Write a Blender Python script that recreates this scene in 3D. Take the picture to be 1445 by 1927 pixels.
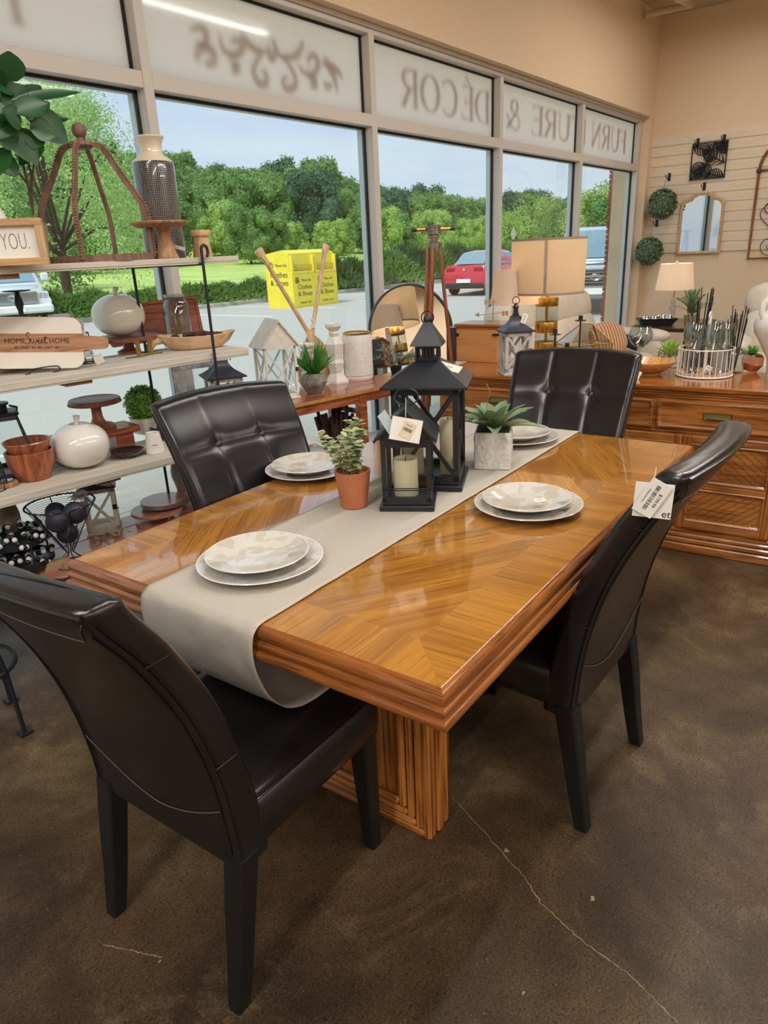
import bpy, bmesh, math, random
from mathutils import Vector, Matrix, noise as mnoise
for _o in list(bpy.data.objects): bpy.data.objects.remove(_o)
SC = bpy.context.scene
COL = SC.collection
pi = math.pi
R = math.radians
rnd = random.Random(7)
# ---------------------------------------------------------------- camera
EYE = Vector((0, 0, 1.48))
CAMR = Matrix.Rotation(R(-52.2546), 3, 'Z') @ Matrix.Rotation(pi / 2 + R(-20.3797), 3, 'X') @ Matrix.Rotation(R(-2.6692), 3, 'Z')
FPX, CX, CY = 1323.06, 722.5, 963.5
cam = bpy.data.objects.new('camera', bpy.data.cameras.new('camera'))
cam.matrix_world = Matrix.Translation(EYE) @ CAMR.to_4x4()
cam.data.sensor_fit = 'HORIZONTAL'; cam.data.sensor_width = 36; cam.data.lens = 36 * FPX / 1445
cam.data.clip_start = .02; cam.data.clip_end = 2000
COL.objects.link(cam); SC.camera = cam
# ---------------------------------------------------------------- view, sky, sun, large lights
vs = SC.view_settings
vs.view_transform = 'Standard'; vs.look = 'None'; vs.gamma = 1; vs.use_curve_mapping = False
vs.exposure = 0.0
SKY_STRENGTH = 1.2
W = bpy.data.worlds.new('sky'); SC.world = W; W.use_nodes = True
nt = W.node_tree; nt.nodes.clear()
_o = nt.nodes.new('ShaderNodeOutputWorld'); _b = nt.nodes.new('ShaderNodeBackground')
_tc = nt.nodes.new('ShaderNodeTexCoord'); _mp = nt.nodes.new('ShaderNodeMapping'); _mp.inputs['Scale'].default_value = (1.2, 1.2, 5)
_n = nt.nodes.new('ShaderNodeTexNoise'); _n.inputs['Scale'].default_value = 2.2; _n.inputs['Detail'].default_value = 6
_r = nt.nodes.new('ShaderNodeValToRGB')
_r.color_ramp.elements[0].position = .36; _r.color_ramp.elements[0].color = (.58, .67, .83, 1)
_r.color_ramp.elements[1].position = .60; _r.color_ramp.elements[1].color = (.75, .80, .87, 1)
nt.links.new(_tc.outputs['Generated'], _mp.inputs[0]); nt.links.new(_mp.outputs[0], _n.inputs['Vector'])
nt.links.new(_n.outputs['Fac'], _r.inputs[0]); nt.links.new(_r.outputs[0], _b.inputs[0]); nt.links.new(_b.outputs[0], _o.inputs[0])
_b.inputs[1].default_value = SKY_STRENGTH
SUN_STRENGTH = 3.4
sun = bpy.data.objects.new('sun', bpy.data.lights.new('sun', 'SUN')); sun.data.energy = SUN_STRENGTH; sun.data.angle = R(25); sun.data.color = (1, .96, .88)
sun.rotation_euler = Vector((-.62, -.10, .78)).to_track_quat('Z', 'Y').to_euler(); COL.objects.link(sun)      # high, from the left along the shop front
STRIP_W = 128.0      # watts of each ceiling strip light (lamp sits under its own fixture)
STRIPS = [(.8, 6.25, .5), (.8, 6.35, -3.4), (-4.2, -.2, .5), (-4.2, -.2, -3.4), (.8, 6.3, -6.6), (6.5, 8.9, 1.9)]  # last strip is added out of view to brighten the right wall
for _i, (x0, x1, y) in enumerate(STRIPS):
    L = bpy.data.lights.new('strip_lamp', 'AREA'); L.shape = 'RECTANGLE'; L.size = x1 - x0; L.size_y = .10; L.energy = STRIP_W * (.82, 1.15, .95, 1.15, 1.1, .17)[_i]; L.color = (1, .965, .915)
    lo = bpy.data.objects.new('strip_lamp', L); lo.location = ((x0 + x1) / 2, y, 3.66); COL.objects.link(lo)
SC.cycles.transparent_max_bounces = 32
SC.cycles.max_bounces = 10
SC.cycles.use_denoising = True
SC.cycles.sample_clamp_indirect = 6
# ---------------------------------------------------------------- a pixel of the photograph to a point on a plane
def ray(px, py): return CAMR @ Vector(((px - CX) / FPX, -(py - CY) / FPX, -1))
def az(px, py, z):
    d = ray(px, py); return EYE + d * ((z - EYE.z) / d.z)
def ay(px, py, y):
    d = ray(px, py); return EYE + d * (y / d.y)
def ax(px, py, x):
    d = ray(px, py); return EYE + d * (x / d.x)
def mpp(P): return -(CAMR.transposed() @ (Vector(P) - EYE)).z / FPX      # metres per pixel at P
# ---------------------------------------------------------------- mesh building
class MB:
    def __init__(s, M=None): s.v = []; s.f = []; s.M = M or Matrix()
    def add(s, vs, fs):
        o = len(s.v); M = s.M
        s.v += [tuple(M @ Vector(p)) for p in vs]; s.f += [tuple(i + o for i in f) for f in fs]; return s
    def at(s, loc=(0, 0, 0), rx=0, ry=0, rz=0):
        s.M = Matrix.Translation(loc) @ Matrix.Rotation(rz, 4, 'Z') @ Matrix.Rotation(ry, 4, 'Y') @ Matrix.Rotation(rx, 4, 'X'); return s
    def box(s, x0, x1, y0, y1, z0, z1, b=0):
        lo = (x0, y0, z0); hi = (x1, y1, z1)
        if b <= 0:
            vs = [(x, y, z) for z in (z0, z1) for y in (y0, y1) for x in (x0, x1)]
            return s.add(vs, [(0, 2, 3, 1), (4, 5, 7, 6), (0, 1, 5, 4), (2, 6, 7, 3), (0, 4, 6, 2), (1, 3, 7, 5)])
        b = min(b, *(abs(h - l) * .49 for l, h in zip(lo, hi)))
        vs = []; ix = {}
        for c in range(8):
            sg = [(c >> k) & 1 for k in range(3)]
            for a in range(3):
                p = [((hi[k] if sg[k] else lo[k]) if k == a else (hi[k] - b if sg[k] else lo[k] + b)) for k in range(3)]
                ix[c, a] = len(vs); vs.append(p)
        fs = []
        for a in range(3):
            u, w = (a + 1) % 3, (a + 2) % 3
            for sd in (0, 1):
                q = [(sd << a) | (i << u) | (j << w) for i, j in ((0, 0), (1, 0), (1, 1), (0, 1))]
                fs.append([ix[c, a] for c in q])
            for i in (0, 1):
                for j in (0, 1):
                    c0 = (i << u) | (j << w); c1 = c0 | (1 << a)
                    fs.append([ix[c0, u], ix[c1, u], ix[c1, w], ix[c0, w]])
        for c in range(8): fs.append([ix[c, 0], ix[c, 1], ix[c, 2]])
        return s.add(vs, fs)
    def loft(s, rings, closed=True, cap0=True, cap1=True):
        n = len(rings[0]); vs = [p for r in rings for p in r]; fs = []
        for k in range(len(rings) - 1):
            for i in range(n if closed else n - 1):
                j = (i + 1) % n; fs.append((k * n + i, k * n + j, (k + 1) * n + j, (k + 1) * n + i))
        if cap0: fs.append(tuple(range(n - 1, -1, -1)))
        if cap1: fs.append(tuple((len(rings) - 1) * n + i for i in range(n)))
        return s.add(vs, fs)
    def lathe(s, prof, n=28, c=(0, 0, 0), flute=None):
        vs = []; rows = []
        for r, z in prof:
            if r < 1e-6: rows.append([len(vs)]); vs.append((c[0], c[1], c[2] + z))
            else:
                rows.append(list(range(len(vs), len(vs) + n)))
                for i in range(n):
                    a = 2 * pi * i / n; q = r * (flute(a, z) if flute else 1)
                    vs.append((c[0] + q * math.cos(a), c[1] + q * math.sin(a), c[2] + z))
        fs = []
        for A, B in zip(rows, rows[1:]):
            if len(A) == 1 and len(B) == 1: continue
            for i in range(n):
                j = (i + 1) % n
                if len(A) == 1: fs.append((A[0], B[j], B[i]))
                elif len(B) == 1: fs.append((A[i], A[j], B[0]))
                else: fs.append((A[i], A[j], B[j], B[i]))
        return s.add(vs, fs)
    def sph(s, c, r, n=14, m=8, sz=1): return s.lathe([(r * math.sin(pi * k / m), -r * sz * math.cos(pi * k / m)) for k in range(m + 1)], n, c)
    def tube(s, path, r, n=8, closed=False, flat=None):
        P = [Vector(p) for p in path]; m = len(P); rr = r if isinstance(r, (list, tuple)) else [r] * m
        T = []
        for i in range(m):
            a = P[i - 1] if (i or closed) else P[i]; b = P[(i + 1) % m] if (i < m - 1 or closed) else P[i]
            t = (b - a); T.append(t.normalized() if t.length > 1e-9 else Vector((0, 0, 1)))
        u = T[0].orthogonal().normalized() if flat is None else (Vector(flat[0]) - T[0] * Vector(flat[0]).dot(T[0])).normalized()
        rings = []
        for i in range(m):
            u = (u - T[i] * u.dot(T[i]))
            u = u.normalized() if u.length > 1e-6 else T[i].orthogonal().normalized()
            w = T[i].cross(u); k2 = 1 if flat is None else flat[1]
            rings.append([tuple(P[i] + u * (rr[i] * math.cos(2 * pi * k / n + pi / n)) + w * (rr[i] * k2 * math.sin(2 * pi * k / n + pi / n))) for k in range(n)])
        if closed: rings.append(rings[0]); return s.loft(rings, True, False, False)
        return s.loft(rings)
    def prism(s, poly, z0, z1):
        return s.loft([[(x, y, z0) for x, y in poly], [(x, y, z1) for x, y in poly]])
    def sheet(s, grid):      # rows of points
        n = len(grid[0]); return s.add([p for r in grid for p in r], [(k * n + i, k * n + i + 1, (k + 1) * n + i + 1, (k + 1) * n + i) for k in range(len(grid) - 1) for i in range(n - 1)])
    def leaf(s, p, d, up, L, w, fold=.15, droop=0.0, seg=4, tip=1.0):
        p = Vector(p); d = Vector(d).normalized(); up = Vector(up); sd = d.cross(up)
        sd = sd.normalized() if sd.length > 1e-6 else d.orthogonal().normalized(); nn = sd.cross(d)
        vs = []
        for k in range(seg + 1):
            t = k / seg; ww = w * math.sin(pi * min(1, (t * .92 + .06)) ** tip) ** .8
            c = p + d * (L * t) - Vector((0, 0, 1)) * (droop * L * t * t)
            vs += [c - sd * ww + nn * (fold * ww), c, c + sd * ww + nn * (fold * ww)]
        fs = []
        for k in range(seg): o = 3 * k; fs += [(o, o + 1, o + 4, o + 3), (o + 1, o + 2, o + 5, o + 4)]
        return s.add(vs, fs)
    def mesh(s, name, mat, smooth=35):
        me = bpy.data.meshes.new(name); me.from_pydata(s.v, [], s.f)
        bm = bmesh.new(); bm.from_mesh(me); bmesh.ops.recalc_face_normals(bm, faces=bm.faces); bm.to_mesh(me); bm.free()
        if mat: me.materials.append(mat)
        if smooth:
            me.polygons.foreach_set('use_smooth', [True] * len(me.polygons)); me.set_sharp_from_angle(angle=R(smooth))
        return me
    def build(s, name, mat, parent=None, smooth=35, label=None):
        return link(name, s.mesh(name, mat, smooth), parent, label)
def link(name, me, parent=None, label=None, M=None):
    o = bpy.data.objects.new(name, me); COL.objects.link(o)
    if parent: o.parent = parent
    if label: o['label'] = label
    if M is not None: o.matrix_local = M
    return o
def thing(name, label, cat, loc=(0, 0, 0), rz=0, group=None):
    o = bpy.data.objects.new(name, None); o.empty_display_size = .05; COL.objects.link(o)
    o.location = loc; o.rotation_euler = (0, 0, rz); o['label'] = label; o['category'] = cat
    if group: o['group'] = group
    return o
def tag(o, label, cat, group=None, loc=None, rz=None):
    o['label'] = label; o['category'] = cat
    if group: o['group'] = group
    if loc is not None: o.location = loc
    if rz is not None: o.rotation_euler = (0, 0, rz)
    return o
def structure(o): o['kind'] = 'structure'; return o
def kids(o): return [c for c in COL.objects if c.parent == o]
def dup(root, loc, rz=0, label=None, scale=None):
    r = root.copy(); COL.objects.link(r); r.location = loc; r.rotation_euler = (0, 0, rz)
    if label: r['label'] = label
    if scale: r.scale = (scale,) * 3
    for ch in root.children:
        c = ch.copy(); COL.objects.link(c); c.parent = r
        for g in ch.children:
            d = g.copy(); COL.objects.link(d); d.parent = c
    return r
def text(name, s, size, mat, parent, M, ext=.0004, shear=0, align='CENTER', space=1.0, off=0):
    cu = bpy.data.curves.new('t', 'FONT'); cu.body = s; cu.size = size; cu.extrude = ext; cu.shear = shear; cu.align_x = align; cu.align_y = 'CENTER'; cu.space_character = space; cu.offset = off; cu.resolution_u = 3
    t = bpy.data.objects.new('t', cu); COL.objects.link(t); bpy.context.view_layer.update()
    me = bpy.data.meshes.new_from_object(t.evaluated_get(bpy.context.evaluated_depsgraph_get())); bpy.data.objects.remove(t); bpy.data.curves.remove(cu)
    me.materials.clear(); me.materials.append(mat); me.name = name
    return link(name, me, parent, None, M)
# ---------------------------------------------------------------- materials
def lin(c): return tuple(((x / 255) / 12.92 if x <= 10 else (((x / 255) + .055) / 1.055) ** 2.4) for x in c[:3]) + (1,)
def _new(name):
    m = bpy.data.materials.new(name); m.use_nodes = True; t = m.node_tree; return m, t, t.nodes['Principled BSDF']
def mat(name, c, c2=None, scale=8, stretch=(1, 1, 1), rough=.5, metal=0, bump=0, bscale=None, coat=0, spec=.5, detail=5, lo=.35, hi=.65, sub=0, r2=None, emit=None, tl=0):
    m, t, p = _new(name); N = t.nodes.new; Lk = t.links.new
    p.inputs['Base Color'].default_value = lin(c); p.inputs['Roughness'].default_value = rough; p.inputs['Metallic'].default_value = metal
    p.inputs['Coat Weight'].default_value = coat; p.inputs['Coat Roughness'].default_value = .06; p.inputs['Specular IOR Level'].default_value = spec
    if emit: p.inputs['Emission Color'].default_value = lin(c); p.inputs['Emission Strength'].default_value = emit
    if c2 or bump:
        tc = N('ShaderNodeTexCoord'); mp = N('ShaderNodeMapping'); mp.inputs['Scale'].default_value = stretch; Lk(tc.outputs['Object'], mp.inputs[0])
    if c2:
        n = N('ShaderNodeTexNoise'); n.inputs['Scale'].default_value = scale; n.inputs['Detail'].default_value = detail; n.inputs['Roughness'].default_value = .6
        Lk(mp.outputs[0], n.inputs['Vector']); rp = N('ShaderNodeValToRGB')
        rp.color_ramp.elements[0].position = lo; rp.color_ramp.elements[1].position = hi
        rp.color_ramp.elements[0].color = lin(c); rp.color_ramp.elements[1].color = lin(c2)
        Lk(n.outputs['Fac'], rp.inputs[0]); Lk(rp.outputs[0], p.inputs['Base Color'])
        if r2 is not None:
            mr = N('ShaderNodeMapRange'); mr.inputs['To Min'].default_value = rough; mr.inputs['To Max'].default_value = r2; mr.inputs['From Min'].default_value = lo; mr.inputs['From Max'].default_value = hi
            Lk(n.outputs['Fac'], mr.inputs[0]); Lk(mr.outputs[0], p.inputs['Roughness'])
    if bump:
        n2 = N('ShaderNodeTexNoise'); n2.inputs['Scale'].default_value = bscale or scale * 4; n2.inputs['Detail'].default_value = 4; Lk(mp.outputs[0], n2.inputs['Vector'])
        b = N('ShaderNodeBump'); b.inputs['Strength'].default_value = bump; b.inputs['Distance'].default_value = .01; Lk(n2.outputs['Fac'], b.inputs['Height']); Lk(b.outputs[0], p.inputs['Normal'])
    if tl:
        tr = N('ShaderNodeBsdfTranslucent'); tr.inputs[0].default_value = lin(c2 or c); mx = N('ShaderNodeMixShader'); mx.inputs[0].default_value = tl
        Lk(p.outputs[0], mx.inputs[1]); Lk(tr.outputs[0], mx.inputs[2]); Lk(mx.outputs[0], t.nodes['Material Output'].inputs[0])
    return m
def wood(name, dark, light, axis=0, ang=0, scale=1.0, rough=.35, coat=0, bump=.08, fig=1.0, pores=None):
    """Long grain along local axis (0 x, 1 y, 2 z), turned by ang about z: cathedral figure, streaks and pores."""
    m, t, p = _new(name); N = t.nodes.new; Lk = t.links.new
    tc = N('ShaderNodeTexCoord'); m1 = N('ShaderNodeMapping'); m1.inputs['Rotation'].default_value = (0, 0, ang); Lk(tc.outputs['Object'], m1.inputs[0])
    st = [9, 9, 9]; st[axis] = .9
    mp = N('ShaderNodeMapping'); mp.inputs['Scale'].default_value = [q * scale for q in st]; Lk(m1.outputs[0], mp.inputs[0])
    n = N('ShaderNodeTexNoise'); n.inputs['Scale'].default_value = 1.1; n.inputs['Detail'].default_value = 3; n.inputs['Distortion'].default_value = .6 * fig; Lk(mp.outputs[0], n.inputs['Vector'])
    mu = N('ShaderNodeMath'); mu.operation = 'MULTIPLY'; mu.inputs[1].default_value = 9 * fig; Lk(n.outputs['Fac'], mu.inputs[0])
    fr = N('ShaderNodeMath'); fr.operation = 'PINGPONG'; fr.inputs[1].default_value = 1; Lk(mu.outputs[0], fr.inputs[0])
    st2 = [95, 95, 95]; st2[axis] = 2.2
    mp2 = N('ShaderNodeMapping'); mp2.inputs['Scale'].default_value = [q * scale for q in st2]; Lk(m1.outputs[0], mp2.inputs[0])
    n2 = N('ShaderNodeTexNoise'); n2.inputs['Scale'].default_value = 1.6; n2.inputs['Detail'].default_value = 5; Lk(mp2.outputs[0], n2.inputs['Vector'])
    mx = N('ShaderNodeMix'); mx.inputs[0].default_value = .68; Lk(fr.outputs[0], mx.inputs[2]); Lk(n2.outputs['Fac'], mx.inputs[3])
    rp = N('ShaderNodeValToRGB'); e = rp.color_ramp.elements; e[0].position = .26; e[1].position = .68; e[0].color = lin(dark); e[1].color = lin(light)
    Lk(mx.outputs[0], rp.inputs[0])
    out = rp.outputs[0]
    if pores:
        r3 = N('ShaderNodeValToRGB'); r3.color_ramp.elements[0].position = .30; r3.color_ramp.elements[1].position = .41; r3.color_ramp.elements[0].color = (1, 1, 1, 1); r3.color_ramp.elements[1].color = (0, 0, 0, 1)
        Lk(n2.outputs['Fac'], r3.inputs[0]); m3 = N('ShaderNodeMix'); m3.data_type = 'RGBA'; Lk(r3.outputs[0], m3.inputs[0]); Lk(out, m3.inputs[6]); m3.inputs[7].default_value = lin(pores); out = m3.outputs[2]
    Lk(out, p.inputs['Base Color'])
    p.inputs['Roughness'].default_value = rough; p.inputs['Coat Weight'].default_value = coat; p.inputs['Coat Roughness'].default_value = .05
    if bump:
        b = N('ShaderNodeBump'); b.inputs['Strength'].default_value = bump; b.inputs['Distance'].default_value = .004; Lk(mx.outputs[0], b.inputs['Height']); Lk(b.outputs[0], p.inputs['Normal'])
    return m
def glass(name, tint=(255, 255, 255), refl=1.0, rough=0.0, body=0.0):
    """A thin pane: clear straight through, mirror-like by the Fresnel term."""
    m, t, p = _new(name); N = t.nodes.new; Lk = t.links.new; t.nodes.remove(p)
    tr = N('ShaderNodeBsdfTransparent'); tr.inputs[0].default_value = lin(tint); g = N('ShaderNodeBsdfGlossy'); g.inputs['Roughness'].default_value = rough
    f = N('ShaderNodeFresnel'); ge = N('ShaderNodeNewGeometry'); io = N('ShaderNodeMapRange'); io.inputs['To Min'].default_value = 1.45; io.inputs['To Max'].default_value = 1 / 1.45
    Lk(ge.outputs['Backfacing'], io.inputs[0]); Lk(io.outputs[0], f.inputs[0])   # the same Fresnel from either side of a pane
    mu = N('ShaderNodeMath'); mu.operation = 'MULTIPLY_ADD'; mu.inputs[1].default_value = refl; mu.inputs[2].default_value = body; mu.use_clamp = True
    Lk(f.outputs[0], mu.inputs[0]); mx = N('ShaderNodeMixShader'); Lk(mu.outputs[0], mx.inputs[0]); Lk(tr.outputs[0], mx.inputs[1]); Lk(g.outputs[0], mx.inputs[2])
    Lk(mx.outputs[0], t.nodes['Material Output'].inputs[0]); return m
# ================================================================ materials used all over
WALL = mat('wall_paint', (232, 207, 176), (225, 199, 167), scale=60, rough=.85, bump=.15, bscale=220)
WHITEW = mat('white_paint', (232, 226, 214), rough=.6)
ALU = mat('painted_aluminium', (204, 197, 190), rough=.45)
ALUC = mat('cool_aluminium', (205, 212, 214), rough=.4)
BLACK = mat('black_metal', (30, 33, 40), rough=.42)
GASKET = mat('black_gasket', (16, 20, 28), rough=.6)
CERAM = mat('white_ceramic', (232, 228, 220), rough=.15, coat=.6)
MATTEW = mat('matte_white', (236, 232, 226), (226, 220, 212), scale=30, rough=.6)
OAK = wood('honey_oak', (112, 58, 20), (190, 122, 58), axis=1, rough=.32, coat=.25, pores=(84, 42, 16))
OAKZ = wood('honey_oak_upright', (112, 58, 20), (190, 122, 58), axis=2, rough=.32, coat=.25, pores=(84, 42, 16))
OAKX = wood('honey_oak_long', (112, 58, 20), (190, 122, 58), axis=0, rough=.3, coat=.25, pores=(84, 42, 16))
PINE = wood('pale_wood', (176, 140, 100), (214, 182, 140), axis=2, scale=2, rough=.6)
WALNUT = wood('brown_wood', (84, 48, 32), (140, 88, 62), axis=2, scale=2, rough=.5)
ACACIA = wood('red_acacia', (104, 48, 30), (168, 92, 60), axis=0, scale=2, rough=.35, coat=.2)
GREYW = mat('weathered_white_wood', (228, 221, 210), (206, 196, 182), scale=60, stretch=(1, 1, .25), rough=.75)
PANE = glass('window_glass', (244, 250, 250), .8)
PANEL = glass('lantern_glass', (246, 250, 250), .9)
STEM = glass('drinking_glass', (238, 243, 243), 1.8, 0, .05)
CARD = mat('white_card', (240, 238, 232), rough=.7)
INK = mat('ink', (30, 30, 32), rough=.8)
GOLD = mat('brushed_gold', (206, 160, 78), rough=.28, metal=1)
CHROME = mat('chrome', (215, 215, 215), rough=.1, metal=1)
# ================================================================ floor
def floor_mat():
    m, t, p = _new('stained_concrete'); N = t.nodes.new; Lk = t.links.new
    tc = N('ShaderNodeTexCoord')
    def nz(s, d=6, r=.6, dist=0):
        n = N('ShaderNodeTexNoise'); n.inputs['Scale'].default_value = s; n.inputs['Detail'].default_value = d; n.inputs['Roughness'].default_value = r; n.inputs['Distortion'].default_value = dist; Lk(tc.outputs['Object'], n.inputs['Vector']); return n
    def ramp(src, stops):
        rp = N('ShaderNodeValToRGB'); e = rp.color_ramp.elements
        while len(e) < len(stops): e.new(.5)
        for k, (q, c) in enumerate(stops): e[k].position = q; e[k].color = c if len(c) == 4 else lin(c)
        Lk(src, rp.inputs[0]); return rp.outputs[0]
    def mix(f, a, b, mode='MIX'):
        x = N('ShaderNodeMix'); x.data_type = 'RGBA'; x.blend_type = mode
        if isinstance(f, float): x.inputs[0].default_value = f
        else: Lk(f, x.inputs[0])
        for k, q in ((6, a), (7, b)):
            if isinstance(q, tuple): x.inputs[k].default_value = q
            else: Lk(q, x.inputs[k])
        return x.outputs[2]
    base = ramp(nz(1.7, 7, .65, .4).outputs['Fac'], [(.30, (36, 29, 21)), (.44, (62, 49, 34)), (.55, (84, 68, 47)), (.70, (124, 106, 78))])
    red = ramp(nz(.9, 3).outputs['Fac'], [(.42, (0, 0, 0, 1)), (.62, (1, 1, 1, 1))])
    c = mix(red, base, mix(.38, base, lin((70, 46, 33))))
    pale = ramp(nz(3.1, 8, .7, .8).outputs['Fac'], [(.56, (0, 0, 0, 1)), (.74, (.6, .6, .6, 1))])
    c = mix(pale, c, lin((122, 102, 76)))
    c = mix(1.0, c, ramp(nz(170, 5, .8).outputs['Fac'], [(.32, (.40, .40, .40, 1)), (.50, (.98, .98, .98, 1)), (.68, (1.9, 1.8, 1.65, 1))]), 'MULTIPLY')
    g = nz(85, 3, .75)
    c = mix(ramp(g.outputs['Fac'], [(.30, (.8, .8, .8, 1)), (.43, (0, 0, 0, 1))]), c, lin((26, 20, 16)))
    c = mix(ramp(nz(150, 1, .5).outputs['Fac'], [(.70, (0, 0, 0, 1)), (.80, (.35, .35, .35, 1))]), c, lin((176, 150, 116)))
    Lk(c, p.inputs['Base Color'])
    mr = N('ShaderNodeMapRange'); p.inputs['Specular IOR Level'].default_value = .22; mr.inputs['To Min'].default_value = .30; mr.inputs['To Max'].default_value = .58; Lk(nz(2.3, 5).outputs['Fac'], mr.inputs[0]); Lk(mr.outputs[0], p.inputs['Roughness'])
    b = N('ShaderNodeBump'); b.inputs['Strength'].default_value = .12; b.inputs['Distance'].default_value = .003; Lk(g.outputs['Fac'], b.inputs['Height']); Lk(b.outputs[0], p.inputs['Normal'])
    return m
X0, X1, Y0, YW, YI, ZC = -5.0, 9.8, -8.0, 3.30, 3.13, 3.9
fl = structure(MB().box(X0 - .2, X1 + .2, Y0 - .2, YW + .1, -.2, 0).build('floor', floor_mat(), smooth=0)); fl['label'] = 'brown stained and polished concrete floor'
def crack(pts, w, jit, seed):
    r = random.Random(seed); P = []
    for a, b in zip(pts, pts[1:]):
        for k in range(14):
            q = Vector(a).lerp(Vector(b), k / 14); P.append((q.x + r.gauss(0, jit), q.y + r.gauss(0, jit)))
    P.append(tuple(pts[-1])[:2]); g = [[], []]
    for k, (x, y) in enumerate(P):
        d = Vector(P[min(k + 1, len(P) - 1)]) - Vector(P[max(k - 1, 0)]); n = Vector((-d.y, d.x)).normalized() * w * r.uniform(.3, 1)
        g[0].append((x + n.x, y + n.y, .0006)); g[1].append((x - n.x, y - n.y, .0006))
    MB().sheet(g).build('crack', CRACK, fl, 0)
CRACK = mat('pale_crack', (150, 128, 98), rough=.7)
crack([az(850, 1500, 0), az(915, 1570, 0), az(985, 1650, 0), az(1018, 1700, 0), az(1100, 1775, 0), az(1180, 1830, 0), az(1275, 1925, 0)], .0013, .0013, 3)
crack([az(195, 1778, 0), az(250, 1790, 0), az(305, 1802, 0)], .0016, .001, 5)
for q, s in (((952, 1600), .016), ((1115, 1690), .013), ((985, 1868), .008), ((300, 1809), .007)):
    c = az(*q, .0007); k = random.Random(q[0])
    MB().add([(c.x + s * k.uniform(.3, 1) * math.cos(a), c.y + s * k.uniform(.3, 1) * math.sin(a) * .6, .0007) for a in [i * .7 for i in range(9)]], [tuple(range(9))]).build('chip', CRACK, fl, 0)
# ================================================================ walls and ceiling
structure(MB().box(X0 - .2, X1 + .3, Y0 - .2, YW + .3, ZC, ZC + .15).build('ceiling', mat('ceiling_paint', (196, 176, 150), rough=.9), smooth=0))
structure(MB().box(X0 - .2, X1, Y0 - .2, Y0, 0, ZC).build('wall_back', WALL, smooth=0))
structure(MB().box(X0 - .2, X0, Y0, YW + .1, 0, ZC).build('wall_left', WALL, smooth=0))
wr = structure(MB().box(X1, X1 + .2, Y0 - .2, YW + .25, 0, ZC).build('wall_right', WALL, smooth=0))
JX = ay(1209, 222, 3.22).x                        # right jamb of the shop window
HZ = 2.85                                         # soffit over the shop window
WF = MB().box(X0, X1, YI, YW + .25, HZ, ZC).box(JX + .03, X1, YI, YW + .25, 0, HZ)
wf = structure(WF.build('wall_front', WALL, smooth=0)); wf['label'] = 'beige wall above and beside the shop window'
structure(MB().box(X0, JX + .1, YW + .25, YW + .55, ZC - .4, ZC + .5).build('trim_1', WALL, smooth=0))
# panel of white boards on the right wall
SL = mat('board_paint', (230, 212, 188), (222, 202, 178), scale=5, stretch=(1, .5, 6), rough=.55)
bz0, bz1 = 1.29, 2.63; nb = 12; bh = (bz1 - bz0) / nb
ya = ax(1226, 259, X1).y
b0 = MB().box(X1 - .022, X1 - .002, -1.2, ya, .0045, bh - .0045, .004).mesh('board', SL)
for k in range(nb): link('board', b0, wr, None, Matrix.Translation((0, 0, bz0 + k * bh)))
MB().box(X1 - .008, X1 - .001, -1.2, ya, bz0, bz1).build('board_backing', mat('pale_groove', (238, 228, 212), rough=.4), wr, 0)
MB().box(X1 - .004, X1 + .0, ya, ya + .012, 0, bz1).build('corner_trim', WALL, wr, 0)
structure(MB().box(X1 - .014, X1, Y0, YI, 0, .10, .003).build('baseboard_right', mat('baseboard', (120, 100, 84), rough=.5)))
t = thing('ceiling_pipe', 'pale pipe under the ceiling in the far corner', 'pipe')
MB().tube([(8.6, YI - .5, ZC - .16), (8.6, -3.0, ZC - .16)], .05, 14).tube([(9.15, YI - .02, ZC - .11), (9.15, YI - .5, ZC - .11), (8.6, YI - .5, ZC - .16)], .035, 12).build('pipe', mat('pipe', (214, 190, 164), rough=.5), t)
for y in (2.2, .6, -1.2): MB().box(8.585, 8.615, y - .015, y + .015, ZC - .15, ZC).build('hanger', ALU, t)
# strip lights, the last one an added fill (their lamps are set above)
LIT = mat('lit_tube', (255, 240, 214), rough=.4, emit=5.0)
for k, (x0, x1, y) in enumerate(STRIPS):
    t = thing('strip_light', 'long fluorescent strip light under the ceiling', 'light', (0, 0, 0), 0, 'ceiling strip lights')
    MB().box(x0, x1, y - .07, y + .07, 3.74, 3.80, .01).build('housing', WHITEW, t)
    MB().box(x0 + .02, x1 - .02, y - .045, y + .045, 3.70, 3.74, .015).build('diffuser', LIT, t)
    for x in (x0 + .3, x1 - .3): MB().tube([(x, y, 3.80), (x, y, ZC)], .006, 6).build('hanging_rod', ALU, t)
# ================================================================ shop window: mullions, rails, panes
MX = [-2.75, -1.0]
edges = [ay(300.7, 244, 3.22).x, ay(719, 439, 3.22).x, ay(944.3, 439, 3.22).x, ay(1102, 199, 3.22).x]   # right faces of the mullions
MW = .056
pitch = edges[1] - edges[0]
mull = [edges[0] - MW / 2 - k * pitch for k in (3, 2, 1)] + [e - MW / 2 for e in edges]
RB, RT, GT, GB = 2.262, 2.335, 2.795, .10       # rail bottom and top, glass top, glass bottom
n = 0
for x in mull:
    n += 1
    mm = structure(MB().box(x - MW / 2, x + MW / 2, 3.22, YW - .006, .0, GT + .05, .003).build('trim_%d' % (n + 1), ALU, None)); mm['label'] = 'upright aluminium mullion of the shop window'
    MB().box(x - MW / 2 - .012, x + MW / 2 + .012, YW + .008, YW + .05, 0, GT + .05, .003).build('outer_mullion', ALUC, mm)
mm = structure(MB().box(JX - .05, JX + .03, 3.22, YW - .006, 0, GT + .05, .003).build('trim_%d' % (n + 2), ALU)); MB().box(JX - .06, JX + .03, YW + .008, YW + .05, 0, GT + .05, .003).build('outer_mullion', ALUC, mm)
xs = [m_ for m_ in mull] + [JX - .01]
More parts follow.
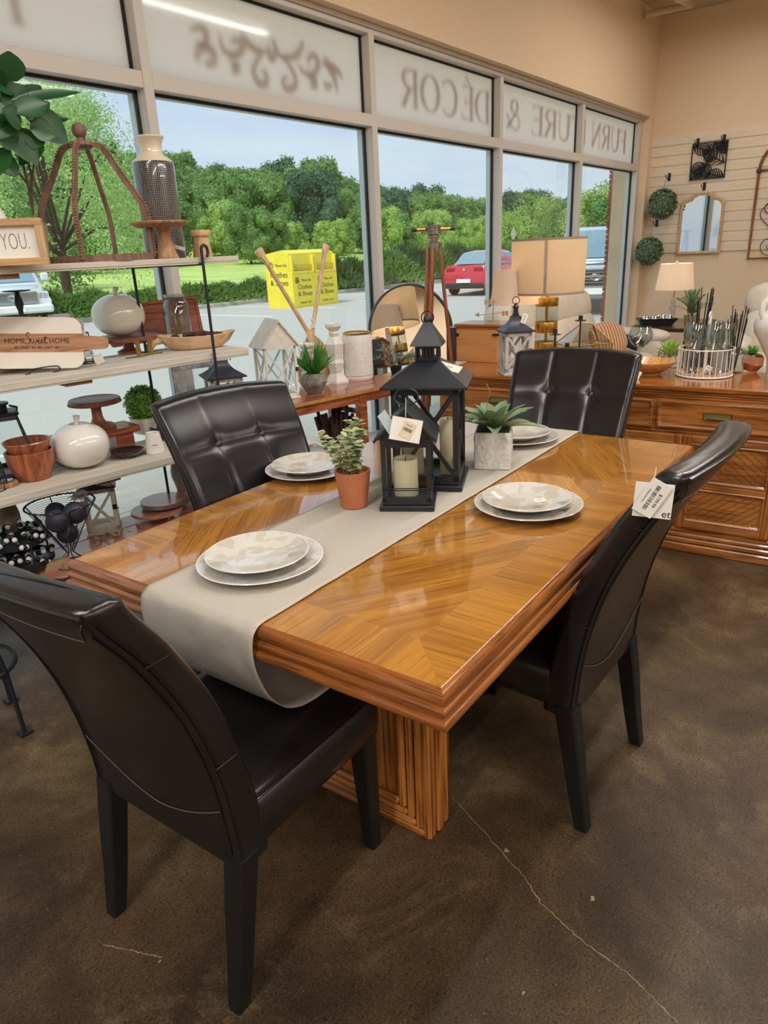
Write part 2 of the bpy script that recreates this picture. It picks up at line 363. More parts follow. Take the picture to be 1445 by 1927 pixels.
FILM, ft, fp = _new('frosted_film'); fp.inputs['Base Color'].default_value = lin((206, 198, 188)); fp.inputs['Roughness'].default_value = .06; fp.inputs['Specular IOR Level'].default_value = .5
_t = ft.nodes.new('ShaderNodeBsdfTranslucent'); _t.inputs[0].default_value = lin((238, 232, 224)); _x = ft.nodes.new('ShaderNodeMixShader'); _x.inputs[0].default_value = .62
ft.links.new(fp.outputs[0], _x.inputs[1]); ft.links.new(_t.outputs[0], _x.inputs[2]); ft.links.new(_x.outputs[0], ft.nodes['Material Output'].inputs[0])
wins = []
for k in range(len(xs) - 1):
    a, b = xs[k] + MW / 2, xs[k + 1] - (MW / 2 if k < len(xs) - 2 else .05 - .01)
    w_ = bpy.data.objects.new('window_%d' % (k + 1), None); COL.objects.link(w_); w_['kind'] = 'structure'; w_['label'] = 'tall shop window bay with a frosted pane above clear glass'
    wins.append(w_)
    MB().box(a, b, 3.222, YW - .006, RB, RT, .003).box(a, b, YW + .008, YW + .05, RB - .012, RT + .012).build('rail', ALU, w_)
    MB().box(a, b, 3.222, YW - .006, GT, GT + .05, .003).box(a, b, YW + .008, YW + .05, GT, GT + .05).build('head', ALU, w_)
    MB().box(a, b, 3.222, YW - .006, .0, GB, .003).box(a, b, YW + .008, YW + .05, 0, GB).build('sill', ALU, w_)
    MB().box(a, b, YW - .003, YW + .003, GB, RB).build('pane', PANE, w_, 0)
    MB().add([(a, YW, RT), (b, YW, RT), (b, YW, GT), (a, YW, GT)], [(0, 1, 2, 3)]).build('frosted_pane', FILM, w_, 0)
    gk = MB()
    for z0, z1 in ((GB, RB), (RT, GT)):
        gk.box(a, a + .013, YW - .016, YW - .004, z0, z1).box(b - .013, b, YW - .016, YW - .004, z0, z1).box(a, b, YW - .016, YW - .004, z1 - .013, z1).box(a, b, YW - .016, YW - .004, z0, z0 + .009)
    gk.build('gasket', GASKET, w_, 0)
structure(MB().box(X0, JX + .03, 3.20, 3.22, GT + .03, HZ, .004).build('trim_%d' % (n + 3), ALU))
# ---------------------------------------------------------------- lettering on the glass, read from outside
LET = mat('vinyl_letters', (168, 156, 144), rough=.8)
YL = YW + .019
def arc(cx, cy, rx, ry, a0, a1, n=16): return [(cx + rx * math.cos(R(a0 + (a1 - a0) * k / n)), cy + ry * math.sin(R(a0 + (a1 - a0) * k / n))) for k in range(n + 1)]
def stroke(mb, pts, w, flat):     # a pen stroke of width w (or list) in 2-D, placed by flat()
    g0, g1 = [], []; m = len(pts)
    for i in range(m):
        a = Vector(pts[max(i - 1, 0)]); b = Vector(pts[min(i + 1, m - 1)]); d = (b - a).normalized() if (b - a).length > 1e-9 else Vector((1, 0))
        ww = (w[i] if isinstance(w, list) else w) / 2; q = Vector(pts[i]); nn = Vector((-d.y, d.x)) * ww
        g0.append(flat(q + nn)); g1.append(flat(q - nn))
    mb.sheet([g0, g1])
def thick(n, lo, hi): return [lo + (hi - lo) * math.sin(pi * k / n) ** 2 for k in range(n + 1)]
T_, S_, F_ = .13, .035, .05
GL = {'F': (.52, [([(.12, 0), (.12, 1)], T_), ([(.02, .015), (.26, .015)], S_), ([(.02, .985), (.50, .985)], S_), ([(.12, .53), (.40, .53)], F_), ([(.49, 1), (.49, .78)], S_), ([(.40, .66), (.40, .40)], S_)]),
 'U': (.72, [([(.14, 1), (.14, .3)] + arc(.37, .3, .23, .29, 180, 360), [T_, T_] + [T_ - .08 * k / 16 for k in range(17)]), ([(.60, .3), (.60, 1)], F_), ([(.02, .985), (.27, .985)], S_), ([(.50, .985), (.71, .985)], S_)]),
 'R': (.66, [([(.14, 0), (.14, 1)], T_), ([(.14, .985)] + arc(.32, .75, .22, .235, 90, -90) + [(.14, .515)], [F_] + [F_ + .07 * math.sin(pi * k / 16) for k in range(17)] + [F_]), ([(.32, .52), (.56, .02)], T_), ([(.02, .015), (.27, .015)], S_), ([(.02, .985), (.2, .985)], S_), ([(.48, .015), (.66, .015)], S_)]),
 'N': (.76, [([(.14, 0), (.14, 1)], F_), ([(.14, 1), (.62, 0)], T_), ([(.62, 0), (.62, 1)], F_), ([(.04, .015), (.25, .015)], S_), ([(.52, .985), (.73, .985)], S_), ([(.02, .985), (.16, .985)], S_)]),
 'I': (.30, [([(.15, 0), (.15, 1)], T_), ([(.03, .015), (.27, .015)], S_), ([(.03, .985), (.27, .985)], S_)]),
 'T': (.62, [([(.31, 0), (.31, 1)], T_), ([(.19, .015), (.43, .015)], S_), ([(.03, .975), (.59, .975)], F_), ([(.04, .99), (.04, .78)], S_), ([(.58, .99), (.58, .78)], S_)]),
 'E': (.58, [([(.14, 0), (.14, 1)], T_), ([(.02, .015), (.54, .015)], F_), ([(.02, .985), (.50, .985)], F_), ([(.14, .52), (.40, .52)], F_), ([(.50, 1), (.50, .78)], S_), ([(.54, 0), (.54, .24)], S_), ([(.40, .65), (.40, .39)], S_)]),
 'D': (.74, [([(.14, 0), (.14, 1)], T_), ([(.02, .985), (.3, .985)] + arc(.3, .5, .36, .485, 90, -90, 20)[1:-1] + [(.3, .015), (.02, .015)], [S_, S_] + [S_ + .1 * math.sin(pi * k / 18) for k in range(19)] + [S_, S_])]),
 'C': (.68, [(arc(.38, .5, .30, .49, 50, 310, 24), [.04 + .09 * math.sin(pi * k / 24) for k in range(25)]), ([(.57, .98), (.57, .72)], S_), ([(.57, .02), (.57, .24)], S_)]),
 'O': (.78, [(arc(.39, .5, .30, .485, 0, 360, 32), [.045 + .095 * abs(math.cos(R(360 * k / 32))) for k in range(33)])]),
 '&': (.74, [(arc(.32, .76, .15, .22, -60, 235, 16) + [(.66, .02)], [.05 + .06 * abs(math.cos(R(-60 + 295 * k / 16))) for k in range(17)] + [.12]), ([(.36, .56)] + arc(.28, .26, .22, .25, 80, 300, 12) + [(.50, .16), (.66, .46)], .07), ([(.56, .46), (.74, .46)], S_)])}
GL['\u00c9'] = (GL['E'][0], GL['E'][1] + [([(.24, 1.06), (.40, 1.26)], .08)])
def letter(ch, x, z, h, w_, sx=1.0):
    mb = MB()
    for pts, w in GL[ch][1]: stroke(mb, pts, w, lambda q: (x - q.x * h * sx, YL, z + q.y * h))
    o = mb.build('letter', LET, w_, 0); return GL[ch][0] * h * sx
def bay(x): return next((wins[k] for k in range(len(xs) - 1) if xs[k] <= x < xs[k + 1]), wins[-1])
def word(s, px0, px1, pz0, pz1):
    """letters between two pixels of the frosted band: first letter at px0 (right), last ends at px1"""
    a, b = ay(*px0, YL), ay(*px1, YL); tot = sum(GL[c][0] for c in s); h = pz1 - pz0; sx = (a.x - b.x) / (tot * h); x = a.x
    for c in s:
        wd = GL[c][0] * h * sx
        letter(c, x, pz0, h, bay(x - wd / 2), sx); x -= wd
zl0, zl1 = ay(1165, 288, YL).z, ay(1167, 245, YL).z
zl0, zl1 = min(zl0, ay(775, 196, YL).z), max(zl1, ay(770, 134, YL).z)
word('FURN', (1175, 268), (1108, 250), zl0, zl1); word('ITURE', (1101, 250), (996, 230), zl0, zl1); word('&', (976, 230), (947, 225), zl0, zl1)
word('D\u00c9', (918, 215), (864, 200), zl0, zl1); word('COR', (858, 200), (748, 166), zl0, zl1)
letter('I', ay(45, 25, YL).x, ay(20, 46, YL).z, .30, bay(ay(30, 25, YL).x))
# scroll ornament in the wide bay
def scroll(pts, w): 
    mb = MB(); n = len(pts)
    Q = []
    for i in range(n - 1):
        p0, p1, p2, p3 = [Vector(pts[max(0, min(n - 1, i + k))]) for k in (-1, 0, 1, 2)]
        for k in range(6):
            t = k / 6; Q.append(.5 * (2 * p1 + (p2 - p0) * t + (2 * p0 - 5 * p1 + 4 * p2 - p3) * t * t + (3 * p1 - p0 - 3 * p2 + p3) * t ** 3))
    Q.append(Vector(pts[-1])); m = len(Q)
    WP = [ay(q.x, q.y, YL) for q in Q]
    ws = [w * (.35 + .65 * math.sin(pi * k / (m - 1))) for k in range(m)]
    stroke(mb, [(p.x, p.z) for p in WP], ws, lambda q: (q.x, YL, q.y)); mb.build('scroll_ornament', LET, bay(WP[0].x), 0)
for pts in ([(352, 58), (372, 52), (384, 66), (378, 84), (362, 84)], [(372, 118), (364, 104), (378, 92), (396, 98), (398, 116), (386, 122), (384, 112)],
            [(410, 64), (412, 88), (428, 104), (446, 100), (452, 86), (440, 76), (428, 82)], [(446, 50), (458, 78), (476, 94), (494, 96)],
            [(494, 96), (480, 112), (472, 136), (482, 156), (496, 156), (496, 138), (486, 136)], [(516, 100), (540, 124), (552, 152), (546, 166), (532, 166), (528, 150), (538, 144)],
            [(506, 74), (512, 84), (514, 98), (506, 112), (500, 98), (503, 84)], [(520, 106), (548, 108), (560, 96), (566, 78)], [(556, 122), (566, 136), (584, 140), (594, 124), (588, 106), (576, 110), (576, 124)],
            [(604, 108), (620, 126), (634, 138), (640, 150)], [(600, 116), (616, 132), (626, 152), (630, 176)], [(604, 156), (612, 164), (620, 158)], [(428, 120), (442, 124), (440, 134), (430, 134)], [(576, 150), (588, 152), (588, 162), (578, 162)]):
    scroll(pts, .045)
# ================================================================ outside: pavement, car park, meadow, hill
ZA = -.10
ASPH = mat('asphalt', (150, 148, 144), (206, 202, 195), scale=130, rough=.9, bump=.5, bscale=90, detail=8)
CONC = mat('pale_concrete', (206, 200, 188), (190, 184, 172), scale=6, rough=.85)
structure(MB().box(-20, 60, 4.18, 19.9, ZA - .3, ZA).build('ground_car_park', ASPH, smooth=0))
sw = structure(MB().box(-6, 30, YW + .06, 4.18, ZA - .2, -.02).build('sidewalk', CONC, smooth=0))
slab = MB().box(.004, 1.496, .004, .456, 0, .02, .004).mesh('slab', CONC)
for k in range(-3, 12):
    for j in range(2): link('slab', slab, sw, None, Matrix.Translation((k * 1.5 + .3, YW + .10 + j * .46, -.02)))
cb = structure(MB().box(-6, 90, 19.75, 19.95, ZA - .2, ZA + .13, .02).build('kerb', CONC)); cb['label'] = 'concrete kerb at the far side of the car park'
PAINT = mat('road_paint', (226, 226, 222), rough=.8)
for k in range(7):
    x = 14.2 + k * 2.75
    o = MB().box(x, x + .1, 14.6, 19.4, ZA, ZA + .004).build('bay_line', PAINT, None, 0); o['kind'] = 'structure'
o = MB().box(-2, 9.0, 6.4, 6.5, ZA, ZA + .004).build('bay_line', PAINT, None, 0); o['kind'] = 'structure'
RIDGE = [(ay(p, 400, 170).x, h) for p, h in ((-60, 14), (150, 13), (340, 11.5), (480, 10), (560, 7.5), (640, 5), (720, 5.5), (800, 3.5), (900, 1.5), (980, 0), (1060, -2), (1180, -1), (1215, 0))]
def ridge(x):
    if x <= RIDGE[0][0]: return RIDGE[0][1]
    for (a, h), (b, g) in zip(RIDGE, RIDGE[1:]):
        if x <= b: return h + (g - h) * (x - a) / (b - a)
    return RIDGE[-1][1]
def zt(x, y):
    t = max(0, min(1, (y - 62) / 108)); return -.02 + (ridge(x) + 0) * t * t * (3 - 2 * t) + .5 * max(0, min(1, (y - 20) / 40)) - .10 * (y < 20)
MEADOW = mat('meadow_grass', (150, 178, 78), (196, 208, 120), scale=.35, rough=.9, bump=.6, bscale=9, detail=9)
g = [[(x, y, zt(x, y)) for x in [-60 + 15 * i for i in range(45)]] for y in [19.9, 24, 30, 40, 50, 62, 75, 90, 105, 120, 140, 160, 180, 220]]
structure(MB().sheet(g).build('hill', MEADOW)); bpy.data.objects['hill']['label'] = 'green meadow rising to the wooded hill'
rd = [[(x, y, zt(x, y) + .03) for x in [-60 + 15 * i for i in range(45)]] for y in (27.5, 31.5)]
structure(MB().sheet(rd).build('road', mat('road_asphalt', (176, 176, 174), rough=.9)))
# ---------------------------------------------------------------- trees
def leafmat(name, a, b, tl=.35): return mat(name, a, b, scale=.6, rough=.6, tl=tl, lo=.3, hi=.7, spec=.2)
TB = [leafmat('bright_leaves', (130, 166, 78), (182, 206, 118)), leafmat('mid_leaves', (92, 130, 72), (138, 170, 100)), leafmat('hazy_dark_leaves', (70, 104, 80), (106, 138, 106)), leafmat('hazy_blue_leaves', (76, 112, 98), (110, 144, 124))]  # last two: distance haze put into duller, bluer leaf colours
BARK = mat('bark', (84, 70, 56), (60, 50, 40), scale=6, rough=.9)
def clump_mb(r, clumps, n, ls, shell=.75, seed=1):
    """leaf quads over a set of clumps (cx, cy, cz, radius)"""
    rr = random.Random(seed); mb = MB(); vs = []; fs = []
    tot = sum(c[3] ** 2 for c in clumps)
    for c in clumps:
        for k in range(int(n * c[3] ** 2 / tot)):
            d = Vector((rr.gauss(0, 1), rr.gauss(0, 1), rr.gauss(0, 1) + .25)).normalized(); q = Vector(c[:3]) + d * c[3] * rr.uniform(shell, 1.08)
            t = (d.orthogonal().normalized()); t = Matrix.Rotation(rr.uniform(0, 6.28), 3, d) @ t; nn = (d + Vector((rr.gauss(0, .5), rr.gauss(0, .5), rr.gauss(0, .5) + .3))).normalized()
            u = nn.cross(t).normalized(); v = nn.cross(u); s_ = ls * rr.uniform(.6, 1.3); o = len(vs)
            vs += [q - u * s_ * .5, q + v * s_ * .35, q + u * s_ * .6, q - v * s_ * .35]; fs.append((o, o + 1, o + 2, o + 3))
    mb.v = [tuple(p) for p in vs]; mb.f = fs; return mb
def crown_clumps(R_, H, n, seed, low=.25):
    rr = random.Random(seed); out = [(0, 0, H * .55, R_ * .62), (0, 0, H * .78, R_ * .45), (0, 0, H * .3, R_ * .6)]
    for k in range(n):
        a = rr.uniform(0, 6.28); z = H * rr.uniform(low, .95); q = R_ * (1 - ((z / H - .45) / .62) ** 2) ** .5 * .72 if abs(z / H - .45) < .6 else R_ * .2
        out.append((q * math.cos(a), q * math.sin(a), z, R_ * rr.uniform(.24, .42)))
    return out
tree_kinds = []
for k in range(5):
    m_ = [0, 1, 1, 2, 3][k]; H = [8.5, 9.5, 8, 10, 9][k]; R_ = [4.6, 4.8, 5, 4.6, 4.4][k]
    cl = crown_clumps(R_, H, 26, 40 + k)
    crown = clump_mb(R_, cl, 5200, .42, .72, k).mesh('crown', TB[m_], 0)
    core = MB()
    for c in cl: core.sph(c[:3], c[3] * .74, 8, 5)
    tk = MB(); tk.tube([(0, 0, -1), (.05, 0, H * .3), (0, .1, H * .7)], [.3, .22, .08], 7)
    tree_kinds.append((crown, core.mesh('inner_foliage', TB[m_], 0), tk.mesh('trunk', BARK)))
def plant_tree(k, x, y, s_, label, group):
    t = thing('tree', label, 'tree', (x, y, zt(x, y)), rnd.uniform(0, 6.28), group); t.scale = (s_, s_, s_ * rnd.uniform(.9, 1.15))
    for me, nme in zip(tree_kinds[k], ('crown', 'inner_foliage', 'trunk')):
        o = link(nme, me, t)
        if nme != 'trunk': o['kind'] = 'stuff'
nt_ = 0
for row, y in enumerate((68, 78, 90, 104, 120, 138, 158)):
    xa, xb = ay(-20, 450, y).x, ay(1200, 430, y).x; step = 7.2 + row * 1.0; x = xa
    step = max(step, (xb - xa) / 40)
    while x < xb:
        xx, yy = x + rnd.uniform(-2, 2), y + rnd.uniform(-3, 3)
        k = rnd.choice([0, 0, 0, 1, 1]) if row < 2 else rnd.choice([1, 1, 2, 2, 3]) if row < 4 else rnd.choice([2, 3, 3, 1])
        big = (step / 8.5) ** .5 * rnd.uniform(.8, 1.15) * (.68 if row < 2 else 1.05)
        plant_tree(k, xx, yy, big, 'bright leafy tree in the belt between the meadow and the hill' if row < 2 else 'leafy tree on the slope of the wooded hill' if row < 5 else 'dark tree on the ridge of the wooded hill against the sky', 'trees at the foot of the hill' if row < 2 else 'trees on the hillside' if row < 5 else 'trees on the ridge')
        x += step * rnd.uniform(.85, 1.15); nt_ += 1
# the loose tree near the left pane and the greener one beside the brick pillar
def own_tree(px, py, y, H, R_, n, ls, m_, label, seed, ncl=34, low=.3):
    P = ay(px, py, y); t = thing('tree', label, 'tree', (P.x, P.y, zt(P.x, P.y)))
    cl = crown_clumps(R_, H, ncl, seed, low); o = clump_mb(R_, cl[3:], n, ls, .3, seed).build('crown', m_, t, 0); o['kind'] = 'stuff'
    tr = MB().tube([(0, 0, -.3), (.1, 0, H * .3), (0, .1, H * .6), (.1, 0, H * .9)], [.2, .16, .1, .03], 8)
    rr = random.Random(seed)
    for c in cl[3:16]: tr.tube([(0, 0, H * .25), tuple(Vector(c[:3]) * .6 + Vector((0, 0, H * .15))), c[:3]], [.07, .045, .015], 5)
    tr.build('trunk', BARK, t); return t
own_tree(128, 560, 27, 7.4, 3.7, 30000, .095, leafmat('feathery_leaves', (150, 188, 110), (194, 216, 150)), 'tall feathery pale green tree beyond the top shelf of the display unit', 5, 46, .2)
own_tree(30, 560, 40, 6.5, 4.6, 9000, .2, TB[1], 'mid green tree standing behind the white pickup truck', 9, 40, .15)
for j, (px, y, H, R_) in enumerate(((1135, 17, 4.3, 2.6), (1065, 24, 4.0, 2.6), (1000, 28, 4.2, 3.2), (1165, 13.5, 3.4, 2.0))):
    own_tree(px, 480, y, H, R_, 9000, .17, TB[0] if j % 2 == 0 else TB[1], ['bushy bright tree behind the dark pickup truck', 'small round tree behind the big lit drum lamp', 'green tree behind the diamond road sign', 'bright shrubby tree close to the brick pillar outside'][j], 60 + j, 34, .1)
# junipers and hedge along the kerb
JUN = [mat('juniper', (98, 142, 68), (150, 182, 100), scale=2, rough=.7, tl=.2), mat('dark_juniper', (66, 102, 56), (108, 140, 80), scale=2, rough=.7, tl=.2), mat('rusty_juniper', (92, 84, 60), (70, 92, 56), scale=2, rough=.8)]
def bush_mesh(m_, n, seed, up=.5):
    rr = random.Random(seed); mb = MB()
    for k in range(n):
        a = rr.uniform(0, 6.28); q = abs(rr.gauss(0, .42)); e = rr.uniform(.1, 1.2)
        d = Vector((math.cos(a) * math.cos(e), math.sin(a) * math.cos(e), math.sin(e) * up + .1))
        p = Vector((q * math.cos(a), q * math.sin(a), rr.uniform(.0, .55) * (1 - min(1, q)) + .05)); mb.leaf(p, d, (0, 0, 1), rr.uniform(.10, .26), .030, .3, rr.uniform(-.2, .3), 2)
    return mb.mesh('foliage', m_, 0)
bushes = [bush_mesh(JUN[0], 2600, 1), bush_mesh(JUN[0], 2600, 2), bush_mesh(JUN[1], 2800, 3, .9), bush_mesh(JUN[2], 2200, 4, .9)]
twig = MB().tube([(0, 0, -.1), (0, 0, .35)], [.03, .01], 5).mesh('stem', BARK)
def bush(px, y, k, s_, label, group=None, sz=1.0):
    P = ay(px, 560, y); t = thing('juniper_bush', label, 'bush', (P.x, P.y, zt(P.x, P.y) if y > 19.9 else ZA), rnd.uniform(0, 6), group); t.scale = (s_, s_, s_ * sz)
    o = link('foliage', bushes[k], t); o['kind'] = 'stuff'; link('stem', twig, t)
for px in range(-10, 520, 26): bush(px + rnd.uniform(-6, 6), 20.7 + rnd.uniform(-.3, .5), rnd.choice([0, 1, 0]), rnd.uniform(.9, 1.25), 'low spreading juniper along the far kerb left of the yellow bin', 'junipers along the kerb')
for px, k in ((636, 2), (655, 3), (672, 2), (688, 2), (665, 2)): bush(px, 20.9, k, rnd.uniform(1.5, 1.9), 'tall ragged juniper right of the yellow bin', 'ragged junipers by the bin')
for px in range(726, 960, 15): bush(px, 21.2 + rnd.uniform(-.4, .9), rnd.choice([0, 2, 0]), rnd.uniform(1.5, 2.0), 'thick hedge shrub behind the red car', 'hedge behind the red car', 1.25)
for px in range(956, 1110, 16): bush(px, 16 + rnd.uniform(-.4, .6), rnd.choice([0, 1, 2]), rnd.uniform(1.3, 1.8), 'hedge shrub seen between the lit drum lamp and the dark pickup', 'hedge by the dark pickup', 1.2)
# ---------------------------------------------------------------- yellow donation bin
YEL = mat('yellow_paint', (240, 222, 70), (232, 210, 60), scale=3, rough=.5); YIN = mat('bin_print', (70, 66, 30), rough=.7)
bn = thing('donation_bin', 'yellow clothes and shoes donation bin on the car park edge', 'bin', (16.55, 15.95, ZA))
bw, bd, bhh = 2.1, 1.15, 1.62
b = MB(); b.loft([[(x, 0, 0), (x, bd, 0), (x, bd, bhh), (x, .42, bhh + .1), (x, .12, bhh - .0), (x, .12, 1.1), (x, 0, 1.02)] for x in (0, bw)]); b.build('body', YEL, bn, 20)
for x in (.02, 1.07):
    MB().box(x + .02, x + 1.0, -.015, .06, 1.02, 1.10, .01).box(x, x + .05, -.01, .12, 1.05, bhh - .05).box(x + .96, x + 1.01, -.01, .12, 1.05, bhh - .05).build('chute_frame', YEL, bn)
    MB().box(x + .06, x + .95, .06, .10, 1.12, 1.30, .01).tube([(x + .25, .05, 1.2), (x + .25, -.02, 1.22), (x + .75, -.02, 1.22), (x + .75, .05, 1.2)], .015, 6).build('chute_door', mat('shaded_yellow', (206, 186, 60), rough=.5), bn)
    MB().box(x + .04, x + .98, -.012, 0, .06, 1.0, .004).build('door_panel', YEL, bn)
    F = Matrix.Translation((x + .5, -.016, .62)) @ Matrix.Rotation(pi / 2, 4, 'X')
    text('lettering', 'Clothes\n& Shoes', .2, YIN, bn, F @ Matrix.Translation((0, -.1, 0)), .001); text('lettering', 'Planet Aid', .10, YIN, bn, F @ Matrix.Translation((.08, .2, 0)), .001)
    text('lettering', 'THANK YOU!', .09, YIN, bn, F @ Matrix.Translation((0, -.47, 0)), .001)
    MB().at((x + .16, -.016, .83), pi / 2).tube([(.085 * math.cos(a), .085 * math.sin(a), 0) for a in [k * .3 for k in range(21)]], .009, 5, True).tube([(-.03, -.06, 0), (.0, .05, 0), (.04, -.05, 0)], .02, 5).build('logo', YIN, bn)
F = Matrix.Translation((-.006, bd / 2, 1.0)) @ Matrix.Rotation(-pi / 2, 4, 'Z') @ Matrix.Rotation(pi / 2, 4, 'X')
text('lettering', 'Clothes\n& Shoes', .24, YIN, bn, F @ Matrix.Translation((0, -.12, 0)), .001); text('lettering', 'Planet Aid', .12, YIN, bn, F @ Matrix.Translation((.12, .28, 0)), .001)
MB().at((-.004, bd * .78, 1.28), 0, pi / 2).tube([(.1 * math.cos(a), .1 * math.sin(a), 0) for a in [k * .3 for k in range(21)]], .011, 5, True).tube([(-.05, -.03, 0), (.03, .0, 0), (-.04, .05, 0)], .02, 5).build('logo', YIN, bn)
# ---------------------------------------------------------------- vehicles
TYRE = mat('tyre', (26, 26, 28), rough=.85); RIMM = mat('alloy', (176, 178, 180), rough=.3, metal=1); CARG = mat('car_glass', (120, 150, 165), rough=.06, coat=.5)
LAMPR = mat('tail_lamp', (150, 14, 18), rough=.2); LAMPW = mat('head_lamp', (220, 226, 230), rough=.1); DKPL = mat('dark_plastic', (34, 35, 38), rough=.6)
def car_loft(mb, st, w, n=7):
    """st: (x, z_bottom, z_top, half_width_bottom, half_width_top)"""
    rings = []
    for x, z0, z1, w0, w1 in st:
        rings.append([(x, -w0, z0), (x, -w0 * 1.03, z0 + (z1 - z0) * .45), (x, -w1, z0 + (z1 - z0) * .88), (x, -w1 * .86, z1), (x, w1 * .86, z1), (x, w1, z0 + (z1 - z0) * .88), (x, w0 * 1.03, z0 + (z1 - z0) * .45), (x, w0, z0)])
    return mb.loft(rings)
def wheel(parent, x, y, r, wd=.2):
    sg = 1 if y > 0 else -1
    o = MB().at((x, y, r), pi / 2).lathe([(r * .62, -wd / 2), (r * .92, -wd / 2), (r, -wd / 3), (r, wd / 3), (r * .92, wd / 2), (r * .62, wd / 2)], 24).build('wheel', TYRE, parent)
    h = MB().at((x, y + sg * wd * .4, r), pi / 2).lathe([(0, .02), (r * .15, .02), (r * .18, 0), (r * .6, .02), (r * .62, -.02), (0, -.02)], 20)
    for k in range(7): a = k * 2 * pi / 7; h.at((x, y + sg * wd * .42, r), 0, a).box(-.025, .025, -.02, .02, .03, r * .6)
    h.build('hub', RIMM, o)
def sedan(loc, rz, paint, label):
    t = thing('car', label, 'car', loc, rz)
    b = car_loft(MB(), [(-2.1, .42, .78, .74, .70), (-2.02, .24, .98, .80, .76), (-1.5, .22, 1.0, .84, .80), (-.2, .2, .98, .85, .82), (.9, .2, .96, .85, .80), (1.7, .22, .84, .82, .74), (2.05, .3, .68, .74, .62)], .85); b.build('body', paint, t, 50)
    car_loft(MB(), [(-1.72, .92, .96, .66, .62), (-1.05, .94, 1.38, .72, .60), (-.2, .94, 1.44, .74, .60), (.45, .93, 1.38, .74, .58), (1.2, .9, .96, .72, .64)], .7).build('roof', paint, t, 50)
    MB().add([(-1.70, -.55, 1.0), (-1.70, .55, 1.0), (-1.10, .47, 1.36), (-1.10, -.47, 1.36)], [(0, 1, 2, 3)]).build('rear_window', CARG, t).location.z = .02
    for s_ in (-1, 1):
        for a, b_, c, d in ((-1.25, -.28, -.95, -.28), (-.2, .95, -.2, .35)):
            MB().add([(a, s_ * .755, 1.0), (b_, s_ * .765, 1.0), (d, s_ * .665, 1.33), (c, s_ * .665, 1.33)], [(0, 1, 2, 3)]).build('side_window', CARG, t)
        MB().box(-2.1, -1.9, s_ * .52 - .16, s_ * .52 + .16, .78, .92, .02).build('tail_lamp', LAMPR, t)
        MB().box(.62, .78, s_ * .88 - .06, s_ * .88 + .06, .96, 1.06, .03).build('mirror', paint, t)
        for x in (-1.3, 1.35): wheel(t, x, s_ * .78, .30)
    MB().add([(1.16, -.6, .98), (1.16, .6, .98), (.52, .5, 1.37), (.52, -.5, 1.37)], [(0, 1, 2, 3)]).build('windscreen', CARG, t)
    MB().box(-2.14, -1.95, -.74, .74, .26, .42, .03).build('bumper', DKPL, t); MB().box(-2.15, -2.13, -.26, .26, .44, .56).build('number_plate', CARD, t)
    MB().at((-2.09, 0, .86), 0, pi / 2).lathe([(0, .01), (.05, .01), (.05, -.02), (0, -.02)], 14).build('badge', CHROME, t); return t
P = az(893, 566, ZA)
sedan((P.x + 3.9, P.y + 1.6, ZA), R(4), mat('red_paint', (196, 34, 58), rough=.2, coat=1), 'red saloon car parked beyond the shop window')
def pickup(loc, rz, paint, label, grille=DKPL, bar=False):
    t = thing('pickup_truck', label, 'truck', loc, rz)      # front towards +x
    car_loft(MB(), [(-2.8, .5, 1.12, .92, .92), (-1.0, .45, 1.14, .95, .94), (.9, .45, 1.14, .96, .92), (2.2, .45, 1.12, .95, .86), (2.62, .5, 1.02, .92, .82)], .95).build('body', paint, t, 50)
    car_loft(MB(), [(-.95, 1.1, 1.2, .86, .84), (-.8, 1.1, 1.86, .88, .74), (.5, 1.1, 1.9, .88, .74), (.75, 1.1, 1.84, .88, .74), (1.5, 1.08, 1.16, .88, .80)], .9).build('cab', paint, t, 50)
    MB().add([(1.47, -.76, 1.19), (1.47, .76, 1.19), (.80, .66, 1.80), (.80, -.66, 1.80)], [(0, 1, 2, 3)]).build('windscreen', CARG, t).location = (.03, 0, .02)
    g = MB().box(2.55, 2.68, -.62, .62, .66, .98, .02); g.build('grille', grille, t)
    for k in range(4): MB().box(2.67, 2.70, -.58, .58, .70 + k * .07, .725 + k * .07, .004).build('slat', CHROME if grille is CHROME else RIMM, t)
    MB().at((2.72, 0, .83), 0, pi / 2).tube([(.07 * math.cos(a), .1 * math.sin(a), 0) for a in [k * .35 for k in range(18)]], .012, 5, True).tube([(.05 * math.cos(a), .05 * math.sin(a), 0) for a in [k * .35 for k in range(18)]], .01, 5, True).build('badge', CHROME, t)
    MB().box(2.5, 2.82, -.95, .95, .42, .64, .05).build('bumper', paint if not bar else RIMM, t); MB().box(2.82, 2.835, -.26, .26, .47, .60).build('number_plate', CARD, t)
    for s_ in (-1, 1):
        MB().box(2.42, 2.62, s_ * .75 - .16, s_ * .75 + .16, .74, .96, .04).build('head_lamp', LAMPW, t); MB().box(.95, 1.15, s_ * 1.06 - .11, s_ * 1.06 + .11, 1.18, 1.42, .04).build('mirror', paint, t)
        for a, b_, c, d in ((-.75, .15, -.7, .15), (.22, 1.25, .22, .68)): MB().add([(a, s_ * .893, 1.2), (b_, s_ * .893, 1.2), (d, s_ * .765, 1.78), (c, s_ * .765, 1.78)], [(0, 1, 2, 3)]).build('side_window', CARG, t)
        for x in (-1.75, 1.7): wheel(t, x, s_ * .86, .39, .26)
    if bar: MB().tube([(2.85, -.5, .5), (2.9, -.5, 1.05), (2.88, -.42, 1.12), (2.88, .42, 1.12), (2.9, .5, 1.05), (2.85, .5, .5)], .035, 8).tube([(2.88, -.5, .85), (2.88, .5, .85)], .02, 6).build('bull_bar', RIMM, t)
    return t
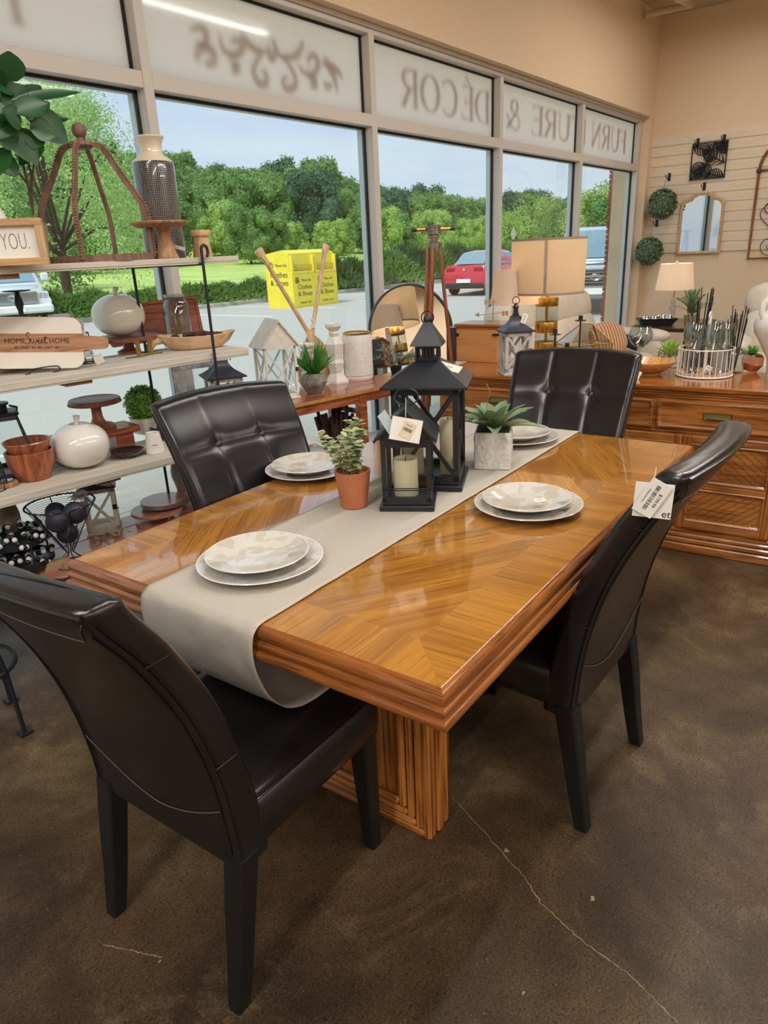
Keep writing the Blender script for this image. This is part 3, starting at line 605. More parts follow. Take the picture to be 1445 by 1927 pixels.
P = az(30, 622, ZA); pickup((P.x + 1.0, P.y + 2.3, ZA), R(-112), mat('white_car_paint', (226, 230, 234), rough=.2, coat=1), 'white pickup truck outside behind the display shelves', CHROME)
pickup((18.4, 7.1, ZA), R(180 + 22), mat('silver_car_paint', (176, 196, 210), rough=.2, coat=1), 'silver pickup truck with a bull bar beside the brick pillar', DKPL, True)
# brick pillar beyond the right jamb
PX = ay(1166, 470, 3.75).x
pl = structure(MB().box(PX + .015, PX + .55, 3.57, 3.95, ZA, 3.45).build('pillar', mat('mortar', (170, 160, 150), rough=.9), smooth=0)); pl['label'] = 'red brick pillar outside the window'
BR = mat('brick', (150, 74, 60), (120, 56, 48), scale=4, rough=.85)
bk = MB().box(-.1, .1, -.05, .05, -.029, .029, .004).mesh('brick', BR)
for c in range(46):
    z = ZA + .04 + c * .072
    for j in range(2): link('brick', bk, pl, None, Matrix.Translation((PX + .05, 3.57 + .1 + j * .2, z)) @ Matrix.Rotation(pi / 2, 4, 'Z'))
    for j in range(2): link('brick', bk, pl, None, Matrix.Translation((PX + .10 + j * .21 + (.05 if c % 2 and j else 0), 3.605, z)))
sg = thing('road_sign', 'back of a grey diamond road sign on a post beyond the hedge', 'sign', tuple(ay(965, 500, 23.5).xy) + (zt(0, 23),))
zz = ay(965, 441, 23.5).z
MB().at((0, 0, zz), pi / 2, 0, 0).prism([(0, .42), (.42, 0), (0, -.42), (-.42, 0)], -.01, .01).build('plate', ALU, sg); MB().tube([(0, .03, 0), (0, .03, zz + .3)], .03, 6).build('post', ALU, sg)
# ================================================================ dining table
TYAW = R(1.9)
TC = Vector((1.752, 1.156, 0))
TL, TWD = 1.785, 1.108         # flat field of the top
tb = thing('dining_table', 'polished honey oak dining table with two reeded pedestals', 'dining table', TC, TYAW)
VEN = [wood('veneer_%d' % k, (144, 90, 28), (186, 127, 48), axis=0, ang=R(a), scale=1.5, rough=.18, coat=1.0, bump=.015, fig=.55, pores=(128, 78, 34)) for k, a in enumerate((34, -34, 90, 0))]
for v_ in VEN: v_.node_tree.nodes['Principled BSDF'].inputs['Coat IOR'].default_value = 1.85
hx, hy, bw_ = TL / 2, TWD / 2, .12
def plate4(name, pts, m_): return MB().loft([[(x, y, .735) for x, y in pts], [(x, y, .76) for x, y in pts]]).build(name, m_, tb, 0)
for sx in (-1, 1):
    for sy in (-1, 1): plate4('veneer_panel', [(0, 0), (sx * (hx - bw_), 0), (sx * (hx - bw_), sy * (hy - bw_)), (0, sy * (hy - bw_))], VEN[0 if sx * sy > 0 else 1])
    plate4('veneer_border', [(sx * (hx - bw_), -hy + bw_), (sx * hx, -hy), (sx * hx, hy), (sx * (hx - bw_), hy - bw_)], VEN[3])
    plate4('veneer_border', [(-hx + bw_, sx * (hy - bw_)), (-hx, sx * hy), (hx, sx * hy), (hx - bw_, sx * (hy - bw_))], VEN[2])
prof = [(-.002, .730), (-.002, .760), (.004, .7585), (.012, .752), (.015, .745), (.0155, .737), (.013, .7325), (.008, .730), (.0085, .727), (.015, .7255), (.0185, .721), (.018, .712), (.0135, .7075), (.014, .705), (.022, .703), (.025, .697), (.024, .688), (.020, .685), (-.03, .685), (-.03, .730)]
MOL = [wood('moulding_x', (120, 66, 30), (160, 98, 48), axis=0, scale=2, rough=.22, coat=.3, pores=(84, 44, 20)), wood('moulding_y', (120, 66, 30), (160, 98, 48), axis=1, scale=2, rough=.22, coat=.3, pores=(84, 44, 20))]
for s_ in (-1, 1):
    MB().loft([[(e * (hx + d), s_ * (hy + d), z) for d, z in prof] for e in (-1, 1)]).build('edge_moulding', MOL[0], tb, 50)
    MB().loft([[(s_ * (hx + d), e * (hy + d), z) for d, z in prof] for e in (-1, 1)]).build('edge_moulding', MOL[1], tb, 50)
MB().box(-hx + .03, hx - .03, -hy + .03, hy - .03, .70, .735).build('underframe', OAKX, tb)
def pedestal(xc):
    pd = MB().box(xc - .035, xc + .035, -.29, .29, .0, .70, .003).build('pedestal', OAKZ, tb)
    for sx in (-1, 1):
        xf = xc + sx * .035
        for sy in (-1, 1):
            for k in range(4): MB().box(min(xf, xf + sx * .018), max(xf, xf + sx * .018), min(sy * (.318 - k * .026), sy * (.318 - k * .026 - .022)), max(sy * (.318 - k * .026), sy * (.318 - k * .026 - .022)), .0 + k * .024, .69, .006).build('reed', OAKZ, pd)
        for k in range(4): y = .318 - k * .026 - .022; MB().box(min(xf, xf + sx * .018), max(xf, xf + sx * .018), -y, y, .001 + k * .024, .021 + k * .024, .006).build('reed', OAK, pd)
        MB().box(min(xf, xf + sx * .006), max(xf, xf + sx * .006), -.20, .20, .11, .69, .002).build('panel', OAKZ, pd)
    for sy in (-1, 1):
        for k in range(3): MB().box(xc - .05 + k * .036, xc - .05 + k * .036 + .030, min(sy * .29, sy * (.318 + .004 * (k == 1))), max(sy * .29, sy * (.318 + .004 * (k == 1))), 0, .69, .006).build('reed', OAKZ, pd)
pedestal(-.515); pedestal(.515)
# ================================================================ dining chairs
LEA = mat('black_leather', (23, 21, 23), (31, 28, 29), scale=9, rough=.26, bump=.03, bscale=260, spec=.55)
LEG = mat('black_stained_wood', (14, 14, 15), rough=.5); STI = mat('grey_stitching', (86, 82, 80), rough=.8)
def back_rear(z):      # rear line of the back
    P_ = [(.34, -.228), (.48, -.238), (.62, -.262), (.76, -.306), (.90, -.374), (1.04, -.458)]
    for i in range(5):          # a smooth curve through the points
        if z <= P_[i + 1][0] or i == 4:
            p0, p1, p2, p3 = P_[max(i - 1, 0)], P_[i], P_[i + 1], P_[min(i + 2, 5)]; t = (z - p1[0]) / (p2[0] - p1[0])
            return .5 * (2 * p1[1] + (p2[1] - p0[1]) * t + (2 * p0[1] - 5 * p1[1] + 4 * p2[1] - p3[1]) * t * t + (3 * p1[1] - p0[1] - 3 * p2[1] + p3[1]) * t ** 3)
def hw(z): t = max(0, (z - .46) / .55); return .232 + .032 * t ** 1.2
def make_chair(label):
    t = thing('dining_chair', label, 'dining chair', (0, 0, 0), 0)
    def tuft(u, z):
        d = .0
        for uc in (-.36, .36): d += .0045 * math.exp(-((u - uc) / .035) ** 2)
        if z > .6: d += .006 * math.exp(-((z - .875) / .012) ** 2)
        for uc in (-.36, .36): d += .008 * math.exp(-((u - uc) / .12) ** 2 - ((z - .875) / .035) ** 2)
        return d * max(0, 1 - abs(u) ** 6)
    nu = 56; rings = []
    Z = [.345 + .680 * k / 58 for k in range(59)]
    lv = [(z, 0) for z in Z] + [(1.030, .004), (1.034, .010), (1.036, .020)]
    for z, ins in lv:
        w = hw(min(z, 1.03)) - ins * .7; y0 = back_rear(z); th = .072 + .013 * max(0, min(1, (.60 - z) / .16)); ring = []
        bow = .036 * max(0, (z - .55) / .48); N_ = nu
        zz = lambda u: z + (.014 * (1 - u * u) * max(0, (z - .8) / .23))
        rc = .018
        for i in range(N_ + 1):          # front, left to right
            u = -1 + 2 * i / N_; e = max(0, abs(u) - .93) / .07; y = y0 + th - ins - bow * (1 - u * u) - .011 * e ** 2 - tuft(u, z) * (1 if ins == 0 else .4); ring.append((u * w, y, zz(u)))
        for i in range(1, 4): ring.append((w + .002, y0 + th - .011 - (th - .017) * i / 4, zz(1)))
        for i in range(N_ // 2 + 1):     # rear, right to left
            u = 1 - 2 * i / (N_ // 2); e = max(0, abs(u) - .9) / .1; ring.append((u * w * .99, y0 + ins - bow * (1 - u * u) + .006 * e ** 2, zz(u)))
        for i in range(1, 4): ring.append((-w - .002, y0 + .006 + (th - .017) * i / 4, zz(1)))
        rings.append(ring)
    bk_ = MB().loft(rings).build('backrest', LEA, t, 62)
    for uc in (-.36, .36):
        z = .875; p = (uc * hw(z), back_rear(z) + .072 - .036 * .68 * (1 - uc * uc) - .017, z)
        MB().at(p, R(-70)).lathe([(.0145, -.004), (.014, .003), (.009, .008), (0, .010)], 14).build('button', LEA, bk_)
    def rearp(u, z, off=.0025): bow = .036 * max(0, (z - .55) / .48); return (u * hw(z) * .99, back_rear(z) - bow * (1 - u * u) - off, z + .014 * (1 - u * u) * max(0, (z - .8) / .23))
    def frontp(u, z): bow = .036 * max(0, (z - .55) / .48); return (u * hw(z), back_rear(z) + .072 - bow * (1 - u * u) - .0055, z)
    st, pp = MB(), MB()
    for sgn in (-1, 1):
        pp.tube([rearp(sgn * .93, .38 + .60 * k / 24, .0012) for k in range(25)], .0013, 4)
        st.tube([rearp(sgn * .97, 1.012), rearp(sgn * .86, .982), rearp(sgn * .78, .952)], .0013, 4)
    st.tube([rearp(-.78 + 1.56 * k / 20, .952 - .008 * math.sin(pi * k / 20)) for k in range(21)], .0013, 4)
    st.tube([rearp(u, .415 + .085 * (abs(u) / .93) ** 1.7) for u in [-.93 + 1.86 * k / 30 for k in range(31)]], .0013, 4)
    for uc in (-.36, .36): st.tube([frontp(uc, .55 + .44 * k / 24) for k in range(25)], .0011, 4)
    st.build('stitching', STI, bk_, 0)
    for sgn in (-1, 1):
        pp.tube([(sgn * (hw(.36 + .64 * k / 24) - .001), back_rear(.36 + .64 * k / 24) + .003, .36 + .64 * k / 24) for k in range(25)], .003, 6)
        pp.tube([(sgn * (hw(z) + .002), back_rear(z) + .004 + .054 * k / 4, z) for k in range(5) for z in [.90]], .0016, 5)
        pp.tube([(sgn * (hw(z) + .002), back_rear(z) + .004 + .050 * k / 4, z) for k in range(5) for z in [.62]], .0016, 5)
    pp.tube([rearp(-.985 + 1.97 * k / 20, 1.025, -.002) for k in range(21)], .0045, 6); pp.build('piping', LEA, bk_)
    def rr_(x0, x1, y0, y1, r, z, f=0.0, n=5):
        o = []
        for cx, cy, a0 in ((x1 - r, y1 - r, 0), (x0 + r, y1 - r, 90), (x0 + r, y0 + r, 180), (x1 - r, y0 + r, 270)):
            for k in range(n + 1): a = R(a0 + 90 * k / n); o.append((cx + r * math.cos(a), cy + r * math.sin(a), z))
        return o
    S_ = [rr_(-.232 + i, .232 - i, -.19 + i * .2, .262 - i, .035, z) for z, i in ((.362, .006), (.368, .0), (.40, -.003), (.445, -.002), (.462, .002), (.472, .010), (.478, .022), (.482, .05), (.485, .1), (.486, .16))]
    MB().loft(S_).build('seat', LEA, t, 60)
    sm = MB(); zq = [p for p in rr_(-.227, .227, -.188, .257, .035, .4705)]; sm.tube(zq, .0022, 5, True); sm.build('welt', LEA, t)
    for sx in (-1, 1):
        lg = []; 
        for z, y, q in ((.0, -.268, .0175), (.01, -.266, .0185), (.12, -.246, .0215), (.25, -.226, .025), (.37, -.205, .027)):
            lg.append([(sx * .211 + a * q, y + b * q, z) for a, b in ((-1, -.8), (-.8, -1), (.8, -1), (1, -.8), (1, .8), (.8, 1), (-.8, 1), (-1, .8))])
        MB().loft(lg).build('leg', LEG, t)
        lg = []
        for z, y, q in ((.0, .232, .016), (.01, .232, .018), (.15, .226, .022), (.37, .215, .027)):
            lg.append([(sx * .200 + a * q, y + b * q, z) for a, b in ((-1, -.8), (-.8, -1), (.8, -1), (1, -.8), (1, .8), (.8, 1), (-.8, 1), (-1, .8))])
        MB().loft(lg).build('leg', LEG, t)
    return t
ch = make_chair('dark leather dining chair at the near end of the table, its back towards us')
CHAIRS = []
def place(o, x, y, rz): o.location = (x, y, 0); o.rotation_euler = (0, 0, rz)
place(ch, .862, 1.134, R(-87.8))
# rear legs of the right chair stand at (1.44,.51) and (1.89,.52)
c2 = dup(ch, (1.682, .776, 0), R(-.5), 'dark leather dining chair on the right long side, with a price tag on its back')
c3 = dup(ch, (1.572, 1.560, 0), R(171), 'button-tufted dark leather chair on the window side of the table')
c4 = dup(ch, (2.515, 1.135, 0), R(97), 'button-tufted dark leather chair at the far end, in front of the sideboard')
# ================================================================ shared builders: cards, lanterns, candles, plants
def card(name, label, loc, M3, w=.05, h=.05, lines=None, thick=.0006, cat='tag', m_=None, bars=True, group=None):
    """a hanging or stuck price card; M3 maps its flat x (right), y (up), z (towards the reader)"""
    t = thing(name, label, cat, loc, 0, group); M = M3.to_4x4()
    MB(M).box(-w / 2, w / 2, -h / 2, h / 2, -thick, 0).build('paper', m_ or CARD, t, 0)
    if bars:
        b = MB(M); r = random.Random(int(w * 1e5) + len(label)); x = -w * .36
        while x < w * .36:
            q = r.uniform(.008, .028) * w; b.box(x, x + q, -h * .08, h * .12, 0, .0003); x += q + r.uniform(.01, .03) * w
        b.build('barcode', INK, t, 0)
    for s, sz, dy in (lines or []): text('lettering', s, sz, INK, t, M @ Matrix.Translation((0, dy, .0003)), .0001)
    return t
def facing(P, tilt=0, roll=0, turn=0):
    """a frame whose z looks from P towards the standing viewer's side of the room (turn about the upright, tilt, roll)"""
    d = (EYE - Vector(P)); a = math.atan2(d.y, d.x) + turn
    return Matrix.Rotation(a + pi / 2, 3, 'Z') @ Matrix.Rotation(pi / 2 - tilt, 3, 'X') @ Matrix.Rotation(roll, 3, 'Z')
def roundp(cx, cy, r, n=10): return [(cx + r * math.cos(2 * pi * k / n), cy + r * math.sin(2 * pi * k / n)) for k in range(n)]
def lantern(name, label, loc, rz, w, hb, d=None, post=.018, base=.02, roof='pyramid', rh=.1, eave=.02, fm=BLACK, rm=None, brace='', bases=None, latch=True, cap=True, glassm=PANEL, taper=0, handle=None, group=None, cat='lantern'):
    t = thing(name, label, cat, loc, rz, group); d = d or w; rm = rm or fm; hw_, hd = w / 2, d / 2; p = post
    MB().box(-hw_ - base * .35, hw_ + base * .35, -hd - base * .35, hd + base * .35, 0, base * .6, .002).box(-hw_, hw_, -hd, hd, base * .6, base, .002).build('base', fm, t)
    def sx_(z): return 1 - taper * (z - base) / (hb - base)
    f = MB(); gl = []
    for a in (-1, 1):
        for b in (-1, 1):
            f.loft([[(a * (hw_ - q[0] * p) * sx_(z), b * (hd - q[1] * p) * sx_(z), z) for q in ((0, 0), (1, 0), (1, 1), (0, 1))] for z in (base, hb)])
    for z0, z1 in ((base, base + p), (hb - p * 1.2, hb)):
        s0, s1 = sx_(z0), sx_(z1)
        for a in (-1, 1):
            f.loft([[(-hw_ * s, a * hd * s, z), (hw_ * s, a * hd * s, z), (hw_ * s, a * (hd - p) * s, z), (-hw_ * s, a * (hd - p) * s, z)] for s, z in ((s0, z0), (s1, z1))])
            f.loft([[(a * hw_ * s, -hd * s, z), (a * hw_ * s, hd * s, z), (a * (hw_ - p) * s, hd * s, z), (a * (hw_ - p) * s, -hd * s, z)] for s, z in ((s0, z0), (s1, z1))])
    f.build('frame', fm, t)
    z0, z1 = base + p * .5, hb - p * .5
    for k, (a, b) in enumerate(((0, -1), (1, 0), (0, 1), (-1, 0))):
        def wp(u, z, off=0):
            s = sx_(z); return (u * (hw_ - p * .6) * s, b * (hd - p * .5 + off) * s, z) if a == 0 else (a * (hw_ - p * .5 + off) * s, u * (hd - p * .6) * s, z)
        if glassm: MB().add([wp(-1, z0), wp(1, z0), wp(1, z1), wp(-1, z1)], [(0, 1, 2, 3)]).build('glass_pane', glassm, t, 0)
        if 'frbl'[k] in brace:
            nrm = (a, b, 0)
            for u in (-1, 1): MB().tube([wp(-u * .96, base + p, .001 + .002 * (u > 0)), wp(u * .96, hb - p * 1.2, .001 + .002 * (u > 0))], p * .5, 4, False, (nrm, .9)).build('brace', fm, t)
    e = eave; r0x, r0y = hw_ * sx_(hb) + e, hd * sx_(hb) + e
    def sq(x, y, z): return [(-x, -y, z), (x, -y, z), (x, y, z), (-x, y, z)]
    top = hb
    if roof == 'pyramid': MB().loft([sq(r0x, r0y, hb), sq(r0x, r0y, hb + .006), sq(w * .16, d * .16, hb + rh)]).build('roof', rm, t); top = hb + rh
    elif roof == 'pagoda':
        MB().loft([sq(r0x, r0y, hb), sq(r0x, r0y, hb + rh * .08)] + [sq((w * .17 + (r0x - w * .17) * (1 - k / 8) ** 2.0), (d * .17 + (r0y - d * .17) * (1 - k / 8) ** 2.0), hb + rh * (.08 + .92 * k / 8)) for k in range(9)]).build('roof', rm, t, 25); top = hb + rh
    elif roof == 'gable':
        MB().loft([[(-r0x, y, hb), (0, y, hb + rh), (r0x, y, hb)] for y in (-hd, hd)]).build('gable', fm, t, 0)
        k = .012
        for s in (-1, 1): MB().loft([[(s * (r0x + .006), y, hb - .008), (0, y, hb + rh), (0, y, hb + rh + k), (s * (r0x + .010), y, hb - .008 + k * .5)] for y in (-r0y, r0y)]).build('roof_panel', rm, t, 0)
        top = hb + rh + k
    else: MB().box(-r0x, r0x, -r0y, r0y, hb, hb + rh, .003).build('roof', rm, t); top = hb + rh
    if cap == 'vent':      # a vented neck, a small cap and a ring
        c = w * .17; nk = MB(); 
        for z in (0, .036): nk.box(-c, c, -c, c, top + z, top + z + .008)
        for i in range(7):
            q = -c + .003 + i * (2 * c - .006) / 6
            for b in (-1, 1): nk.box(q - .002, q + .002, b * c - .003 * (b > 0), b * c + .003 * (b < 0), top, top + .04).box(b * c - .003 * (b > 0), b * c + .003 * (b < 0), q - .002, q + .002, top, top + .04)
        nk.box(-c * .5, c * .5, -c * .5, c * .5, top, top + .04); nk.build('vent', fm, t)
        MB().loft([sq(c * 1.4, c * 1.4, top + .044), sq(c * 1.35, c * 1.35, top + .05), sq(c * .3, c * .3, top + .044 + w * .33)]).build('cap', rm, t); top += .044 + w * .33
        MB().sph((0, 0, top + .006), .013).build('knob', fm, t); handle = handle or 'ring'
    elif cap == 'neck':
        MB().lathe([(w * .13, 0), (w * .13, .012), (w * .09, .016), (w * .09, .04), (w * .13, .045), (w * .03, .066), (0, .068)], 12, (0, 0, top)).build('chimney', BLACK, t); top += .066
    elif cap == 'block':
        MB().box(-w * .2, w * .2, -w * .2, w * .2, top, top + .014, .002).build('cap', fm, t); top += .014
    if handle == 'ring': MB().tube([(.019 * math.cos(a), 0, top + .012 + .019 * math.sin(a)) for a in [k * pi / 9 for k in range(18)]], .0022, 5, True).build('ring', BLACK, t)
    if handle == 'bail': MB().tube([(-w * .3 * math.cos(a), -.02 * math.sin(a), top - .02 + w * .3 * math.sin(a)) for a in [pi * k / 12 for k in range(13)]], .0025, 5).build('handle', BLACK, t)
    if latch: MB().box(hw_ - p * .9, hw_ + .002, -hd - .006, -hd, hb * .52, hb * .52 + .022, .001).tube([(hw_ - p * .5, -hd - .008, hb * .52 + .004), (hw_ + .01, -hd - .008, hb * .52 + .006)], .002, 5).build('latch', BLACK, t)
    t['top'] = top; return t
WAX = mat('candle_wax', (238, 226, 190), rough=.5, tl=.12)
def candle(label, loc, r, h, group=None):
    t = thing('pillar_candle', label, 'candle', loc, 0, group)
    MB().lathe([(0, .003), (r * .96, 0), (r, .004), (r, h * .93), (r * .97, h), (r * .86, h), (r * .78, h - .008), (r * .3, h - .012), (0, h - .012)], 28, flute=lambda a, z: 1 + (.02 * math.sin(3 * a + 1) if z > h * .85 else .004 * math.sin(5 * a))).build('wax', WAX, t)
    MB().tube([(0, 0, h - .014), (.001, 0, h + .004)], .0015, 5).build('wick', INK, t); return t
def pot_mesh(r0, r1, h, wall=.006, rim=0, n=32):
    return [(0, 0), (r0 - .003, 0), (r0, .003)] + ([(r1 - (r1 - r0) * rim / h - .001, h - rim), (r1 + .003, h - rim), (r1 + .003, h)] if rim else [(r1, h)]) + [(r1 - wall, h), (r1 - wall - .004, h - .014), (0, h - .016)]
# ================================================================ what stands on the dining table
TZ = .7605
LINEN = mat('linen', (186, 178, 166), (178, 169, 157), scale=220, rough=.9, bump=.15, bscale=700)
ra = R(1.56); rp = [(.872, .7640), (.853, .759), (.838, .742), (.834, .70), (.842, .645), (.868, .58), (.915, .525), (.975, .4985), (1.05, .4925), (1.10, .4915)]
def spline(pts, n=8):
    Q = []; m = len(pts)
    for i in range(m - 1):
        p0, p1, p2, p3 = [Vector(pts[max(0, min(m - 1, i + k))]) for k in (-1, 0, 1, 2)]
        for k in range(n):
            t = k / n; Q.append(.5 * (2 * p1 + (p2 - p0) * t + (2 * p0 - 5 * p1 + 4 * p2 - p3) * t * t + (3 * p1 - p0 - 3 * p2 + p3) * t ** 3))
    Q.append(Vector(pts[-1])); return Q
path = [tuple(q) for q in spline(rp[::-1], 7)] + [(.872 + (2.665 - .872) * k / 60, .7635) for k in range(1, 61)] + [(2.678, .760), (2.690, .748), (2.693, .72), (2.694, .66), (2.694, .60)]
rows = []
for i, (x, z) in enumerate(path):
    row = []
    for k in range(25):
        v = k / 24 * .365; wv = .0026 * mnoise.noise((x * 9, v * 11, z * 9)) + .0016 * mnoise.noise((x * 28, v * 30, 3)); hang = 1 if z > .7630 else 0
        if hang: X_, Y_, Z_ = x, v, z + abs(wv) * .8
        else: X_, Y_, Z_ = x - (abs(wv) * 3.0 if x < 1.2 and z > .52 else -.001), v, z + abs(wv)
        row.append((X_ - v * .034 - .003 * (not hang), 1.003 + (X_ - .869) * math.tan(ra) + Y_, Z_))
    rows.append(row)
tr = MB().sheet(rows).build('table_runner', LINEN, None, 80); tag(tr, 'cream linen runner along the table, its near end curling onto the chair seat', 'table runner')
_s = tr.modifiers.new('cloth', 'SOLIDIFY'); _s.thickness = .0012; _s.offset = 1
e_ = MB()
for k in (1, 23): e_.tube([Vector(r[k]) + Vector((0, 0, .0016)) for r in rows[40:110]], .0007, 4)
e_.build('hem_stitching', mat('hem', (188, 176, 158), rough=.9), tr, 0)
PLATE = mat('patterned_porcelain', (208, 204, 195), (196, 188, 173), scale=24, rough=.14, coat=.6, detail=1.2, lo=.50, hi=.53)
def plate(name, label, x, y, z, r, group):
    t = thing(name, label, 'plate', (x, y, z), rnd.uniform(0, 6), group); k = r / .15
    MB().lathe([(0, .004), (.075 * k, .004), (.085 * k, .0), (.092 * k, .0), (.098 * k, .006), (.148 * k, .020), (.150 * k, .0215), (.149 * k, .0235), (.100 * k, .0120), (.092 * k, .0085), (.086 * k, .0072), (0, .0072)], 56).build('dish', PLATE, t, 50)
    MB().lathe([(.1478 * k, .0225), (.1502 * k, .0212), (.1512 * k, .0226), (.1500 * k, .0242), (.1480 * k, .0238), (.1478 * k, .0225)], 56).build('rim', CERAM, t)
    return t
for (x, y, z, nm) in ((1.066, 1.216, .765, 'on the runner at the near end'), (1.764, .838, TZ, 'on bare wood before the tagged chair'), (1.716, 1.648, TZ, 'behind the terracotta pot'), (2.432, 1.205, .765, 'at the far end behind the succulent')):
    plate('dinner_plate', 'large cream patterned plate under a smaller one ' + nm, x, y, z, .154, 'dinner plates')
    plate('salad_plate', 'small cream patterned plate stacked on a dinner plate ' + nm, x - .004, y + .004, z + .0168, .126, 'salad plates')
P = az(985, 956, .797); card('price_sticker', 'small white price sticker on the plate before the tagged chair', (1.742, .792, .803), Matrix.Rotation(R(-40), 3, 'Z') @ Matrix.Rotation(R(9), 3, 'X'), .032, .016)
# small gable lantern in front, big one behind it
LZ = .7660
lan = lantern('small_lantern', 'small black gable lantern with paper tags, holding one candle, in front of the tall one', (1.625, 1.160, LZ), R(-60), .142, .212, post=.013, base=.026, roof='gable', rh=.078, eave=.010, latch=True, cap=None)
w_ = .158; q = MB()
for z in (.062, .068): q.tube([(-.068, -.0725, z), (.068, -.0725, z)], .0018, 5).tube([(.0725, -.068, z), (.0725, .068, z)], .0018, 5)
q.build('rail', BLACK, lan)
MB().box(-.071, .071, -.073, -.070, .190, .212).build('front_rail', BLACK, lan)
MB().tube([(.035 * math.cos(a), .01 + .012 * math.sin(a), .318 + .022 * math.sin(a)) for a in [k * pi / 10 for k in range(20)]], .0022, 6, True).build('ring', BLACK, lan)
candle('cream candle with a dipped top inside the small black lantern', (1.625 - .008 * math.cos(R(-60)), 1.160 - .008 * math.sin(R(-60)), LZ + .0265), .037, .113)
big = lantern('tall_lantern', 'tall black lantern with crossed bars and a vented cap, holding two candles', (1.838, 1.222, LZ), R(-64.7), .206, .322, post=.018, base=.030, roof='pyramid', rh=.072, eave=.028, brace='frbl', cap='vent')
for (u, v, r, h, l) in ((-.055, -.02, .036, .165, 'left hand cream candle in the tall black lantern'), (.062, -.035, .026, .185, 'right hand slim cream candle in the tall black lantern')):
    c, s = math.cos(R(-64.7)), math.sin(R(-64.7)); candle(l, (1.838 + u * c - v * s, 1.222 + u * s + v * c, LZ + .0305), r, h)
P = Vector((1.553, 1.112, LZ + .250)); Fm = facing(P, .1, R(-12)); fr = Fm @ Vector((0, 0, 1))
t = card('lantern_tag', 'white paper price tag hung on the small black lantern', P + fr * .035, Fm, .084, .064, [('Size L', .008, -.016), ('49.99', .008, .02)], bars=False)
card('lantern_tag', 'beige barcode label stuck over the white tag of the small lantern', P + fr * .0365 + Fm @ Vector((.004, .0, 0)), facing(P, .1, R(-28)), .034, .046, [('Lantern', .006, .014)], m_=mat('cream_card', (226, 212, 188), rough=.7))
card('lantern_tag', 'pale blue card edge hanging left of the small lantern roof', P + fr * .03 + Fm @ Vector((-.055, .012, 0)), facing(P, .1, R(30), R(35)), .03, .062, bars=False, m_=mat('blue_card', (176, 196, 204), rough=.7))
o = MB().tube([tuple(Vector((1.625, 1.160, LZ + .318))), tuple(P + fr * .036 + Vector((0, 0, .035)))], .0009, 5).build('tag_string', mat('string', (200, 196, 188)), None); tag(o, 'thin string holding the tag of the small black lantern', 'string')
P = ay(843, 692, 1.17); P = Vector((1.815, 1.10, 1.178)); F2 = Matrix.Rotation(R(-64.7), 3, 'Z') @ Matrix.Rotation(R(32), 3, 'X') @ Matrix.Rotation(R(-22), 3, 'Z')
card('lantern_tag', 'cream paper tag lying on the roof of the tall black lantern', az(846, 692, LZ + .322 + .050) + Vector((0, 0, .002)), F2, .075, .03, [('34.99', .008, 0)], bars=False, m_=mat('tag_cream', (222, 214, 196), rough=.7))
# terracotta pot with eucalyptus
TERRA = mat('terracotta', (178, 104, 68), (192, 122, 86), scale=12, rough=.8, bump=.1)
P = az(666, 955, LZ); P.z = LZ - .001; m1 = mpp(P)
t = thing('potted_plant', 'terracotta pot of pale green eucalyptus sprigs on the runner', 'potted plant', (P.x + .014, P.y + .010, .7655), .4); t.scale = (1.08, 1.08, 1.08)
MB().lathe(pot_mesh(.037, .050, .104, .006)).build('pot', TERRA, t)
MB().lathe([(0, .09), (.046, .088)], 20).build('soil', mat('moss_soil', (90, 86, 50), (60, 60, 36), scale=60, rough=.9, bump=.5), t)
rr = random.Random(4); EUC = mat('eucalyptus_leaf', (168, 182, 132), (200, 208, 166), scale=20, rough=.6, tl=.2); sm, lf = MB(), MB()
for k in range(22):
    a = rr.uniform(0, 6.28); q = rr.uniform(.015, .095); z = rr.uniform(.165, .230); tip = Vector((q * math.cos(a), q * math.sin(a), z)); b0_ = Vector((tip.x * .25, tip.y * .25, .09)); mid = (b0_ + tip) / 2 + Vector((0, 0, .02)); pts = spline([tuple(b0_), tuple(mid), tuple(tip)], 5)
    sm.tube(pts, .0011, 5)
    for i in range(2, len(pts)):
        for s_ in range(2):
            d = Vector((rr.gauss(0, 1), rr.gauss(0, 1), rr.uniform(-.1, .8))); lf.leaf(pts[i], d, (0, 0, 1), rr.uniform(.018, .027), rr.uniform(.009, .013), .15, .2, 4, .8)
sm.build('stem', mat('euc_stem', (140, 150, 96), rough=.7), t); o = lf.build('leaf', EUC, t, 40); o['kind'] = 'stuff'
# white square planter with succulent
t = thing('succulent_planter', 'square white textured planter with a grey green succulent on the runner', 'potted plant', (2.090, 1.128, .7655), R(-65)); t.scale = (1.14, 1.14, 1.14)
STUC = mat('white_plaster', (222, 220, 214), (206, 204, 198), scale=26, rough=.8, bump=.5, bscale=70)
b = MB(); b.box(-.054, .054, -.054, .054, 0, .112, .003); b.build('planter', STUC, t); MB().box(-.048, .048, -.048, .048, .1125, .1135).build('soil', mat('dark_soil', (58, 54, 46), rough=.9, bump=.5), t)
dec = MB()
for fx in range(4):
    dec.at((0, 0, 0), 0, 0, fx * pi / 2)
    for i in range(4):
        for j in range(4):
            if (i + j) % 2 == 0: dec.tube([(-.036 + .024 * i + .009 * math.cos(a), -.0545, .022 + .023 * j + .009 * math.sin(a)) for a in [k * pi / 5 for k in range(10)]], .0016, 4, True)
            else: dec.box(-.036 + .024 * i - .002, -.036 + .024 * i + .002, -.0555, -.054, .013 + .023 * j, .031 + .023 * j)
dec.build('relief', STUC, t)
SUC = mat('succulent_leaf', (104, 128, 92), (150, 166, 130), scale=9, rough=.55, tl=.1); rr = random.Random(8)
lv = []
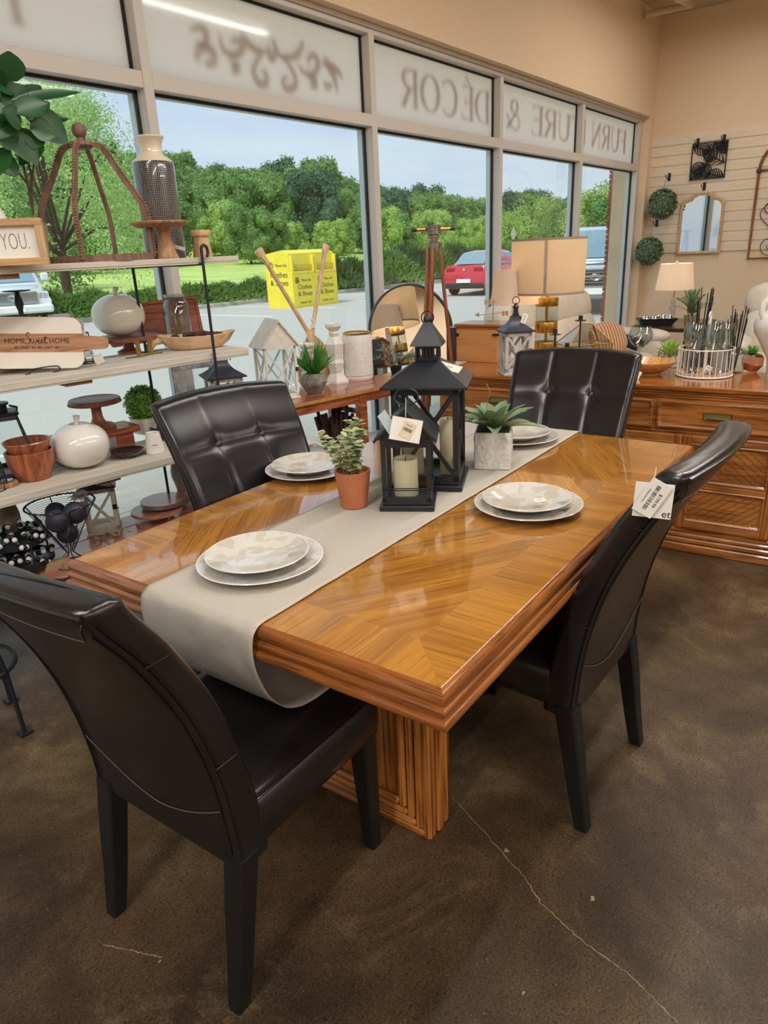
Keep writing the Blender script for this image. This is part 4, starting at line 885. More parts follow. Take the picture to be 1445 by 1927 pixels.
for k in range(19):
    a = k * 2.4; e = .25 + .95 * (k / 19); L = .165 - .05 * (k / 19); d = Vector((math.cos(a) * math.cos(e), math.sin(a) * math.cos(e), math.sin(e)))
    MB().leaf((.008 * math.cos(a), .008 * math.sin(a), .112), d, (0, 0, 1), L * rr.uniform(.85, 1.1), .023, .45, .22, 7, .85).build('leaf', SUC, t, 50)
MB().tube(spline([(-.02, 0, .12), (-.02, .005, .19), (-.012, 0, .22), (-.024, 0, .25)], 5), .0012, 5).build('tendril', mat('dry_stem', (150, 140, 100)), t)
# price tag on the right chair's back
P = ax(1229, 942, 1.375); P = Vector((1.40, .372, .925)); F = facing(az(1229, 942, .90), 0, R(8))
P = az(1229, 942, .925); d_ = ray(1229, 942); P = EYE + d_ * (1.345 / d_.x) if False else Vector(ax(1229, 942, 1.385))
card('price_tag', 'white price card hanging from the right chair back, lettering at its foot', P, facing(P, 0, R(-2)), .074, .074, [('         et', .022, -.027)], bars=False)
t = card('price_tag', 'tilted white barcode tag over the card on the right chair back', P + (EYE - P) * .004 + Vector((-.004, .002, .006)), facing(P, 0, R(62)), .078, .042, bars=True)
text('lettering', '$199.99', .010, INK, t, facing(P, 0, R(62)).to_4x4() @ Matrix.Translation((.0, -.011, .0005)) @ Matrix.Rotation(pi, 4, 'Z'), .0001)
text('lettering', 'Dining chair set', .005, INK, t, facing(P, 0, R(62)).to_4x4() @ Matrix.Translation((.0, .012, .0005)) @ Matrix.Rotation(pi, 4, 'Z'), .0001)
o = MB().tube([tuple(P + Vector((0, 0, .034))), tuple(P + Vector((.006, .003, .05))), tuple(P + Vector((.014, .004, .066)))], .0006, 4).build('tag_string', CARD, None); tag(o, 'clear thread tying the price tags to the right chair back', 'string')
# ================================================================ display shelves by the window
SF = thing('display_shelf', 'whitewashed three tier display shelf with black rods and turned legs by the window', 'shelf', (2.13, 2.35, 0), R(-8))
SM = Matrix.Translation((2.13, 2.35, 0)) @ Matrix.Rotation(R(-8), 4, 'Z')
SHW = mat('whitewashed_wood', (206, 199, 186), (190, 182, 167), scale=5, stretch=(1, 14, 14), rough=.7, bump=.15)
Z1, Z2, Z3, Z4 = 1.487, 1.11, .72, .375
for zt_, th in ((Z1, .02), (Z2, .026), (Z3, .028)):
    for k in range(3): MB().box(-1.42, 0, k * .125 + .002, k * .125 + .123, zt_ - th, zt_, .002).build('shelf_plank', SHW, SF)
    MB().box(-1.42, .0, .004, .022, zt_ - th - .006, zt_ - th, .001).build('edge_strip', SHW, SF)
CLE = mat('raw_cleat', (176, 128, 100), (150, 104, 80), scale=6, rough=.7)
for x, zt_ in ((-.98, Z1 - .02), (-.74, Z2 - .026), (-.70, Z3 - .028)):
    MB().box(x - .05 - .10 * (zt_ > 1.4), x + .05 + .06 * (zt_ > 1.4), .03, .35, zt_ - .022, zt_, .002).build('cleat', CLE, SF)
LOWW = mat('red_brown_boards', (168, 112, 88), (140, 86, 66), scale=5, stretch=(1, 12, 12), rough=.3, coat=.3)
for k in range(3): MB().box(-1.42, -.1, k * .14 + .0, k * .14 + .138, Z4 - .03, Z4, .003).build('lower_plank', LOWW, SF)
for x in (-1.34, -.18):
    for y in (.05, .36): MB().box(x - .03, x + .03, y - .03, y + .03, 0, Z4 - .03, .004).build('foot', LOWW, SF)
POST = mat('limed_turned_leg', (162, 148, 132), (124, 112, 98), scale=12, stretch=(1, 1, .3), rough=.7)
TPROF = [(0, 0), (.034, 0), (.036, .02), (.026, .03), (.028, .04), (.040, .06), (.040, .07), (.026, .085), (.030, .11), (.043, .16), (.043, .19), (.030, .25), (.027, .27), (.036, .285), (.036, .298), (.026, .305), (.032, .317), (0, .317)]
for x, y in ((-1.20, .06), (-1.01, .31), (-.25, .30), (-.08, .07)): MB().lathe(TPROF, 24, (x, y, Z4)).build('turned_leg', POST, SF)
def rod(x, y, hook, z1=None):
    pts = [(x, y, Z4), (x, y, Z1 - .02)]
    if hook: pts = [(x, y, Z4), (x, y, 1.515)] + [(x + .014 - .014 * math.cos(a), y, 1.515 + .016 * math.sin(a)) for a in [pi * k / 8 for k in range(1, 9)]] + [(x + .028, y, 1.50), (x + .022, y, 1.487)]
    MB().tube(pts, .0062, 7).build('rod', BLACK, SF)
rod(-.180, -.010, True); rod(-.33, .29, False); rod(-1.37, .03, False); rod(-1.37, .30, False)
MB().tube([(-.180, -.010, Z1 - .026), (-.33, .29, Z1 - .026)], .0055, 6).tube([(-.335, .30, Z1 - .026), (-.345, .315, Z1 - .03)], .004, 5).build('cross_bar', BLACK, SF)
def on(px, py, z): return az(px, py, z)
def S1(px, y): p = ay(px, 480, y); return Vector((p.x, y, Z1))
# ---------------------------------------------------------------- top shelf
P = S1(-4, 2.50); m_ = mpp(P)
t = thing('word_sign', 'pale wood framed sign reading YOU. at the end of the top shelf', 'sign', P, R(-36)); SGN = PINE
w, h, dp = .155, .142, .05
for a in ((-w, w, 0, .022), (-w, w, h - .022, h)): MB().box(a[0], a[1], -dp, 0, a[2], a[3], .001).build('frame', wood('sign_frame', (178, 136, 92), (212, 174, 128), axis=0, scale=2, rough=.6) if a[2] == 0 else bpy.data.materials['sign_frame'], t)
for s in (-1, 1): MB().box(min(s * w, s * (w - .022)), max(s * w, s * (w - .022)), -dp, 0, .022, h - .022, .001).build('frame', PINE, t)
MB().box(-w + .02, w - .02, -.035, -.02, .02, h - .02).build('face', CARD, t, 0)
text('lettering', 'YOU.', .074, INK, t, Matrix.Translation((.066, -.0355, h / 2)) @ Matrix.Rotation(pi / 2, 4, 'X') @ Matrix.Diagonal((.5, 1, 1, 1)), .0004, off=-.0022)
P = S1(-4, 2.66); t = thing('vase', 'white glazed bottle vase behind the YOU sign', 'vase', P); t.scale = (1.2, 1.2, 1.05)
MB().lathe([(0, 0), (.05, 0), (.052, .02), (.046, .03), (.062, .06), (.064, .1), (.045, .15), (.026, .20), (.022, .25), (.03, .285), (.026, .295), (.02, .28), (0, .27)]).build('body', CERAM, t)
P = S1(56, 2.66); t = thing('potted_rubber_plant', 'leafy rubber plant in a grey wooden tub behind the YOU sign', 'potted plant', P)
MB().lathe(pot_mesh(.062, .078, .135, .006)).build('pot', mat('grey_wood_tub', (168, 148, 124), (140, 120, 98), scale=16, stretch=(1, 1, .2), rough=.7), t); MB().lathe([(0, .118), (.072, .118)], 20).build('soil', bpy.data.materials['dark_soil'], t)
RUB = mat('rubber_leaf', (24, 66, 36), (44, 96, 48), scale=7, rough=.3, tl=.15); rr = random.Random(11); sm = MB()
def pw(px, py, y): return ay(px, py, y) - P
stems = [[(62, 405), (48, 330), (22, 240), (4, 180)], [(62, 405), (58, 330), (46, 270), (40, 240)], [(62, 405), (58, 360), (30, 318), (12, 300)], [(60, 390), (62, 320), (76, 262), (80, 240)], [(48, 330), (28, 215), (22, 152)]]
for s in stems: sm.tube(spline([tuple(pw(a, b, 2.66 + .01 * i)) for i, (a, b) in enumerate(s)], 5), .0035, 6)
sm.build('stem', mat('plant_stem', (74, 60, 50), rough=.7), t)
for (a, b), (c, d), w, yy in (((24, 153), (16, 97), .030, 2.62), ((24, 190), (138, 164), .012, 2.60), ((28, 210), (82, 192), .024, 2.56), ((60, 212), (120, 258), .034, 2.64), ((44, 196), (-20, 175), .03, 2.7), ((30, 230), (-14, 215), .032, 2.62), ((34, 268), (-10, 240), .030, 2.58), ((48, 265), (10, 265), .030, 2.68), ((60, 248), (36, 268), .022, 2.7), ((62, 250), (62, 275), .024, 2.6), ((78, 272), (40, 302), .022, 2.66), ((36, 322), (-4, 300), .024, 2.62), ((20, 192), (4, 150), .022, 2.7), ((52, 226), (88, 190), .02, 2.7), ((30, 165), (-16, 150), .026, 2.64), ((80, 225), (124, 220), .012, 2.7), ((18, 205), (-16, 250), .03, 2.58), ((40, 235), (6, 205), .028, 2.56), ((24, 250), (66, 300), .026, 2.6), ((10, 200), (44, 160), .026, 2.63), ((56, 236), (98, 250), .026, 2.58), ((14, 280), (-20, 330), .026, 2.6), ((44, 200), (72, 160), .024, 2.68), ((2, 170), (-24, 120), .028, 2.64)):
    p0, p1 = pw(a, b, yy), pw(c, d, yy - .02); v = EYE - (P + p0)
    MB().leaf(p0, p1 - p0, v.normalized() + Vector((rr.uniform(-.5, .5), 0, .5)), (p1 - p0).length * 1.1, w * 1.55, .2, .08, 6, .95).build('leaf', RUB, t, 60)
BEADW = mat('brown_beads', (150, 108, 84), (118, 82, 62), scale=30, rough=.5)
P = S1(189, 2.62); t = thing('bell_cloche', 'open bell shaped wooden frame edged with beads and topped by a ball', 'ornament', P)
RD = .205; BW = wood('cloche_wood', (96, 70, 58), (138, 108, 90), axis=2, scale=2.5, rough=.6)
ring = MB()
for k in range(4):
    a0 = R(-50 + 90 * k); a1 = a0 + pi / 2
    ring.loft([[(r_ * math.cos(a), r_ * math.sin(a), z) for r_, z in ((RD, 0), (RD, .024), (RD - .018, .024), (RD - .018, 0))] for a in [a0 + (a1 - a0) * j / 8 for j in range(9)]])
ring.build('base_ring', BW, t)
rp_ = [(.012, .405), (.05, .403), (.085, .365), (.105, .31), (.13, .245), (.165, .175), (.178, .11), (RD, .02)]
rp_ = [(.018, .405), (.05, .403), (.077, .385), (.105, .335), (.135, .282), (.165, .235), (.190, .185), (.199, .135), (.200, .06), (.203, .01)]
for k, a in enumerate((R(-50), R(40), R(130), R(220))):
    c, s = math.cos(a), math.sin(a); Q = spline([(r_ * c, r_ * s, z) for r_, z in rp_], 6)
    rb = MB().tube(Q, .0105, 4, False, ((-s, c, 0), 1.0)).build('rib', BW, t, 50)
    bd = MB(); i = 0
    Q2 = spline([((r_ + .010) * c, (r_ + .010) * s, z + .006) for r_, z in rp_], 40); acc = 0
    for a_, b_ in zip(Q2, Q2[1:]):
        acc += (b_ - a_).length
        if acc > .0098: acc = 0; bd.sph(tuple(b_), .0052, 8, 5)
    o = bd.build('bead_trim', BEADW, rb)
MB().lathe([(0, .385), (.03, .385), (.045, .395), (.04, .408), (.012, .415), (.012, .422), (.022, .43), (.027, .445), (.022, .462), (.01, .471), (0, .472)], 20, (0, 0, .008)).build('finial', BW, t)
P = S1(312, 2.665); t = thing('woven_vase', 'tall vase with cream neck and glossy black crosshatched body on the top shelf', 'vase', P)
m_, tt, pp_ = _new('crosshatch_glaze'); N = tt.nodes.new; Lk = tt.links.new
tc = N('ShaderNodeTexCoord'); wv = []
sp = N('ShaderNodeSeparateXYZ'); Lk(tc.outputs['Object'], sp.inputs[0]); at2 = N('ShaderNodeMath'); at2.operation = 'ARCTAN2'; Lk(sp.outputs[1], at2.inputs[0]); Lk(sp.outputs[0], at2.inputs[1])
nz = N('ShaderNodeTexNoise'); nz.inputs['Scale'].default_value = 30; Lk(tc.outputs['Object'], nz.inputs['Vector'])
for src, k in ((at2.outputs[0], 11.0), (sp.outputs[2], 150.0)):
    a = N('ShaderNodeMath'); a.operation = 'MULTIPLY'; a.inputs[1].default_value = k; Lk(src, a.inputs[0]); b = N('ShaderNodeMath'); b.operation = 'ADD'; Lk(a.outputs[0], b.inputs[0]); Lk(nz.outputs['Fac'], b.inputs[1])
    c = N('ShaderNodeMath'); c.operation = 'FRACT'; Lk(b.outputs[0], c.inputs[0]); d = N('ShaderNodeMath'); d.operation = 'LESS_THAN'; d.inputs[1].default_value = .15; Lk(c.outputs[0], d.inputs[0]); wv.append(d)
mxm = N('ShaderNodeMath'); mxm.operation = 'MAXIMUM'; Lk(wv[0].outputs[0], mxm.inputs[0]); Lk(wv[1].outputs[0], mxm.inputs[1])
mc = N('ShaderNodeMix'); mc.data_type = 'RGBA'; mc.inputs[6].default_value = lin((26, 28, 42)); mc.inputs[7].default_value = lin((168, 163, 154)); Lk(mxm.outputs[0], mc.inputs[0]); Lk(mc.outputs[2], pp_.inputs['Base Color']); pp_.inputs['Roughness'].default_value = .16; pp_.inputs['Coat Weight'].default_value = .6
MB().lathe([(0, .002), (.080, 0), (.084, .006), (.0835, .36), (.081, .372)], 40, flute=lambda a, z: 1 + (.004 * math.sin(17 * a) if z > .35 else 0)).build('body', m_, t)
MB().lathe([(.081, .370), (.078, .378), (.050, .398), (.042, .41), (.041, .43), (.050, .452), (.058, .462), (.058, .468), (.052, .468), (.042, .45), (.036, .43), (0, .43)], 36).build('neck', mat('cream_glaze', (222, 208, 184), rough=.15, coat=.6), t)
P = S1(312, 2.47); t = thing('pedestal_plate', 'turned wooden pedestal plate in front of the crosshatched vase', 'stand', P); PW = wood('light_turned_wood', (142, 100, 68), (184, 142, 104), axis=2, scale=2, rough=.6)
MB().lathe([(0, 0), (.044, 0), (.045, .006), (.040, .014), (.034, .03), (.028, .055), (.024, .08), (.026, .1), (.034, .112), (.04, .116), (0, .118)], 28, (.006, 0, 0)).build('stem', PW, t)
MB().lathe([(0, .116), (.085, .116), (.108, .128), (.111, .134), (.108, .137), (.09, .130), (0, .128)], 36, (-.008, 0, 0)).build('plate', PW, t)
card('paper_tag', 'grey paper strip tag on the stem of the wooden pedestal plate', P + Vector((.052, -.02, .04)), facing(P, 0, R(-18)), .05, .014, bars=False, m_=mat('grey_card', (176, 170, 164)))
P = S1(382, 2.52); t = thing('candle_holder', 'small tapered pale wood candle holder at the right end of the top shelf', 'candle holder', P)
MB().lathe([(0, 0), (.040, 0), (.041, .004), (.030, .078), (.030, .084), (.0, .084)], 28).build('stem', PINE, t); MB().lathe([(0, .084), (.039, .084), (.040, .088), (.040, .104), (.038, .107), (.012, .107), (.012, .095), (0, .095)], 28).build('cap', PINE, t)
# ---------------------------------------------------------------- middle shelf
def cstick(label, P, h):
    t = thing('candlestick', label, 'candlestick', P); MB().lathe([(0, 0), (.055, 0), (.056, .004), (.03, .016), (.014, .03), (.009, .05), (.015, .065), (.010, .075), (.009, .11), (.016, .135), (.014, .15), (.008, h - .012), (.012, h - .008), (.048, h - .004), (.05, h), (0, h - .002)], 24).build('stick', BLACK, t); return t
t = thing('wooden_box', 'grey brown wooden box behind the HOME board', 'box', (ay(10, 640, 2.79).x, 2.79, Z2), R(-8)); MB().box(-.13, .13, -.05, .05, 0, .105, .003).build('body', bpy.data.materials['grey_wood_tub'], t)
cstick('turned black candlestick behind the wooden HOME board', Vector((ay(42, 600, 2.79).x, 2.79, Z2 + .105)), .185)
cstick('black candlestick at the frame edge behind the HOME board', Vector((ay(-16, 600, 2.80).x, 2.80, Z2 + .105)), .185)
P = on(92, 700, Z2); m_ = mpp(P); a0 = R(-38)
t = thing('cutting_board', 'white and brown paddle board lettered HOME Sweet HOME leaning on a wire easel', 'board', P, a0)
tl_ = Matrix.Rotation(R(-10), 4, 'X')
def rrect(x0, x1, y0, y1, r, n=5): return [(c[0] + r * math.cos(R(c[2] + 90 * k / n)), c[1] + r * math.sin(R(c[2] + 90 * k / n))) for c in ((x1 - r, y1 - r, 0), (x0 + r, y1 - r, 90), (x0 + r, y0 + r, 180), (x1 - r, y0 + r, 270)) for k in range(n + 1)]
Mb = Matrix.Scale(1.12, 4) @ Matrix.Translation((0, 0, .012)) @ Matrix.Rotation(R(4), 4, 'Y') @ tl_ @ Matrix.Rotation(pi / 2, 4, 'X')
MB(Mb).prism([(x, y) for x, y in rrect(-.17, .115, .0, .165, .035)], -.008, .008).build('board', mat('white_board', (226, 218, 208), rough=.55), t)
MB(Mb).prism([(-.171, .052), (.1155, .052), (.1155, .058), (.185, .064), (.195, .072), (.195, .094), (.185, .102), (.1155, .106), (.1155, .112), (-.171, .112)], -.0085, .0087).build('wood_band', wood('board_band', (140, 92, 60), (186, 136, 96), axis=0, scale=2, rough=.5), t)
def ftext(s, sz, x, y, **k): text('lettering', s, sz, INK, t, Mb @ Matrix.Translation((x, y, .009)), .0003, **k)
ftext('HOME', .0225, -.090, .088); ftext('HOME', .0225, .044, .088); ftext('40.7945\u00b0 N, 80.1367\u00b0 W', .0135, -.026, .067)
cur = [[(.42, .95), (.3, 1.08), (.15, .95), (.2, .72), (.36, .5), (.34, .2), (.14, .08), (.0, .2)], [(.34, .3), (.46, .5), (.46, .2), (.54, .12), (.64, .3), (.66, .48), (.66, .22), (.74, .12), (.86, .3), (.86, .48)], [(.86, .4), (.98, .26), (1.1, .36), (1.04, .48), (.96, .32), (1.04, .12), (1.2, .24)], [(1.2, .24), (1.34, .36), (1.28, .48), (1.2, .32), (1.28, .12), (1.44, .26), (1.58, .8)], [(1.58, .8), (1.52, .3), (1.58, .12), (1.7, .24)], [(1.42, .58), (1.78, .64)]]
cb = MB(Mb)
for c_ in cur: cb.tube([(-.060 + .040 * q.x, .076 + .036 * q.y, .0092) for q in spline(c_, 5)], .0011, 4)
cb.build('lettering', INK, t, 0)
MB().tube(spline([(-.075, -.03, .002), (-.06, -.022, .004), (-.05, -.02, .016), (.01, -.02, .022), (.04, -.02, .020), (.042, -.022, .006), (.02, -.03, .003)], 4), .0024, 5).tube([(-.05, -.02, .01), (-.05, .05, .01), (-.05, .06, .10)], .002, 5).tube([(.04, -.02, .01), (.04, .05, .01), (.04, .06, .10)], .002, 5).build('wire_easel', BLACK, t)
P = ay(122, 620, 2.70); P.z = Z2 + .03
MW_ = mat('white_metal', (216, 216, 212), rough=.5)
t = lantern('white_lantern', 'white metal lantern with a bail handle behind the HOME board', P, R(-20), .15, .115, post=.012, base=.01, roof='flat', rh=.012, eave=.004, fm=MW_, taper=.22, cap=None, latch=False)
MB().lathe([(.03, 0), (.03, .028), (.04, .028), (.04, .036), (0, .036)], 20, (-.01, 0, .127)).build('cap', MW_, t); MB().tube([(-.055, -.02, .13), (-.065, -.05, .125), (-.02, -.07, .132), (.03, -.06, .15), (.03, -.03, .155)], .0018, 5).build('handle', ALU, t)
card('price_tag', 'pinkish price tag on the white metal lantern', P + Vector((.01, -.075, .135)), facing(P, 0, R(-12)), .045, .026, m_=mat('pink_card', (222, 204, 192)))
P = on(156, 684, Z2); t = thing('wire_basket', 'small black wire basket partly hidden by the HOME board', 'basket', P, R(-30)); q = MB()
for z in (.0, .03, .06, .09, .115): q.tube([(x, y, z + .002) for x, y in rrect(-.04, .04, -.03, .03, .006, 2)], .0022, 4, True)
for x in (-.04, -.013, .013, .04):
    for y in (-.03, .03): q.tube([(x, y, 0), (x, y, .117)], .0018, 4)
for y in (-.015, .015):
    for x in (-.04, .04): q.tube([(x, y, 0), (x, y, .117)], .0018, 4)
q.build('wire', BLACK, t); card('price_tag', 'cream tag beside the black wire basket', on(186, 676, Z2 + .02), facing(P, 0, R(20)), .034, .034, bars=False)
P = on(244, 664, Z2); t = thing('cake_stand', 'round reddish wood stand carrying the upper white ceramic apple', 'stand', P)
MB().lathe([(0, 0), (.05, 0), (.05, .01), (.025, .02), (.02, .05), (.03, .056), (0, .056)], 24).build('foot', ACACIA, t); MB().lathe([(0, .055), (.132, .055), (.135, .058), (.135, .070), (.132, .073), (0, .073)], 44).build('plate', wood('stand_top', (96, 56, 46), (140, 90, 74), axis=0, scale=2, rough=.25, coat=.3), t)
def apple(label, P, r):
    t = thing('ceramic_apple', label, 'ornament', P); pr = [(0, .06 * r)] + [(r * math.sin(a) * (1.02 - .16 * max(0, -math.cos(a)) ** 2), r * (.84 - .84 * (1 if math.cos(a) > 0 else -1) * abs(math.cos(a)) ** .82)) for a in [pi * k / 18 for k in range(2, 17)]] + [(.22 * r, 1.62 * r), (.08 * r, 1.54 * r), (0, 1.52 * r)]
    MB().lathe(pr, 40, flute=lambda a, z: 1 + .012 * math.cos(5 * a)).build('body', CERAM, t, 60); MB().tube([(0, 0, 1.5 * r), (.01 * r, 0, 1.7 * r), (.05 * r, 0, 1.92 * r)], [.07 * r, .085 * r, .13 * r], 10).build('stem', CERAM, t)
    MB().leaf((0, 0, 1.55 * r), (-1, -.5, .35), (0, 0, 1), .5 * r, .15 * r, .2, .3).build('leaf', CERAM, t); return t
apple('glossy white ceramic apple on the round stand of the middle shelf', (P.x - .022, P.y, Z2 + .073), .106)
P = on(308, 640, Z2); t = thing('cutting_board', 'large rectangular reddish board leaning behind the upper ceramic apple', 'board', P, R(-34))
Ml = Matrix.Rotation(R(-9), 4, 'X') @ Matrix.Rotation(R(-4), 4, 'Y') @ Matrix.Rotation(pi / 2, 4, 'X')
MB(Ml).prism(rrect(-.25, .20, 0, .19, .015), -.01, .01).build('slab', wood('leaning_board', (96, 42, 28), (156, 84, 58), axis=0, scale=1.4, rough=.4), t)
MB(Ml).tube([(x, y, .0105) for x, y in rrect(-.235, .185, .015, .175, .01, 3)], .002, 4, True).build('groove', mat('dark_groove', (84, 36, 24)), t)
P = on(268, 672, Z2); t = thing('brass_easel', 'small brass display easel in front of the leaning red board', 'easel', P, R(-20)); BRS = mat('dull_brass', (150, 126, 70), rough=.35, metal=.9)
for x, y in ((-.012, 0), (.05, .045)): MB().box(x - .009, x + .009, y - .003, y + .003, 0, .07, .001).build('upright', BRS, t)
MB().tube([(-.07, -.01, .004), (-.012, 0, .004), (.05, .045, .004), (.10, .05, .004)], .003, 5).build('wire', BRS, t)
P = on(372, 656, Z2); m_ = mpp(P); t = thing('dough_bowl', 'carved pale wood bowl with a leafy rim filled with dark cones', 'bowl', P, R(-38))
rings = []
for k, (s_, z) in enumerate(((.45, 0), (.62, .004), (.82, .028), (1.0, .058), (.96, .060), (.78, .034), (.55, .014))):
    rings.append([(.165 * s_ * math.cos(a) * (1 + .045 * abs(math.cos(7 * a))), .072 * s_ * math.sin(a) * (1 + .07 * abs(math.cos(7 * a))), z + (.012 * abs(math.cos(a)) ** 3 * (k in (3, 4)))) for a in [2 * pi * i / 54 for i in range(54)]])
CARV = wood('carved_pale_wood', (196, 158, 122), (226, 194, 158), axis=0, scale=2, rough=.55)
MB().loft(rings).build('body', CARV, t, 60); MB().tube([(-.15, 0, .05), (-.185, -.01, .045), (-.20, -.015, .018), (-.195, -.02, .003)], [.02, .022, .018, .01], 8).build('handle', CARV, t)
CONE = mat('pine_cones', (84, 54, 50), (52, 34, 32), scale=30, rough=.8)
for k in range(22):
    a, q = rr.uniform(0, 6.28), rr.uniform(0, .8) ** .7; c = (P + Matrix.Rotation(R(-38), 3, 'Z') @ Vector((.13 * q * math.cos(a), .052 * q * math.sin(a), .048 + .018 * (1 - q))))
    o = MB().at((0, 0, 0), rr.uniform(0, 3), rr.uniform(0, 3)).lathe([(0, -.018), (.010, -.014), (.014, -.004), (.012, .006), (.006, .014), (0, .018)], 9, flute=lambda a, z: 1 + .2 * math.sin(5 * a + z * 400)).build('pine_cone', CONE); tag(o, 'small dark cone in the carved pale wood bowl', 'cone', 'cones in the carved bowl', c)
P = ay(333, 600, 2.86); P.z = Z2; t = thing('glass_jar', 'clear glass jar with a wire bail behind the leaning red board', 'jar', P)
MB().lathe([(0, .002), (.058, 0), (.062, .01), (.062, .17), (.05, .195), (.046, .20), (.046, .215), (.05, .217), (.05, .222), (.044, .222), (.043, .2), (.057, .168), (.057, .012), (0, .01)], 28).build('body', STEM, t); MB().tube([(.052 * math.cos(a), .052 * math.sin(a), .205) for a in [k * pi / 10 for k in range(20)]], .002, 5, True).tube([(-.052, 0, .205), (-.07, 0, .18), (-.064, 0, .13)], .002, 5).tube([(.052, 0, .205), (.07, 0, .18), (.064, 0, .13)], .002, 5).build('bail', mat('dark_wire', (70, 66, 60), metal=.8, rough=.4), t)
# ---------------------------------------------------------------- lower shelf
P = ay(22, 880, 2.765); P.z = Z3
t = lantern('black_lantern', 'flared black lantern with a drum cap at the left end of the lower shelf', P, R(-22), .20, .24, post=.014, base=.018, roof='flat', rh=.012, eave=.006, fm=BLACK, taper=.42, cap=None, latch=False)
MB().lathe([(.032, 0), (.032, .03), (.04, .03), (.04, .038), (0, .04)], 20, (0, 0, .247)).tube([(.04, 0, .27), (.065, -.01, .262), (.06, -.03, .25)], .004, 6).build('cap', BLACK, t)
BWL = wood('acacia_bowl', (120, 58, 36), (184, 108, 72), axis=2, scale=1.6, rough=.4, coat=.2)
P = on(66, 900, Z3); P = Vector((P.x + .0, P.y + .0, Z3))
for k, (z, lb) in enumerate(((0, 'lower of two nested acacia wood planters on the lower shelf'), (.050, 'upper of two nested acacia wood planters on the lower shelf'))):
    t = thing('wood_planter', lb, 'planter', (P.x, P.y, Z3 + z)); sc_ = 1 - .08 * k
    MB().lathe([(0, 0), (.056 * sc_, 0), (.060 * sc_, .003), (.082 * sc_, .06), (.088 * sc_, .112), (.086 * sc_, .114), (.080 * sc_, .112), (.074 * sc_, .06), (.052 * sc_, .010), (0, .010)] if k == 0 else [(0, .004), (.045, .004), (.049, .006), (.070, .066), (.0855, .098), (.0835, .101), (.078, .098), (.062, .06), (.045, .014), (0, .014)], 36).build('body', BWL, t)
P = on(168, 880, Z3); apple('glossy white ceramic apple on the lower shelf beside the wood planters', (P.x, P.y + .03, Z3), .108)
P = on(200, 862, Z3); t = thing('wood_riser', 'low reddish wooden riser under the turned cake stand', 'riser', (P.x + .0, P.y + .09, Z3), R(-8))
MB().box(-.19, .19, -.075, .075, .078, .105, .003).build('top', ACACIA, t)
for x in (-.12, .12): MB().box(x - .04, x + .04, -.065, .065, 0, .078, .003).build('leg', ACACIA, t)
P2 = P + Vector((.045, .085, .105)); t = thing('cake_stand', 'turned brown wood cake stand with a beaded edge on the riser', 'stand', P2)
MB().lathe([(0, 0), (.066, 0), (.068, .01), (.056, .022), (.034, .028), (.028, .034), (.022, .05), (.02, .085), (.028, .105), (.036, .108), (0, .11)], 28).build('stem', wood('cake_stem', (116, 64, 44), (168, 108, 80), axis=2, scale=2, rough=.4), t); pl_ = MB().lathe([(0, .108), (.100, .108), (.104, .113), (.104, .126), (.1, .130), (.092, .126), (0, .126)], 44).build('plate', wood('cake_top', (92, 54, 42), (136, 92, 76), axis=0, scale=2, rough=.35), t)
bd = MB()
for k in range(60): a = k * 2 * pi / 60; bd.sph((.104 * math.cos(a), .104 * math.sin(a), .113), .0042, 6, 4)
bd.build('bead_trim', BEADW, pl_)
BOXL = mat('boxwood_leaf', (70, 122, 34), (130, 172, 60), scale=40, rough=.5, tl=.15)
def topiary(name, label, P, r, pot=True, m_=None, n=2200, cat='topiary'):
    t = thing(name, label, cat, P); zc = r * .95 + (.055 if pot else 0)
    if pot: MB().at().loft([rr4(.042, 0), rr4(.046, .003), rr4(.056, .075), rr4(.053, .075), rr4(.05, .066)]).build('pot', MATTEW, t)
    MB().sph((0, 0, zc), r * .86, 20, 12).build('core', m_ or BOXL, t); o = clump_mb(r, [(0, 0, zc, r)], n, r * .17, .82, 3).build('foliage', m_ or BOXL, t, 0); o['kind'] = 'stuff'; return t
def rr4(h, z): return [(x, y, z) for x, y in rrect(-h, h, -h, h, h * .25, 3)]
P = on(296, 832, Z3); topiary('topiary_ball', 'round green boxwood ball in a white square pot on the lower shelf', (P.x + .02, P.y + .09, Z3 + .03), .080)
MB().box(-.06, .06, -.05, .05, 0, .03, .002); t = thing('black_tray', 'stack of dark square plates behind the white tumbler', 'plate stack', (P.x + .075, P.y + .04, Z3), R(-8))
for k in range(5): MB().loft([[(x * s, y * s, z) for x, y in rrect(-.075, .075, -.06, .06, .01, 2)] for s, z in ((.7, .012 * k), (1, .012 * k + .010), (.98, .013 * k + .012), (.68, .012 * k + .004))]).build('plate', BLACK, t)
P = on(296, 852, Z3); t = thing('tumbler', 'white glazed tapered tumbler with a barcode sticker', 'tumbler', (P.x, P.y + .012, Z3)); MB().lathe([(0, 0), (.038, 0), (.041, .004), (.040, .02), (.029, .082), (.028, .088), (.024, .088), (.023, .08), (.034, .01), (0, .008)], 28).build('body', CERAM, t)
card('price_sticker', 'barcode sticker on the white tapered tumbler', Vector((P.x, P.y + .012, Z3 + .03)) + (EYE - P).normalized() * .0415, facing(P, -.1), .026, .02)
P = on(250, 860, Z3); t = thing('dark_dish', 'shallow dark glossy dish beside the lower ceramic apple', 'dish', (P.x, P.y + .03, Z3)); MB().lathe([(0, .002), (.04, 0), (.058, .012), (.072, .024), (.070, .026), (.05, .012), (0, .008)], 30).build('body', mat('dark_glaze', (36, 34, 40), rough=.12, coat=.6), t)
